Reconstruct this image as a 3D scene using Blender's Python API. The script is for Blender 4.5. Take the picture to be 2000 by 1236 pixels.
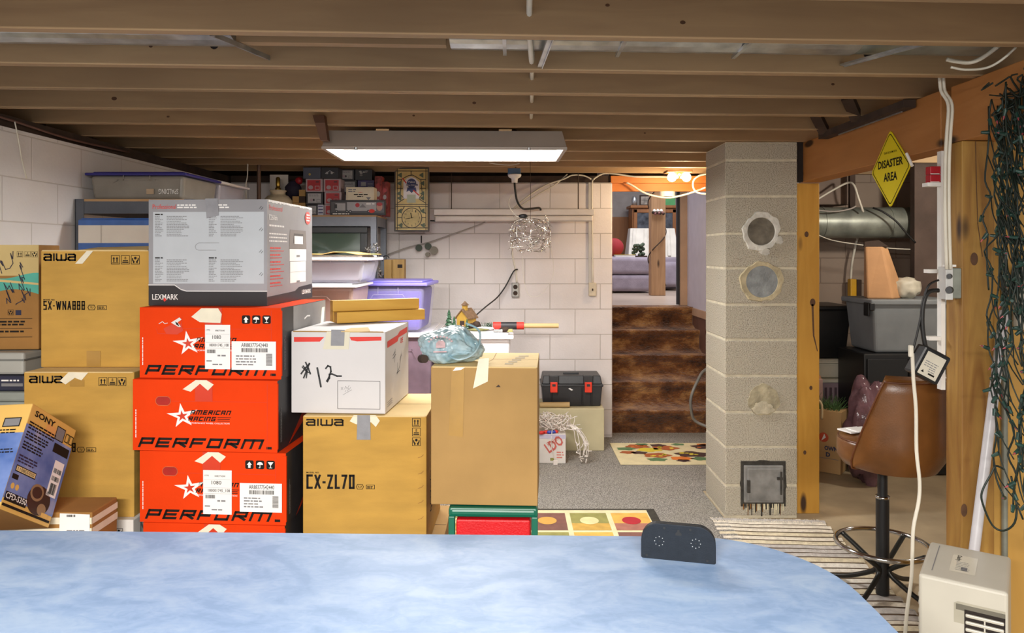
import bpy, bmesh, math, random
from math import sin, cos, pi, radians
from mathutils import Vector, Matrix, noise

for o in list(bpy.data.objects):
    bpy.data.objects.remove(o)
SC = bpy.context.scene
COL = SC.collection
K = 1450.0          # focal length in pixels of the 2000 px wide frame
EYE = 1.49

# ------------------------------------------------------------------ camera
cd = bpy.data.cameras.new('camera')
cam = bpy.data.objects.new('camera', cd)
COL.objects.link(cam)
cam.location = (0, 0, EYE)
cam.rotation_euler = (pi / 2, 0, 0)
cd.sensor_width = 36
cd.lens = K / 2000 * 36
cd.shift_y = -123 / 2000
cd.clip_start = 0.05
SC.camera = cam

# ------------------------------------------------------------------ world, exposure, big lights
W = bpy.data.worlds.new('world')
SC.world = W
W.use_nodes = True
bg = W.node_tree.nodes['Background']
bg.inputs[0].default_value = (1.0, 0.945, 0.88, 1)
bg.inputs[1].default_value = 0.46
SC.view_settings.view_transform = 'Standard'
SC.view_settings.look = 'None'
SC.view_settings.gamma = 1
SC.view_settings.use_curve_mapping = False
SC.view_settings.exposure = 0.5
SC.cycles.use_denoising = True
SC.cycles.max_bounces = 8
SC.cycles.sample_clamp_indirect = 6


def lamp(name, kind, loc, energy, col=(1, 1, 1), size=(0.3, 0.3), rot=(0, 0, 0), radius=0.05):
    d = bpy.data.lights.new(name, kind)
    d.energy = energy
    d.color = col
    if kind == 'AREA':
        d.shape = 'RECTANGLE'
        d.size, d.size_y = size
    else:
        d.shadow_soft_size = radius
    o = bpy.data.objects.new(name, d)
    COL.objects.link(o)
    o.location = loc
    o.rotation_euler = rot
    return o


# the other ceiling fluorescents of the basement, behind the photographer
lamp('ceiling_fluorescent_light', 'AREA', (-.75, -1.1, 2.08), 200, (1.0, 0.96, 0.91), (1.2, 0.35), (radians(6), 0, 0))
lamp('ceiling_fluorescent_light', 'AREA', (.6, -1.2, 2.08), 120, (1.0, 0.95, 0.89), (1.2, 0.35), (radians(6), 0, 0))
lamp('upstairs_room_light', 'AREA', (2.0, 9.0, 3.2), 60, (0.93, 0.96, 1.0), (1.6, 1.6), (0, 0, 0))
lamp('storage_fill_light', 'POINT', (2.9, 4.3, 2.0), 28, (1.0, 0.92, 0.8), radius=0.06)  # added fill that brightens the storage area, no fixture belongs to it


# ------------------------------------------------------------------ materials
def lin(h):
    h = h.lstrip('#')
    r = []
    for i in (0, 2, 4):
        c = int(h[i:i + 2], 16) / 255
        r.append(c / 12.92 if c <= 0.04045 else ((c + 0.055) / 1.055) ** 2.4)
    return tuple(r) + (1,)


MATS = {}


def node(nt, t, **kw):
    n = nt.nodes.new(t)
    for k, v in kw.items():
        if k in ('operation', 'blend_type', 'data_type', 'feature', 'wave_type', 'bands_direction', 'distance', 'noise_dimensions'):
            setattr(n, k, v)
        else:
            n.inputs[k].default_value = v
    return n


def base_mat(name):
    m = bpy.data.materials.new(name)
    m.use_nodes = True
    nt = m.node_tree
    return m, nt, nt.nodes['Principled BSDF'], nt.links


def objcoord(nt, scale=(1, 1, 1), rot=(0, 0, 0)):
    tc = nt.nodes.new('ShaderNodeTexCoord')
    mp = nt.nodes.new('ShaderNodeMapping')
    mp.inputs['Scale'].default_value = scale
    mp.inputs['Rotation'].default_value = rot
    nt.links.new(tc.outputs['Object'], mp.inputs['Vector'])
    return mp.outputs['Vector']


def mixcol(nt, fac, a, b):
    n = nt.nodes.new('ShaderNodeMix')
    n.data_type = 'RGBA'
    for i, v in ((6, a), (7, b)):
        if isinstance(v, tuple):
            n.inputs[i].default_value = v
        else:
            nt.links.new(v, n.inputs[i])
    if isinstance(fac, float):
        n.inputs[0].default_value = fac
    else:
        nt.links.new(fac, n.inputs[0])
    return n.outputs[2]


def ramp(nt, src, stops):
    r = nt.nodes.new('ShaderNodeValToRGB')
    nt.links.new(src, r.inputs[0])
    e = r.color_ramp.elements
    while len(e) > 1:
        e.remove(e[-1])
    e[0].position, e[0].color = stops[0]
    for p, c in stops[1:]:
        q = e.new(p)
        q.color = c
    return r.outputs[0]


def M(name, col='808080', rough=0.6, metal=0.0, var=0.06, vs=8.0, bump=0.0, bs=60.0, emit=0.0, ecol=None, alpha=1.0, trans=0.0,
      spec=0.5, vscale=(1, 1, 1), coat=0.0):
    """plain procedural material: base colour with noise variation and optional bump"""
    if name in MATS:
        return MATS[name]
    m, nt, b, L = base_mat(name)
    c = lin(col)
    v = objcoord(nt, vscale)
    if var > 0:
        n = node(nt, 'ShaderNodeTexNoise', Scale=vs, Detail=4.0)
        L.new(v, n.inputs['Vector'])
        d = tuple(max(0, x * (1 - 2.2 * var)) for x in c[:3]) + (1,)
        l = tuple(min(1, x * (1 + 2.2 * var)) for x in c[:3]) + (1,)
        L.new(ramp(nt, n.outputs[0], [(0.3, d), (0.7, l)]), b.inputs['Base Color'])
    else:
        b.inputs['Base Color'].default_value = c
    b.inputs['Roughness'].default_value = rough
    b.inputs['Metallic'].default_value = metal
    b.inputs['Specular IOR Level'].default_value = spec
    if coat:
        b.inputs['Coat Weight'].default_value = coat
        b.inputs['Coat Roughness'].default_value = 0.15
    if bump:
        n2 = node(nt, 'ShaderNodeTexNoise', Scale=bs, Detail=5.0)
        L.new(v, n2.inputs['Vector'])
        bp = node(nt, 'ShaderNodeBump', Strength=bump, Distance=0.01)
        L.new(n2.outputs[0], bp.inputs['Height'])
        L.new(bp.outputs[0], b.inputs['Normal'])
    if emit:
        b.inputs['Emission Color'].default_value = lin(ecol or col)
        b.inputs['Emission Strength'].default_value = emit
    if alpha < 1:
        b.inputs['Alpha'].default_value = alpha
    if trans:
        b.inputs['Transmission Weight'].default_value = trans
    MATS[name] = m
    return m


def wood(name, a, b2, axis='X', s=1.0, rough=0.65, knots=False, contrast=1.0, bump=0.15, stretch=14):
    if name in MATS:
        return MATS[name]
    m, nt, b, L = base_mat(name)
    sc = {'X': (1, stretch, stretch), 'Y': (stretch, 1, stretch), 'Z': (stretch, stretch, 1)}[axis]
    v = objcoord(nt, tuple(q * s for q in sc))
    n = node(nt, 'ShaderNodeTexNoise', Scale=1.6, Detail=6.0, Distortion=1.2)
    L.new(v, n.inputs['Vector'])
    w = 0.22 / contrast
    c1 = ramp(nt, n.outputs[0], [(0.5 - w, lin(a)), (0.5 + w, lin(b2))])
    v2 = objcoord(nt)
    n2 = node(nt, 'ShaderNodeTexNoise', Scale=1.3, Detail=3.0)
    L.new(v2, n2.inputs['Vector'])
    dk = tuple(x * 0.72 for x in lin(a)[:3]) + (1,)
    f = node(nt, 'ShaderNodeMapRange')
    L.new(n2.outputs[0], f.inputs[0])
    f.inputs[1].default_value, f.inputs[2].default_value = 0.45, 0.8
    f.inputs[4].default_value = 0.7
    col = mixcol(nt, f.outputs[0], c1, dk)
    if knots:
        kv = objcoord(nt, {'X': (2.2, 7, 7), 'Y': (7, 2.2, 7), 'Z': (7, 7, 2.2)}[axis])
        vo = node(nt, 'ShaderNodeTexVoronoi', Scale=1.0)
        L.new(kv, vo.inputs['Vector'])
        kf = ramp(nt, vo.outputs['Distance'], [(0.10, (1, 1, 1, 1)), (0.17, (0, 0, 0, 1))])
        col = mixcol(nt, kf, col, lin('3A2412'))
    L.new(col, b.inputs['Base Color'])
    b.inputs['Roughness'].default_value = rough
    bp = node(nt, 'ShaderNodeBump', Strength=bump, Distance=0.01)
    L.new(n.outputs[0], bp.inputs['Height'])
    L.new(bp.outputs[0], b.inputs['Normal'])
    MATS[name] = m
    return m


def block(name, col, mortar, plane, off=(0, 0), rough=0.75, bump=0.5, var=0.05, stain=None):
    """concrete block wall, 406 x 203 mm, running in plane 'XZ' or 'YZ'"""
    m, nt, b, L = base_mat(name)
    tc = nt.nodes.new('ShaderNodeTexCoord')
    sp = nt.nodes.new('ShaderNodeSeparateXYZ')
    L.new(tc.outputs['Object'], sp.inputs[0])
    cb = nt.nodes.new('ShaderNodeCombineXYZ')
    L.new(sp.outputs[0 if plane == 'XZ' else 1], cb.inputs[0])
    L.new(sp.outputs[2], cb.inputs[1])
    ad = node(nt, 'ShaderNodeVectorMath', operation='ADD')
    L.new(cb.outputs[0], ad.inputs[0])
    ad.inputs[1].default_value = (off[0], off[1], 0)
    br = nt.nodes.new('ShaderNodeTexBrick')
    L.new(ad.outputs[0], br.inputs['Vector'])
    br.inputs['Scale'].default_value = 1.0
    br.inputs['Brick Width'].default_value = 0.406
    br.inputs['Row Height'].default_value = 0.2032
    br.inputs['Mortar Size'].default_value = 0.004
    br.inputs['Mortar Smooth'].default_value = 0.6
    br.inputs['Bias'].default_value = -0.3
    c = lin(col)
    br.inputs['Color1'].default_value = c
    br.inputs['Color2'].default_value = tuple(x * (1 - var) for x in c[:3]) + (1,)
    br.inputs['Mortar'].default_value = lin(mortar)
    n = node(nt, 'ShaderNodeTexNoise', Scale=2.5, Detail=4.0)
    L.new(tc.outputs['Object'], n.inputs['Vector'])
    col_out = mixcol(nt, ramp(nt, n.outputs[0], [(0.42, (0, 0, 0, 1)), (0.75, (0.35, 0.35, 0.35, 1))]), br.outputs[0],
                     lin(stain or mortar))
    L.new(col_out, b.inputs['Base Color'])
    b.inputs['Roughness'].default_value = rough
    n2 = node(nt, 'ShaderNodeTexNoise', Scale=70.0, Detail=5.0)
    L.new(tc.outputs['Object'], n2.inputs['Vector'])
    mu = node(nt, 'ShaderNodeMath', operation='MULTIPLY')
    L.new(n2.outputs[0], mu.inputs[0])
    mu.inputs[1].default_value = 0.25
    sb = node(nt, 'ShaderNodeMath', operation='SUBTRACT')
    L.new(mu.outputs[0], sb.inputs[0])
    L.new(br.outputs['Fac'], sb.inputs[1])
    bp = node(nt, 'ShaderNodeBump', Strength=bump, Distance=0.008)
    L.new(sb.outputs[0], bp.inputs['Height'])
    L.new(bp.outputs[0], b.inputs['Normal'])
    MATS[name] = m
    return m


# ------------------------------------------------------------------ text
TXT = {}


def text_mesh(s, bold, res):
    key = (s, bold, res)
    if key in TXT:
        return TXT[key]
    cu = bpy.data.curves.new('t', 'FONT')
    cu.body = s
    cu.offset = bold
    cu.resolution_u = res
    ob = bpy.data.objects.new('t', cu)
    me = bpy.data.meshes.new_from_object(ob)
    vs = [(v.co.x, v.co.y) for v in me.vertices]
    fs = [tuple(p.vertices) for p in me.polygons]
    bpy.data.objects.remove(ob)
    bpy.data.curves.remove(cu)
    bpy.data.meshes.remove(me)
    x0 = min(v[0] for v in vs)
    x1 = max(v[0] for v in vs)
    y0 = min(v[1] for v in vs)
    y1 = max(v[1] for v in vs)
    vs = [((x - x0) / (x1 - x0), (y - y0) / (y1 - y0)) for x, y in vs]
    asp = (x1 - x0) / (y1 - y0)
    TXT[key] = (vs, fs, asp)
    return TXT[key]


_LOOP = [(0, 0), (0, 1), (1, 1), (1, 0), (0, 0)]
GLYPHS = {'P': (1, [[(0, 0), (0, 1), (1, 1), (1, .42), (0, .42)]]), 'E': (1, [[(1, 1), (0, 1), (0, 0), (1, 0)], [(0, .5), (.9, .5)]]),
          'R': (1, [[(0, 0), (0, 1), (1, 1), (1, .48), (0, .48)], [(.4, .48), (1, 0)]]), 'F': (1, [[(0, 0), (0, 1), (1, 1)], [(0, .48), (.85, .48)]]),
          'O': (1, [_LOOP]), '0': (.9, [_LOOP]), 'm': (1.45, [[(0, 0), (0, 1), (1, 1), (1, 0)], [(.5, 1), (.5, 0)]]),
          'a': (1, [[(0, 0), (0, 1), (1, 1), (1, 0)], [(0, .42), (1, .42)]]), 'I': (.22, [[(.5, 0), (.5, 1)]]), 'C': (1, [[(1, 1), (0, 1), (0, 0), (1, 0)]]),
          'n': (1, [[(0, 0), (0, 1), (1, 1), (1, 0)]]), 'G': (1, [[(1, 1), (0, 1), (0, 0), (1, 0), (1, .48), (.5, .48)]]),
          'S': (.9, [[(1, 1), (0, 1), (0, .52), (1, .52), (1, 0), (0, 0)]]), 'X': (1, [[(0, 0), (1, 1)], [(0, 1), (1, 0)]]), '-': (.5, [[(0, .45), (1, .45)]]),
          'W': (1.4, [[(0, 1), (.25, 0), (.5, .9), (.75, 0), (1, 1)]]), 'N': (1, [[(0, 0), (0, 1), (1, 0), (1, 1)]]), 'A': (1, [[(0, 0), (.5, 1), (1, 0)], [(.2, .3), (.8, .3)]]),
          '8': (.9, [_LOOP, [(0, .52), (1, .52)]]), 'Z': (.9, [[(0, 1), (1, 1), (0, 0), (1, 0)]]), 'L': (.8, [[(0, 1), (0, 0), (1, 0)]]), '7': (.9, [[(0, 1), (1, 1), (.25, 0)]]),
          ' ': (.4, [])}


class Fr:
    """a flat frame: origin o, unit axes u, v, outward n"""

    def __init__(s, o, u, v, n):
        s.o, s.u, s.v, s.n = Vector(o), Vector(u), Vector(v), Vector(n)

    def p(s, a, b, c=0.0):
        return s.o + s.u * a + s.v * b + s.n * c


class MB:
    def __init__(s):
        s.v, s.f, s.mi, s.sm, s.mats = [], [], [], [], []

    def m(s, mat):
        if mat not in s.mats:
            s.mats.append(mat)
        return s.mats.index(mat)

    def add(s, vs, fs, mat, smooth=False):
        o = len(s.v)
        s.v.extend([tuple(x) for x in vs])
        i = s.m(mat)
        for f in fs:
            s.f.append(tuple(q + o for q in f))
            s.mi.append(i)
            s.sm.append(smooth)

    def box(s, x0, x1, y0, y1, z0, z1, mat, mats=None):
        vs = [(x, y, z) for z in (z0, z1) for y in (y0, y1) for x in (x0, x1)]
        fs = [('bottom', (0, 2, 3, 1)), ('top', (4, 5, 7, 6)), ('front', (0, 1, 5, 4)), ('back', (2, 6, 7, 3)), ('left', (0, 4, 6, 2)),
              ('right', (1, 3, 7, 5))]
        o = len(s.v)
        s.v.extend(vs)
        for nme, f in fs:
            s.f.append(tuple(q + o for q in f))
            s.mi.append(s.m((mats or {}).get(nme, mat)))
            s.sm.append(False)

    def hexa(s, b4, t4, mat):
        """eight corners: bottom ring, top ring"""
        s.add(list(b4) + list(t4), [(3, 2, 1, 0), (4, 5, 6, 7), (0, 1, 5, 4), (1, 2, 6, 5), (2, 3, 7, 6), (3, 0, 4, 7)], mat)

    def bar(s, p0, p1, w, h, mat, up=(0, 0, 1)):
        p0, p1 = Vector(p0), Vector(p1)
        d = (p1 - p0).normalized()
        up = Vector(up)
        if abs(d.dot(up)) > 0.98:
            up = Vector((0, 1, 0))
        a = d.cross(up).normalized() * w / 2
        b = a.cross(d).normalized() * h / 2
        s.hexa([p0 - a - b, p0 + a - b, p0 + a + b, p0 - a + b], [p1 - a - b, p1 + a - b, p1 + a + b, p1 - a + b], mat)

    def cyl(s, p0, p1, r0, mat, r1=None, n=16, caps=True, smooth=True):
        r1 = r0 if r1 is None else r1
        p0, p1 = Vector(p0), Vector(p1)
        d = (p1 - p0).normalized()
        a = d.orthogonal().normalized()
        b = d.cross(a)
        vs = []
        for p, r in ((p0, r0), (p1, r1)):
            for i in range(n):
                t = 2 * pi * i / n
                vs.append(p + a * r * cos(t) + b * r * sin(t))
        s.add(vs, [(i, (i + 1) % n, n + (i + 1) % n, n + i) for i in range(n)], mat, smooth)
        if caps:
            s.add(vs[:n], [tuple(range(n - 1, -1, -1))], mat)
            s.add(vs[n:], [tuple(range(n))], mat)

    def tube(s, pts, r, mat, n=8, sub=4, closed=False):
        pts = [Vector(p) for p in pts]
        if sub > 1 and len(pts) > 2:
            q = []
            N = len(pts)
            rng = range(N if closed else N - 1)
            for i in rng:
                p0 = pts[(i - 1) % N] if (closed or i > 0) else pts[0]
                p1, p2 = pts[i], pts[(i + 1) % N]
                p3 = pts[(i + 2) % N] if (closed or i + 2 < N) else pts[-1]
                for k in range(sub):
                    t = k / sub
                    q.append(0.5 * ((2 * p1) + (-p0 + p2) * t + (2 * p0 - 5 * p1 + 4 * p2 - p3) * t * t
                                    + (-p0 + 3 * p1 - 3 * p2 + p3) * t ** 3))
            if not closed:
                q.append(pts[-1])
            pts = q
        N = len(pts)
        vs, prev = [], None
        for i, p in enumerate(pts):
            if closed:
                d = (pts[(i + 1) % N] - pts[i - 1])
            else:
                d = pts[min(i + 1, N - 1)] - pts[max(i - 1, 0)]
            d.normalize()
            a = (prev - d * prev.dot(d)) if prev is not None else d.orthogonal()
            if a.length < 1e-6:
                a = d.orthogonal()
            a.normalize()
            prev = a
            b = d.cross(a)
            rr = r(i / max(1, N - 1)) if callable(r) else r
            for k in range(n):
                t = 2 * pi * k / n
                vs.append(p + a * rr * cos(t) + b * rr * sin(t))
        fs = []
        for i in range(N if closed else N - 1):
            j = (i + 1) % N
            for k in range(n):
                fs.append((i * n + k, i * n + (k + 1) % n, j * n + (k + 1) % n, j * n + k))
        if not closed:
            fs.append(tuple(range(n - 1, -1, -1)))
            fs.append(tuple((N - 1) * n + k for k in range(n)))
        s.add(vs, fs, mat, True)

    def lathe(s, prof, c, mat, n=28, smooth=True):
        vs = [(c[0] + r * cos(2 * pi * i / n), c[1] + r * sin(2 * pi * i / n), c[2] + z) for r, z in prof for i in range(n)]
        fs = [(j * n + i, j * n + (i + 1) % n, (j + 1) * n + (i + 1) % n, (j + 1) * n + i) for j in range(len(prof) - 1) for i in range(n)]
        fs.append(tuple(range(n - 1, -1, -1)))
        fs.append(tuple((len(prof) - 1) * n + i for i in range(n)))
        s.add(vs, fs, mat, smooth)

    def ball(s, c, r, mat, sc=(1, 1, 1), sub=2, amp=0.0, freq=4.0, seed=0):
        bm = bmesh.new()
        bmesh.ops.create_icosphere(bm, subdivisions=sub, radius=1)
        vs = []
        for v in bm.verts:
            q = v.co.copy()
            if amp:
                q *= 1 + amp * noise.noise(q * freq + Vector((seed * 3.7, seed, 0)))
            vs.append((c[0] + q.x * r * sc[0], c[1] + q.y * r * sc[1], c[2] + q.z * r * sc[2]))
        bm.verts.index_update()
        s.add(vs, [tuple(v.index for v in f.verts) for f in bm.faces], mat, True)
        bm.free()

    # ---- flat work on a frame
    def rect(s, fr, u0, u1, v0, v1, mat, lift=0.0008):
        s.add([fr.p(u0, v0, lift), fr.p(u1, v0, lift), fr.p(u1, v1, lift), fr.p(u0, v1, lift)], [(0, 1, 2, 3)], mat)

    def poly(s, fr, pts, mat, lift=0.0008):
        s.add([fr.p(a, b, lift) for a, b in pts], [tuple(range(len(pts)))], mat)

    def slab(s, fr, pts, th, mat, lift=0.0):
        n = len(pts)
        vs = [fr.p(a, b, lift) for a, b in pts] + [fr.p(a, b, lift + th) for a, b in pts]
        s.add(vs, [tuple(range(n - 1, -1, -1)), tuple(range(n, 2 * n))] + [(i, (i + 1) % n, n + (i + 1) % n, n + i) for i in range(n)], mat)

    def disc(s, fr, u, v, r, mat, lift=0.0008, n=18, ry=None):
        ry = r if ry is None else ry
        s.poly(fr, [(u + r * cos(2 * pi * i / n), v + ry * sin(2 * pi * i / n)) for i in range(n)], mat, lift)

    def frame(s, fr, u0, u1, v0, v1, t, mat, lift=0.0008):
        s.rect(fr, u0, u1, v0, v0 + t, mat, lift)
        s.rect(fr, u0, u1, v1 - t, v1, mat, lift)
        s.rect(fr, u0, u0 + t, v0 + t, v1 - t, mat, lift)
        s.rect(fr, u1 - t, u1, v0 + t, v1 - t, mat, lift)

    def line(s, fr, pts, t, mat, lift=0.0009):
        for (a, b), (c, d) in zip(pts, pts[1:]):
            q = Vector((c - a, d - b))
            if q.length < 1e-7:
                continue
            q.normalize()
            e = Vector((-q.y, q.x)) * t / 2
            x = q * t / 2
            s.poly(fr, [(a - e.x - x.x, b - e.y - x.y), (c - e.x + x.x, d - e.y + x.y), (c + e.x + x.x, d + e.y + x.y), (a + e.x - x.x, b + e.y - x.y)],
                   mat, lift)

    def text(s, fr, t, u, v, h, mat, w=None, bold=0.0, shear=0.0, lift=0.001, res=2, rot=0.0):
        vs, fs, asp = text_mesh(t, bold, res)
        w = w or h * asp
        c, sn = cos(rot), sin(rot)
        out = []
        for a, b in vs:
            x, y = a * w + shear * b * h, b * h
            out.append(fr.p(u + x * c - y * sn, v + x * sn + y * c, lift))
        s.add(out, fs, mat)

    def stroke(s, fr, t, u, v, h, w, th, mat, shear=0.0, gap=.28, lift=.001):
        """block lettering drawn with straight strokes of thickness th"""
        G = GLYPHS
        adv = [G[c][0] for c in t]
        k = w / (sum(adv) + gap * (len(t) - 1))
        x = u
        for c in t:
            cw = G[c][0] * k
            for ln in G[c][1]:
                pts = [(x + th / 2 + a * max(cw - th, 0), v + th / 2 + b * (h - th)) for a, b in ln]
                for (a, b), (c_, d) in zip(pts, pts[1:]):
                    q = Vector((c_ - a, d - b))
                    if q.length < 1e-7:
                        continue
                    q.normalize()
                    e = Vector((-q.y, q.x)) * th / 2
                    f = q * th / 2
                    P4 = [(a - e.x - f.x, b - e.y - f.y), (c_ - e.x + f.x, d - e.y + f.y), (c_ + e.x + f.x, d + e.y + f.y), (a + e.x - f.x, b + e.y - f.y)]
                    s.poly(fr, [(m + shear * (n - v), min(max(n, v), v + h)) for m, n in P4], mat, lift)
            x += cw + gap * k

    def dashes(s, fr, u, v, w, rows, dv, h, mat, seed=1, full=0.8, lift=0.0009):
        r = random.Random(seed)
        for i in range(rows):
            x = u
            end = u + w * (full + (1 - full) * r.random())
            y = v - i * dv
            while x < end - h:
                l = min(h * r.uniform(1.5, 5), end - x)
                s.rect(fr, x, x + l, y, y + h, mat, lift)
                x += l + h * 0.7

    def barcode(s, fr, u0, u1, v0, v1, mat, seed=1, n=24, lift=0.0016):
        r = random.Random(seed)
        st = (u1 - u0) / n
        for i in range(n):
            s.rect(fr, u0 + i * st, u0 + i * st + st * r.uniform(0.25, 0.8), v0, v1, mat, lift)

    def build(s, name, parent=None, bevel=0.0, seg=2, loc=None, solid=0.0, subsurf=0):
        me = bpy.data.meshes.new(name)
        me.from_pydata(s.v, [], s.f)
        for mt in s.mats:
            me.materials.append(mt)
        me.polygons.foreach_set('material_index', s.mi)
        me.polygons.foreach_set('use_smooth', s.sm)
        me.update()
        o = bpy.data.objects.new(name, me)
        COL.objects.link(o)
        if parent is not None:
            o.parent = parent
        if loc:
            o.location = loc
        if solid:
            md = o.modifiers.new('solid', 'SOLIDIFY')
            md.thickness = solid
        if bevel:
            md = o.modifiers.new('bevel', 'BEVEL')
            md.width = bevel
            md.segments = seg
            md.limit_method = 'ANGLE'
            md.angle_limit = radians(40)
        if subsurf:
            md = o.modifiers.new('sub', 'SUBSURF')
            md.levels = md.render_levels = subsurf
        return o


def tag(o, label, cat, group=None, kind=None):
    if label:
        o['label'] = label
    if cat:
        o['category'] = cat
    if group:
        o['group'] = group
    if kind:
        o['kind'] = kind
    return o


def thing(name, label, cat, loc=(0, 0, 0), yaw=0.0, group=None):
    o = bpy.data.objects.new(name, None)
    o.empty_display_size = 0.05
    COL.objects.link(o)
    o.location = loc
    o.rotation_euler = (0, 0, yaw)
    return tag(o, label, cat, group)


def struct(name, mb, bevel=0.0, parent=None):
    o = mb.build(name, parent, bevel)
    if parent is None:
        o['kind'] = 'structure'
    return o


def frames(w, d, h):
    return {'front': Fr((0, 0, 0), (1, 0, 0), (0, 0, 1), (0, -1, 0)), 'right': Fr((w, 0, 0), (0, 1, 0), (0, 0, 1), (1, 0, 0)),
            'left': Fr((0, d, 0), (0, -1, 0), (0, 0, 1), (-1, 0, 0)), 'top': Fr((0, 0, h), (1, 0, 0), (0, 1, 0), (0, 0, 1))}


def PX(x, Y):
    return (x - 1000) / K * Y


def PZ(y, Y):
    return EYE - (y - 495) / K * Y


def P(x, y, Y):
    return (PX(x, Y), Y, PZ(y, Y))
# ================================================================== SETTING
wallp = block('painted_block_left', 'EAE6E4', 'CFC8C2', 'YZ', (0.13, -0.01), 0.6, 0.35, 0.02)
wallb = block('painted_block_back', 'E2DAD8', 'B9B0AA', 'XZ', (0.1, -0.025), 0.6, 0.5, 0.02)
wallr = block('bare_block', 'A59384', '8C7A6C', 'XZ', (0.15, -0.03), 0.9, 0.6, 0.10)
concrete = M('concrete_floor', 'A8977A', 0.75, var=0.14, vs=2.2, bump=0.15, bs=30)
m_joist = wood('joist_wood', 'A08260', 'B4966F', 'X', 1.0, 0.7, False, 0.8, 0.1, 10)
m_jknot = M('knot_wood', '5B3E28', 0.7, var=0.1, vs=40)
m_deck = wood('deck_wood', '6E4F34', '86633F', 'Y', 1.0, 0.8)
m_beam = wood('beam_wood', 'A56C36', 'B88048', 'Y', 1.0, 0.6, True, 0.8, 0.15, 9)
m_post = wood('post_wood', 'C08A2E', 'D6A244', 'Z', 1.0, 0.55, True, 0.8, 0.15, 9)
m_postold = wood('old_post_wood', '835822', 'AC843E', 'Z', 1.0, 0.6, True, 1.2, 0.35, 10)
m_dark = M('dark_wood', '3A2A20', 0.8, var=0.15, vs=10)
m_darkvoid = M('dark_void', '241C18', 0.9, var=0.1)
m_ply = wood('plywood', 'B98C40', 'CBA258', 'Z', 0.6, 0.6, False, 0.8, 0.1, 6)
m_galv = M('galvanised', 'BFC4C6', 0.32, 0.85, var=0.12, vs=14, bump=0.08, bs=25)
m_galvd = M('galvanised_dull', '8E9288', 0.4, 0.35, var=0.14, vs=9, bump=0.06, bs=20)
m_white = M('white_paint', 'EDEBE6', 0.45, var=0.02)
m_wcable = M('white_cable', 'DAD4C4', 0.5, var=0.04)
m_black = M('black_plastic', '17181A', 0.4, var=0.05)
m_blackcord = M('black_cord', '1A1918', 0.5, var=0.04)
m_print = M('black_print', '1B1714', 0.65, var=0.03, spec=0.2)
m_trim = M('tan_trim', 'C2A183', 0.5, var=0.03)

# floor
mb = MB()
mb.box(-2.5, 4.3, 0.0, 6.2, -0.12, 0.0, concrete)
struct('floor', mb)
m, nt, b, L = base_mat('carpet')
v = objcoord(nt)
n = node(nt, 'ShaderNodeTexNoise', Scale=150.0, Detail=3.0)
L.new(v, n.inputs['Vector'])
n2 = node(nt, 'ShaderNodeTexNoise', Scale=3.0, Detail=3.0)
L.new(v, n2.inputs['Vector'])
c1 = ramp(nt, n.outputs[0], [(0.36, lin('4E4B47')), (0.64, lin('ACA79F'))])
L.new(mixcol(nt, ramp(nt, n2.outputs[0], [(0.4, (0, 0, 0, 1)), (0.8, (0.4, 0.4, 0.4, 1))]), c1, lin('8F8A7C')), b.inputs['Base Color'])
b.inputs['Roughness'].default_value = 0.95
bp = node(nt, 'ShaderNodeBump', Strength=0.6, Distance=0.006)
L.new(n.outputs[0], bp.inputs['Height'])
L.new(bp.outputs[0], b.inputs['Normal'])
carpet = m
mb = MB()
mb.box(-2.28, 1.19, 0.0, 5.99, 0.0, 0.008, carpet)
mb.box(1.19, 1.74, 4.66, 5.99, 0.0, 0.008, carpet)
mb.box(0.81, 1.74, 5.99, 6.14, 0.0, 0.008, carpet)
struct('floor_carpet', mb)

# walls
mb = MB()
mb.box(-2.48, -2.28, 0.3, 6.19, 0, 2.06, wallp)
struct('wall_left', mb)
mb = MB()
mb.box(-2.28, 0.81, 5.99, 6.19, 0, 2.064, wallb)
struct('wall_back', mb, 0.012)
mb = MB()
mb.box(1.80, 4.3, 5.99, 6.19, 0, 2.2, wallr)
struct('wall_back_right', mb)
mb = MB()
mb.box(4.3, 4.4, 2.9, 6.19, 0, 2.2, wallr)
struct('wall_right', mb)
mb = MB()
mb.box(2.95, 3.6, 5.44, 5.50, 0.0, 2.2, M('partition_board', '5A4A42', 0.8, var=0.1, vs=6, bump=0.2))
struct('wall_partition', mb)
mb = MB()
mb.box(1.74, 2.5, 2.84, 2.87, 0, 2.12, m_ply)
struct('wall_plywood', mb)
# sills and rim on top of the block walls
mb = MB()
mb.box(-2.5, -2.30, 0.3, 6.2, 2.06, 2.12, m_dark)
mb.box(-2.56, -2.50, 0.3, 6.2, 2.06, 2.36, m_dark)
struct('trim_1', mb)
mb = MB()
mb.box(-2.28, 0.84, 6.02, 6.2, 2.064, 2.12, m_dark)
mb.box(-2.5, 4.3, 6.2, 6.26, 2.12, 2.36, m_dark)
struct('trim_2', mb)
# subfloor deck above the joists
mb = MB()
mb.box(-2.56, 4.4, -1.6, 6.25, 2.36, 2.40, m_deck)
struct('ceiling', mb)
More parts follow.
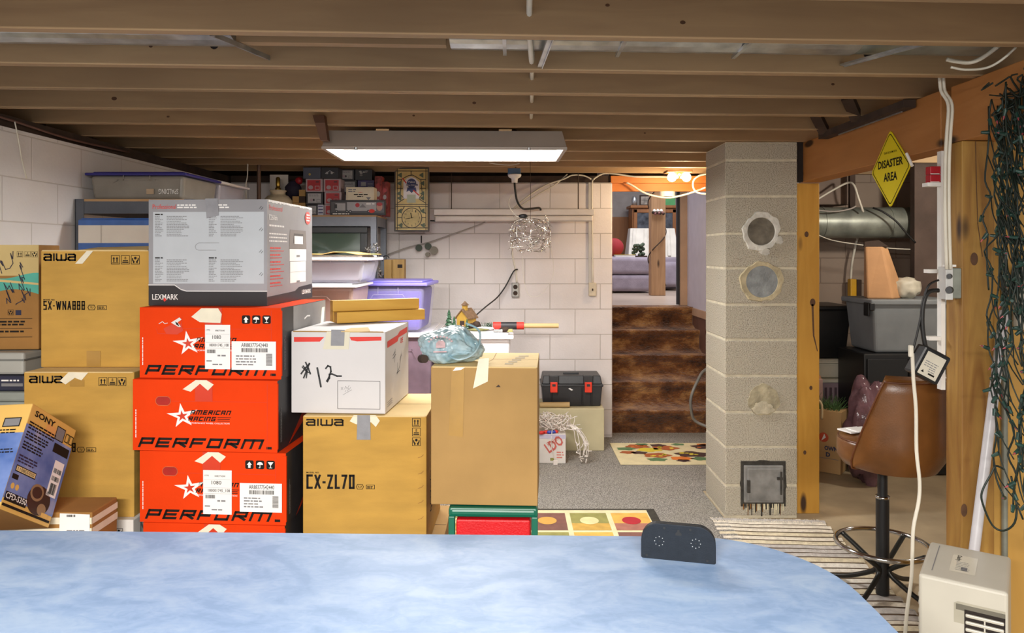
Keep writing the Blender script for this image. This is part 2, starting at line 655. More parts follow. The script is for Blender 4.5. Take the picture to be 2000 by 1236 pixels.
# joists, slightly out of square with the camera
SL = 0.052
joist_y = [-.62, -.22, .18, .58, .98, 1.38, 1.77, 2.149, 2.545, 2.918, 3.31, 3.69, 4.096, 4.545, 4.99, 5.36, 5.745]
jr = random.Random(4)
for i, y0 in enumerate(joist_y):
    mb = MB()
    xa, xb = -2.49, 4.2
    pts = lambda z: [(xa, y0 + SL * xa, z), (xb, y0 + SL * xb, z), (xb, y0 + SL * xb + 0.038, z), (xa, y0 + SL * xa + 0.038, z)]
    mb.hexa(pts(2.12), pts(2.358), m_joist)
    fr = Fr((0, y0, 2.12), (1, SL, 0), (0, 0, 1), (SL, -1, 0))
    for k in range(3):
        u, vv, r = jr.uniform(-1.9, 2.0), jr.uniform(0.03, 0.10), jr.uniform(0.004, 0.009)
        mb.disc(fr, u, vv, r * 1.5, m_jknot, 0.0008, 12, r)
    if i == 8:
        for u in (-1.0, 1.25):
            mb.disc(fr, u, 0.075, 0.016, m_darkvoid, 0.001, 14, 0.02)
    o = struct('joist', mb)
# carrier beams on the right and their posts
mb = MB()
mb.box(1.648, 1.76, 2.855, 4.25, 1.895, 2.118, m_beam)
struct('beam', mb, 0.004)
mb = MB()
mb.box(1.655, 1.80, 0.9, 2.80, 1.905, 2.118, m_beam)
struct('beam', mb, 0.004)
mb = MB()
mb.box(1.69, 1.78, 2.80, 2.855, 1.9, 2.118, m_dark)
struct('beam_splice', mb)
mb = MB()
mb.box(1.628, 1.762, 4.255, 4.365, 0, 1.893, m_post)
fr = Fr((1.648, 4.255, 0), (1, 0, 0), (0, 0, 1), (0, -1, 0))
for u, z, r in ((0.04, 1.60, .012), (0.075, 1.21, .016), (0.065, .72, .009), (.03, .35, .009)):
    mb.disc(fr, u, z, r, m_jknot, 0.0008, 14, r * 1.4)
mb.poly(fr, [(.068, 1.20), (.08, 1.20), (.085, 1.02), (.105, .93), (.10, .93), (.076, 1.02)], m_jknot)
struct('post', mb, 0.003)
mb = MB()
mb.box(1.648, 1.768, 2.72, 2.82, 0, 1.903, m_postold)
fr = Fr((1.648, 2.72, 0), (1, 0, 0), (0, 0, 1), (0, -1, 0))
mb.disc(fr, .045, 1.47, .014, m_jknot, 0.0008, 16, .024)
mb.disc(fr, .008, .55, .012, m_jknot, 0.0008, 16, .024)
mb.line(fr, [(.05, 1.9), (.053, 1.75), (.058, 1.6), (.075, 1.48)], .003, m_jknot)
struct('post', mb, 0.004)
mb = MB()
mb.box(1.609, 1.6465, 4.20, 4.245, 1.895, 2.118, m_darkvoid)  # added dark strip standing in for the shaded gap beside the chimney
struct('gap_shade_strip', mb)
# opening to the stairs: header, stair walls, upstairs room
m_header = wood('header_wood_glow', 'CC7428', 'DA883C', 'X', 1.0, 0.55, False, 0.8, 0.1, 10)  # orange glow of the bulbs put into the wood colour
mb = MB()
mb.box(0.80, 1.86, 6.04, 6.08, 1.995, 2.118, m_header)
mb.box(0.80, 1.86, 6.0, 6.04, 2.06, 2.118, m_header)
struct('trim_3', mb)
m_brownwall = M('brown_stair_wall', '6A4A3C', 0.7, var=0.06)
m_lav = M('lavender_wall', 'CFCBD6', 0.7, var=0.02)
mb = MB()
mb.box(1.74, 1.80, 4.66, 7.45, 0, 0.9, m_brownwall)
mb.box(1.74, 1.80, 4.66, 7.45, 0.97, 2.36, m_lav)
mb.box(1.728, 1.80, 4.66, 7.42, 0.9, 0.97, m_trim)
struct('wall_stair_right', mb)
mb = MB()
mb.box(0.71, 0.81, 6.19, 7.35, 0, 2.4, m_lav)
struct('wall_stair_left', mb)
mb = MB()
mb.box(1.672, 1.74, 7.37, 7.45, 0.975, 3.2, m_trim)
struct('trim_4', mb)
mb = MB()
mb.box(1.645, 1.672, 7.40, 7.445, 0.98, 3.0, M('dark_door', '2A2C33', 0.5, var=0.03))
struct('door_1', mb)
m_upfloor = wood('upstairs_floor', 'A89484', 'BFAEA0', 'X', 1.0, 0.35, False, 0.8, 0.05, 12)
mb = MB()
mb.box(0.2, 4.2, 7.36, 11.6, 0.85, 0.972, m_upfloor)
struct('floor_upstairs', mb)
mb = MB()
mb.box(0.2, 4.2, 11.4, 11.5, 0.9, 3.4, M('upstairs_wall_grey', '8F8884', 0.8, var=0.05))
struct('wall_upstairs_back', mb)
mb = MB()
mb.box(4.1, 4.2, 7.4, 11.4, 0.97, 3.4, m_lav)
struct('wall_upstairs_right', mb)
mb = MB()
mb.box(0.2, 0.3, 7.36, 11.4, 0.97, 3.4, m_lav)
struct('wall_upstairs_left', mb)
mb = MB()
mb.box(0.2, 4.2, 7.36, 11.5, 3.4, 3.5, m_lav)
struct('ceiling_upstairs', mb)
mb = MB()
mb.box(1.20, 1.86, 11.36, 11.4, 0.98, 2.05, wood('panel_brown', '7A4E2C', '8E5F38', 'Z'))
struct('trim_5', mb)

# carpeted stairs
m, nt, b, L = base_mat('shag_carpet')
v = objcoord(nt, (1, 1, 1.6))
n = node(nt, 'ShaderNodeTexNoise', Scale=5.0, Detail=8.0, Roughness=0.65)
L.new(v, n.inputs['Vector'])
L.new(ramp(nt, n.outputs[0], [(0.33, lin('341C0E')), (0.5, lin('744826')), (0.68, lin('B98A54'))]), b.inputs['Base Color'])
b.inputs['Roughness'].default_value = 0.9
b.inputs['Sheen Weight'].default_value = 0.3
b.inputs['Specular IOR Level'].default_value = 0.05
n3 = node(nt, 'ShaderNodeTexNoise', Scale=45.0, Detail=6.0)
L.new(v, n3.inputs['Vector'])
bp = node(nt, 'ShaderNodeBump', Strength=0.9, Distance=0.03)
L.new(n3.outputs[0], bp.inputs['Height'])
L.new(bp.outputs[0], b.inputs['Normal'])
shag = m
mb = MB()
nst, rise, run, ys = 5, 0.195, 0.25, 6.14
prof = [(ys, 0.0)]
for i in range(nst):
    y, z = ys + i * run, (i + 1) * rise
    prof += [(y + 0.012, z - rise + 0.03), (y + 0.004, z - 0.06), (y - 0.018, z - 0.035), (y - 0.022, z - 0.012), (y - 0.006, z)]
    prof += [(y + run * 0.6, z - 0.004)]
prof += [(ys + nst * run, nst * rise)]
nx = 30
x0, x1 = 0.812, 1.738
vs, fs = [], []
rr = random.Random(3)
for y, z in prof:
    for k in range(nx + 1):
        x = x0 + (x1 - x0) * k / nx
        j = noise.noise(Vector((x * 9, y * 7, z * 9))) * 0.008
        vs.append((x, y + j, z + abs(j) * 0.5))
for i in range(len(prof) - 1):
    for k in range(nx):
        a = i * (nx + 1) + k
        fs.append((a, a + 1, a + nx + 2, a + nx + 1))
mb.add(vs, fs, shag, True)
o = struct('stairs', mb)

# chimney of grey block
m, nt, b, L = base_mat('chimney_block')
v = objcoord(nt)
n = node(nt, 'ShaderNodeTexNoise', Scale=170.0, Detail=5.0)
L.new(v, n.inputs['Vector'])
n2 = node(nt, 'ShaderNodeTexNoise', Scale=4.0, Detail=4.0)
L.new(v, n2.inputs['Vector'])
c1 = ramp(nt, n.outputs[0], [(0.34, lin('8A8374')), (0.48, lin('B4AC9B')), (0.7, lin('CAC3B2'))])
L.new(mixcol(nt, ramp(nt, n2.outputs[0], [(0.4, (0, 0, 0, 1)), (0.8, (0.5, 0.5, 0.5, 1))]), c1, lin('B8B09A')), b.inputs['Base Color'])
b.inputs['Roughness'].default_value = 0.95
bp = node(nt, 'ShaderNodeBump', Strength=0.65, Distance=0.012)
L.new(n.outputs[0], bp.inputs['Height'])
L.new(bp.outputs[0], b.inputs['Normal'])
m_chim = m
m_mortar = M('mortar', 'CFC7B0', 0.95, var=0.06, vs=20, bump=0.4, bs=80)
m_mortarw = M('white_mortar', 'CFCDC4', 0.9, var=0.1, vs=14, bump=0.6, bs=50)
ch = bpy.data.objects.new('chimney', None)
COL.objects.link(ch)
ch.location = (1.2, 4.18, 0)
ch['kind'] = 'structure'
mb = MB()
cz = [0.008, 0.184, 0.401, 0.597, 0.801, 1.0045, 1.202, 1.407, 1.602, 1.811, 2.014, 2.118]
for a, c in zip(cz, cz[1:]):
    mb.box(0, 0.407, 0, 0.42, a + 0.0055, c - 0.0055, m_chim)
blk = mb.build('chimney_blocks', ch, 0.006, 2)
mb = MB()
mb.box(0.003, 0.404, 0.003, 0.417, 0.0, 2.116, m_mortar)
mb.build('mortar_joints', ch)
fr = Fr((0, 0, 0), (1, 0, 0), (0, 0, 1), (0, -1, 0))
KC = 1450 / 4.18


def cpx(x, y):
    return ((x - 1416) / KC, 1.49 - (y - 495) / KC)


def blob(fr, u, v, r, th, mat, mbx, seed, n=40, amp=0.22, ry=None, lift=-0.002):
    ry = ry or r
    q = random.Random(seed)
    ph = [q.uniform(0, 6) for _ in range(4)]
    pts = []
    for i in range(n):
        t = 2 * pi * i / n
        f = 1 + amp * (0.5 * sin(3 * t + ph[0]) + 0.35 * sin(7 * t + ph[1]) + 0.25 * sin(13 * t + ph[2]))
        pts.append((u + r * f * cos(t), v + ry * f * sin(t)))
    mbx.slab(fr, pts, th, mat, lift)


def ring(fr, u, v, r0, r1, th, mat, mbx, seed, n=40, amp=0.12):
    q = random.Random(seed)
    ph = [q.uniform(0, 6) for _ in range(4)]
    vs = []
    for i in range(n):
        t = 2 * pi * i / n
        f = 1 + amp * (0.5 * sin(2 * t + ph[0]) + 0.35 * sin(5 * t + ph[1]) + 0.3 * sin(11 * t + ph[2]))
        for r, l in ((r1 * f, 0.0), (r1 * f * 0.97, th), (r0, th * 0.9), (r0 * 0.95, 0.0)):
            vs.append(fr.p(u + r * cos(t), v + r * sin(t), l))
    fs = []
    for i in range(n):
        j = (i + 1) % n
        for k in range(3):
            fs.append((i * 4 + k, j * 4 + k, j * 4 + k + 1, i * 4 + k + 1))
    mbx.add(vs, fs, mat, False)


u, v = cpx(1486, 452)
mb = MB()
ring(fr, u, v, .080, .108, .014, m_mortarw, mb, 2)
blob(fr, u + .10, v - .05, .022, .010, m_mortarw, mb, 5)
blob(fr, u + .02, v - .115, .03, .008, m_mortarw, mb, 6, ry=.018)
mb.build('flue_collar', ch)
mb = MB()
mb.disc(fr, u, v, .083, M('flue_hole_fill', '6E685C', 0.9, var=0.16, vs=18, bump=0.6, bs=40), 0.003, 28)
mb.build('flue_plug', ch)
u, v = cpx(1487, 550)
mb = MB()
ring(fr, u, v, .090, .118, .012, M('mortar_yellow', 'B9AC8C', 0.95, var=0.1, vs=16, bump=0.6, bs=40), mb, 8, amp=0.10)
mb.build('flue_collar', ch)
mb = MB()
mb.disc(fr, u, v, .092, M('metal_cap', '8E9394', 0.5, 0.3, var=0.1, vs=20, bump=0.2, bs=90), 0.008, 30)
mb.build('flue_cap', ch)
u, v = cpx(1491, 781)
mb = MB()
blob(fr, u, v, .088, .008, M('patch_mortar', 'A39A80', 0.95, var=0.2, vs=12, bump=0.7, bs=40), mb, 11, amp=.08)
blob(fr, u - .005, v - .045, .06, .010, M('patch_pale', 'BDB49C', .9, var=.12, vs=18, bump=.6, bs=40), mb, 12, ry=.035, amp=.2)
mb.build('mortar_patch', ch)
# cleanout door
m_soot = M('soot', '3B3833', 0.95, var=0.2, vs=30)
m_iron = M('cleanout_iron', '83827F', 0.5, 0.1, var=0.14, vs=12, bump=0.15, bs=60)
mb = MB()
u0, v1 = cpx(1446, 900)
u1, v0 = cpx(1534, 985)
blob(fr, (u0 + u1) / 2, (v0 + v1) / 2, (u1 - u0) / 2 * 1.03, .003, m_soot, mb, 21, ry=(v1 - v0) / 2 * 1.05, amp=.05, lift=0.0)
mb.rect(fr, u0, u1, v0 - .01, v1, m_soot, 0.0035)
for k in range(34):
    x = u0 + .012 + (u1 - u0 - .03) * k / 33
    q = random.Random(k)
    mb.rect(fr, x, x + q.uniform(.003, .009), .012 + q.uniform(0, .05), v0 + .005, [m_soot, M('drip_cream', 'CFC7A8', .9, var=.1), M('rust', '7C5428', .9, var=.2, vs=30)][q.choice([0, 1, 1, 2])], 0.004)
mb.build('soot_stain', ch)
mb = MB()
u0, v1 = cpx(1452, 908)
u1, v0 = cpx(1528, 980)
mb.box(u0, u1, -.016, .0, v0, v1, m_iron)
cd_ = mb.build('cleanout_frame', ch, 0.004)
mb = MB()
mb.box(u0 + .016, u1 - .016, -.024, -.014, v0 + .012, v1 - .014, m_iron)
cdoor = mb.build('cleanout_door', ch, 0.004)
mb = MB()
mb.box(u0 + .012, u0 + .028, -.034, -.02, v0 + .06, v0 + .13, m_soot)
mb.box(u1 - .04, u1 - .010, -.034, -.02, v1 - .075, v1 - .06, m_soot)
mb.cyl((u1 - .018, -.03, v0 + .05), (u1 - .018, -.03, v1 - .03), .006, m_soot)
mb.build('cleanout_latch', cdoor)
# ================================================================== CARTONS
m_card = M('cardboard_gold', 'BC9242', 0.85, var=0.05, vs=5, bump=0.08, bs=120, vscale=(1, 1, 4))
m_cardb = M('cardboard_brown', 'A6834E', 0.85, var=0.05, vs=4, bump=0.08, bs=120)
m_cardd = M('cardboard_dark', '9C7038', 0.85, var=0.06, vs=5, bump=0.08, bs=120)
m_cardtop = M('cardboard_top', 'D9BC82', 0.8, var=0.04, vs=5, bump=0.08, bs=90)
m_mask = M('masking_tape', 'E4DCC4', 0.7, var=0.03, vs=20)
m_duct = M('duct_tape', '8C8C90', 0.45, var=0.05, vs=25, bump=0.1, bs=60)
m_brown = M('packing_tape', 'A9823E', 0.35, var=0.04, vs=12)
m_orange = M('orange_carton', 'DE3F12', 0.75, var=0.03, vs=5, bump=0.05, bs=120, spec=.06)
m_orange2 = M('orange_tape', 'CE3716', 0.3, var=0.03)
m_char = M('charcoal_carton', '2C2B2E', 0.55, var=0.12, vs=12)
m_greyc = M('grey_carton', '8C8B8B', 0.5, var=0.08, vs=8)
m_paper = M('label_paper', 'EDEBE8', 0.6, var=0.02)
m_redp = M('red_print', 'D8372C', 0.6, var=0.03)
m_whitep = M('white_print', 'EDEAE6', 0.6, var=0.02)
m_greyp = M('grey_print', '7C7B7D', 0.7, var=0.02)


def icon(mb, fr, u, v, s, kind, dark, light=None):
    """shipping pictograms, drawn in a square of side s with lower-left corner (u, v)"""
    if light is None:
        mb.frame(fr, u, u + s, v, v + s, s * .06, dark)
        c = dark
        lf = .001
    else:
        k = .18 * s
        pts = []
        for cx, cy, a0 in ((u + s - k, v + s - k, 0), (u + k, v + s - k, 90), (u + k, v + k, 180), (u + s - k, v + k, 270)):
            for a in (0, 30, 60, 90):
                pts.append((cx + k * cos(radians(a0 + a)), cy + k * sin(radians(a0 + a))))
        mb.poly(fr, pts, dark, .0008)
        c = light
        lf = .0014
    q = lambda pts: mb.poly(fr, [(u + a * s, v + b * s) for a, b in pts], c, lf)
    if kind == 'up2':
        q([(.15, .12), (.85, .12), (.85, .2), (.15, .2)])
        for x in (.32, .68):
            q([(x - .06, .25), (x + .06, .25), (x + .06, .6), (x - .06, .6)])
            q([(x - .14, .6), (x + .14, .6), (x, .85)])
    elif kind == 'stack':
        q([(.15, .15), (.85, .15), (.85, .28), (.15, .28)])
        q([(.2, .34), (.8, .34), (.8, .46), (.2, .46)])
        mb.text(fr, '8', u + .4 * s, v + .54 * s, .32 * s, c, w=.2 * s, lift=lf)
    elif kind == 'hands':
        q([(.36, .6), (.5, .52), (.64, .6), (.64, .8), (.5, .86), (.36, .8)])
        q([(.12, .7), (.22, .72), (.25, .5), (.42, .32), (.38, .12), (.24, .12), (.22, .3), (.12, .46)])
        q([(.88, .7), (.78, .72), (.75, .5), (.58, .32), (.62, .12), (.76, .12), (.78, .3), (.88, .46)])
    elif kind == 'arrow':
        q([(.36, .14), (.64, .14), (.64, .5), (.36, .5)])
        q([(.2, .48), (.8, .48), (.5, .86)])
    elif kind == 'umbrella':
        q([(.14, .5)] + [(.5 + .36 * cos(radians(a)), .5 + .34 * sin(radians(a))) for a in range(180, -1, -20)][1:])
        q([(.46, .18), (.54, .18), (.54, .52), (.46, .52)])
        q([(.34, .14), (.54, .14), (.54, .2), (.34, .2)])
    elif kind == 'glass':
        q([(.16, .84), (.84, .84), (.58, .48), (.42, .48)])
        q([(.46, .2), (.54, .2), (.54, .5), (.46, .5)])
        q([(.3, .14), (.7, .14), (.7, .2), (.3, .2)])


def ovalmark(mb, fr, u, v, w, h, t, txt):
    mb.line(fr, [(u + .15 * w, v), (u + .85 * w, v), (u + w, v + h / 2), (u + .85 * w, v + h), (u + .15 * w, v + h), (u, v + h / 2), (u + .15 * w, v)], t, m_print)
    mb.text(fr, txt, u + .28 * w, v + .28 * h, .45 * h, m_print, w=.44 * w, bold=.01)


def aiwa_logo(mb, fr, u, v, w, h):
    t = h * .25
    st = lambda pts: mb.line(fr, [(u + a * w, v + b * h) for a, b in pts], t, m_print)
    for o in (0.0, .76):
        st([(o + .02, .92), (o + .19, .92), (o + .225, .8), (o + .225, .08)])
        st([(o + .225, .55), (o + .05, .52), (o + .012, .4), (o + .012, .2), (o + .05, .08), (o + .225, .08)])
    st([(.315, .08), (.315, .95)])
    st([(.40, .95), (.40, .2), (.43, .08), (.67, .08), (.70, .2), (.70, .95)])
    st([(.55, .1), (.55, .8)])


def strip(name, parent, fr, pts, mat, lift=.0012, th=.0012, label=None):
    mb = MB()
    mb.slab(fr, pts, th, mat, lift)
    o = mb.build(name, parent)
    if label:
        o['label'] = label
    return o


class Carton:
    """a closed carton; local origin at the front-left-bottom corner; F[face] are frames for print"""

    def __init__(s, name, label, loc, yaw, w, d, h, mat, mats=None, group=None, cat='box'):
        s.t = thing(name, label, cat, loc, radians(yaw), group)
        s.w, s.d, s.h = w, d, h
        s.F = frames(w, d, h)
        s.mb = MB()
        s.mb.box(0, w, 0, d, 0, h, mat, mats)

    def map(s, x0, x1, y0, y1):
        """pixel box of the front face -> function to face metres"""
        return lambda x, y: ((x - x0) / (x1 - x0) * s.w, (y1 - y) / (y1 - y0) * s.h)

    def done(s, part='carton_body', bevel=.004):
        s.body = s.mb.build(part, s.t, bevel)
        return s


def seam(c, mat=None):
    mt = mat or m_dark
    c.mb.rect(c.F['top'], .004, c.w - .004, c.d / 2 - .0015, c.d / 2 + .0015, mt)
    # flap edge standing a little proud along the front top edge
    c.mb.box(.004, c.w - .004, -.002, .004, c.h - .004, c.h + .0015, m_cardtop)


# --- left stack of gold cartons
c = Carton('cardboard_box', 'tall gold-brown carton with bold black lettering, upper of the left stack', (-1.815, 2.86, 1.052), 0, .418, .40, .450,
           m_card, {'top': m_cardtop})
f = c.map(80, 287, 490, 718)
F = c.F['front']
u, v = f(86, 510)
aiwa_logo(c.mb, F, u, v, .122, .026)
s_ = .034
for x, k in ((214, 'up2'), (233, 'stack'), (252, 'hands')):
    u, v = f(x, 517)
    icon(c.mb, F, u, v, s_, k, m_print)
u, v = f(85, 588)
c.mb.text(F, 'MODEL NO.', u, v, .006, m_print, w=.045, bold=.02)
u, v = f(85, 606)
c.mb.stroke(F, 'SX-WNA888', u, v, .034, .160, .0048, m_print, gap=.30)
u, v = f(170, 606)
ovalmark(c.mb, F, u, v, .028, .018, .0022, 'YU')
u, v = f(188, 606)
c.mb.frame(F, u, u + .036, v, v + .017, .002, m_print)
c.mb.dashes(F, u + .004, v + .009, .026, 2, .005, .003, m_print, 3)
seam(c)
c.done()
strip('tape', c.t, F, [f(146, 516), f(160, 516), f(182, 489), f(170, 489)], m_mask, label='torn masking tape')
strip('tape', c.t, F, [f(168, 716), f(194, 716), f(194, 686), f(168, 686)], m_brown, label='brown packing tape')
mb = MB()
mb.add([(.15, -.004, .452), (.40, .0, .452), (.41, .07, .468), (.17, .09, .463)], [(0, 1, 2, 3)], m_cardtop)
mb.build('raised_flap', c.t, solid=.004)

c = Carton('cardboard_box', 'tall gold-brown carton, lower of the left stack, behind the tilted radio carton', (-1.808, 2.75, .514), 0, .408, .42, .537, m_card,
           {'top': m_cardtop})
f = c.map(47, 262, 727, 1010)
F = c.F['front']
u, v = f(58, 748)
aiwa_logo(c.mb, F, u, v, .122, .025)
for x, k in ((193, 'up2'), (211.5, 'stack'), (230, 'hands')):
    u, v = f(x, 754)
    icon(c.mb, F, u, v, .032, k, m_print)
u, v = f(64, 883)
c.mb.stroke(F, 'SX-WNA888', u, v, .034, .160, .0048, m_print, gap=.30)
u, v = f(151, 883)
ovalmark(c.mb, F, u, v, .028, .018, .0022, 'YU')
u, v = f(169, 883)
c.mb.frame(F, u, u + .036, v, v + .017, .002, m_print)
c.mb.dashes(F, u + .004, v + .009, .026, 2, .005, .003, m_print, 3)
seam(c)
c.done()
strip('tape', c.t, F, [f(118, 744), f(129, 751), f(147, 738), f(160, 743), f(173, 728), f(135, 727)], m_mask, label='torn masking tape')
strip('tape', c.t, F, [f(137, 755), f(165, 755), f(165, 742), f(137, 742)], m_brown, .0009, .0008, label='brown packing tape')

# white carton under them
m_whitec = M('white_carton', 'DAD5CE', 0.65, var=0.04, vs=6)
c = Carton('cardboard_box', 'white printed carton at the bottom of the left stack, beside the lowest orange box', (-1.84, 2.72, 0.008), 0, .452, .43, .506, m_whitec)
F = c.F['front']
icon(c.mb, F, .385, .445, .03, 'hands', m_print)
R = c.F['right']
c.mb.text(R, 'N', .05, .43, .05, m_greyp, w=.04, bold=.01)
c.mb.disc(R, .09, .36, .03, M('navy_print', '1E2140', .6))
c.done()

# --- orange wheel cartons
m_star = m_whitep


def star(mb, fr, u, v, s, lift=.001):
    out, inn = [], []
    for i in range(5):
        a = radians(90 + 72 * i + 8)
        k = (1.15, 1.25, 1.1, 1.1, 1.35)[i]
        out.append((u + s * k * cos(a) * 1.15, v + s * k * sin(a)))
        b_ = a + radians(36)
        inn.append((u + s * .42 * cos(b_) * 1.1, v + s * .42 * sin(b_)))
    for i in range(5):
        mb.poly(fr, [(u, v), inn[i - 1], out[i], inn[i]], m_star, lift)
    o2 = []
    for i in range(5):
        a = radians(90 + 72 * i + 8)
        o2.append((u + s * .52 * cos(a) * 1.1, v + s * .52 * sin(a)))
        b_ = a + radians(36)
        o2.append((u + s * .2 * cos(b_), v + s * .2 * sin(b_)))
    for i in range(0, 10, 2):
        mb.poly(fr, [(u, v), o2[i - 1], o2[i], o2[i + 1]], m_orange2, lift + .0004)


def wheel_carton(label, loc, yaw, w, d, h, box, icons, labels, hole, tapes, name='wheel_carton', grey=False):
    c = Carton(name, label, loc, yaw, w, d, h, m_orange, {'right': m_char, 'top': m_orange, 'left': m_char}, 'orange wheel cartons stacked in the middle')
    f = c.map(*box)
    F = c.F['front']
    x0, x1, y0, y1 = box
    W_, H_ = x1 - x0, y1 - y0
    g = lambda a, b_: f(x0 + a * W_, y0 + b_ * H_)
    # PERFORM. in slanted black letters
    u, v = g(.035, .955)
    c.mb.stroke(F, 'PERFORm', u, v, .036, .85 * w, .0092, m_print, .42, .24)
    u, v = g(.925, .955)
    c.mb.rect(F, u, u + .02, v, v + .009, m_print)
    u, v = g(.36, .47)
    star(c.mb, F, u - .008, v - .01, .041)
    u, v = g(.40, .485)
    c.mb.stroke(F, 'amERICan', u, v, .016, .148, .0040, m_print, .4, .30)
    u, v = g(.385, .575)
    c.mb.stroke(F, 'RaCInG', u, v, .016, .10, .0040, m_print, .4, .30)
    u2, v2 = g(.59, .575)
    c.mb.rect(F, u2, u2 + .05, v2 + .0125, v2 + .0145, m_print)
    c.mb.rect(F, u2, u2 + .045, v2 + .006, v2 + .0085, m_print)
    c.mb.rect(F, u2, u2 + .045, v2, v2 + .002, m_print)
    u, v = g(.385, .615)
    c.mb.text(F, 'PERFORMANCE WHEEL COLLECTION', u, v, .0055, m_whitep, w=.155)
    u, v = g(.025, .82)
    c.mb.dashes(Fr(F.p(u, v), (0, 0, 1), (-1, 0, 0), (0, -1, 0)), 0, 0, .11, 1, .01, .003, m_whitep, 5)
    # creases of the flap
    u, v = g(.0, .30)
    c.mb.rect(F, .24 * w, .93 * w, v - .0006, v + .0006, m_orange2)
    c.mb.rect(F, .93 * w, .9325 * w, .01, h - .01, m_orange2)
    if icons:
        for k, kd in enumerate(('arrow', 'umbrella', 'glass')):
            u, v = g(.725 + .072 * k, .225)
            icon(c.mb, F, u, v, .031, kd, m_print, m_whitep)
    # side print
    R = c.F['right']
    if grey:
        c.mb.rect(R, .12, d - .002, .002, h - .002, m_greyc, .0005)
        c.mb.poly(R, [(d * .80, .06), (d * .90, h - .03), (d * .97, h - .03), (d * .90, .06), (d * .865, .06), (d * .90, .12), (d * .855, .12), (d * .84, .06)], m_whitep, .0012)
        c.mb.line(R, [(d * .48, .2), (d * .54, .208), (d * .60, .206)], .006, m_paper, .0014)
    else:
      c.mb.poly(R, [(d * .2, 0), (d, h * .55), (d, h * .75), (d * .62, h * .5)], m_orange2)
    c.mb.dashes(Fr(R.p(.03, .03), (0, 0, 1), (0, -1, 0), (1, 0, 0)), 0, 0, .13, 3, .006, .003, m_greyp, 7)
    c.mb.box(w - .012, w + .002, -.002, .006, .012, h - .01, m_orange)
    c.done()
    # hand hole
    if hole:
        cu, cv = g(*hole)
        mb = MB()
        a, b_ = .030, .016
        pts = [(cu - a * .45 + b_ * .9 * cos(t), cv + b_ * sin(t)) for t in [radians(90 + 15 * i) for i in range(13)]]
        pts += [(cu + a * .45 + b_ * .9 * cos(t), cv + b_ * sin(t)) for t in [radians(-90 + 15 * i) for i in range(13)]]
        mb.poly(F, pts, M('hole_red', 'A81A0E', .6, var=.1), .001)
        mb.line(F, pts + pts[:1], .002, M('hole_edge', 'CC6A40', .7), .0015)
        mb.build('hand_hole', c.t)
    for tp in tapes:
        strip('tape', c.t, F, [g(*q) for q in tp[1]], tp[0], tp[2], .0006, label={id(m_mask): 'torn masking tape'}.get(id(tp[0]), 'red packing tape'))
    if grey:
        mb = MB()
        P_ = lambda pts: [g(*q) for q in pts]
        mb.poly(F, P_([(.17, .30), (.23, .24), (.30, .23), (.31, .33), (.27, .38), (.19, .37)]), m_orange2, .001)
        mb.poly(F, P_([(.225, .215), (.285, .14), (.30, .17), (.272, .21), (.295, .27), (.282, .28)]), m_whitec, .0016)
        mb.poly(F, P_([(.255, .20), (.275, .22), (.285, .27), (.262, .24)]), m_darkvoid, .002)
        mb.line(F, P_([(.12, .30), (.13, .37), (.27, .38), (.30, .33), (.30, .15), (.25, .13)]), .0014, m_orange2, .0014)
        mb.line(F, P_([(.14, .23), (.165, .20), (.18, .23), (.20, .22)]), .0022, m_whitec, .0016)
        mb.build('torn_hole', c.t)
    if labels:
        mb = MB()
        a, b_ = g(.468, .865), g(.645, .24)
        if labels == 2:
            a, b_ = g(.44, .865), g(.635, .25)
        LW, LH = b_[0] - a[0], b_[1] - a[1]
        fl = Fr(F.p(a[0], a[1], .0034), F.u, F.v, F.n)
        mb.slab(Fr(F.p(a[0], a[1]), F.u, F.v, F.n), [(0, 0), (LW, 0), (LW, LH), (0, LH)], .0008, m_paper, .0026)
        mb.text(fl, '1080', LW * .3, LH * .68, LH * .085, m_print, w=LW * .34)
        mb.text(fl, '180001745_108', LW * .18, LH * .50, LH * .075, m_print, w=LW * .76)
        mb.barcode(fl, LW * .08, LW * .42, LH * .36, LH * .44, m_print, 3, lift=.0006)
        for q in (.79, .60, .47):
            mb.rect(fl, LW * .03, LW * .97, LH * q, LH * q + .0006, m_greyp, .0006)
        mb.text(fl, '1775', LW * .04, LH * .86, LH * .035, m_print, w=LW * .16, lift=.0006)
        mb.text(fl, 'AR88377542440', LW * .4, LH * .85, LH * .04, m_print, w=LW * .38, lift=.0006)
        mb.dashes(fl, LW * .5, LH * .29, LW * .42, 1, .01, LH * .035, m_greyp, 4, lift=.0006)
        mb.dashes(fl, LW * .06, LH * .17, LW * .25, 1, .01, LH * .03, m_greyp, 5, lift=.0006)
        mb.dashes(fl, LW * .3, LH * .09, LW * .4, 1, .01, LH * .03, m_greyp, 6, lift=.0006)
        mb.build('shipping_label', c.t)
        mb = MB()
        a, b_ = g(.655, .87), g(.965, .47)
        if labels == 2:
            a, b_ = g(.69, .82), g(.975, .42)
        LW, LH = b_[0] - a[0], b_[1] - a[1]
        fl = Fr(F.p(a[0], a[1], .0034), F.u, F.v, F.n)
        mb.slab(Fr(F.p(a[0], a[1]), F.u, F.v, F.n), [(0, 0), (LW, 0), (LW, LH), (0, LH)], .0008, m_paper, .0026)
        mb.text(fl, 'AR88377542440', LW * .22, LH * .80, LH * .14, m_print, w=LW * .6)
        mb.barcode(fl, LW * .22, LW * .82, LH * .62, LH * .76, m_print, 8, 34, lift=.0006)
        for k in range(14):
            mb.rect(fl, LW * .78, LW * .92, LH * (.16 + .03 * k), LH * (.16 + .03 * k) + LH * .017, m_print, .0006)
        mb.dashes(fl, LW * .1, LH * .46, LW * .5, 4, LH * .1, LH * .045, m_greyp, 9, .7, .0006)
        mb.build('product_label', c.t)
    return c


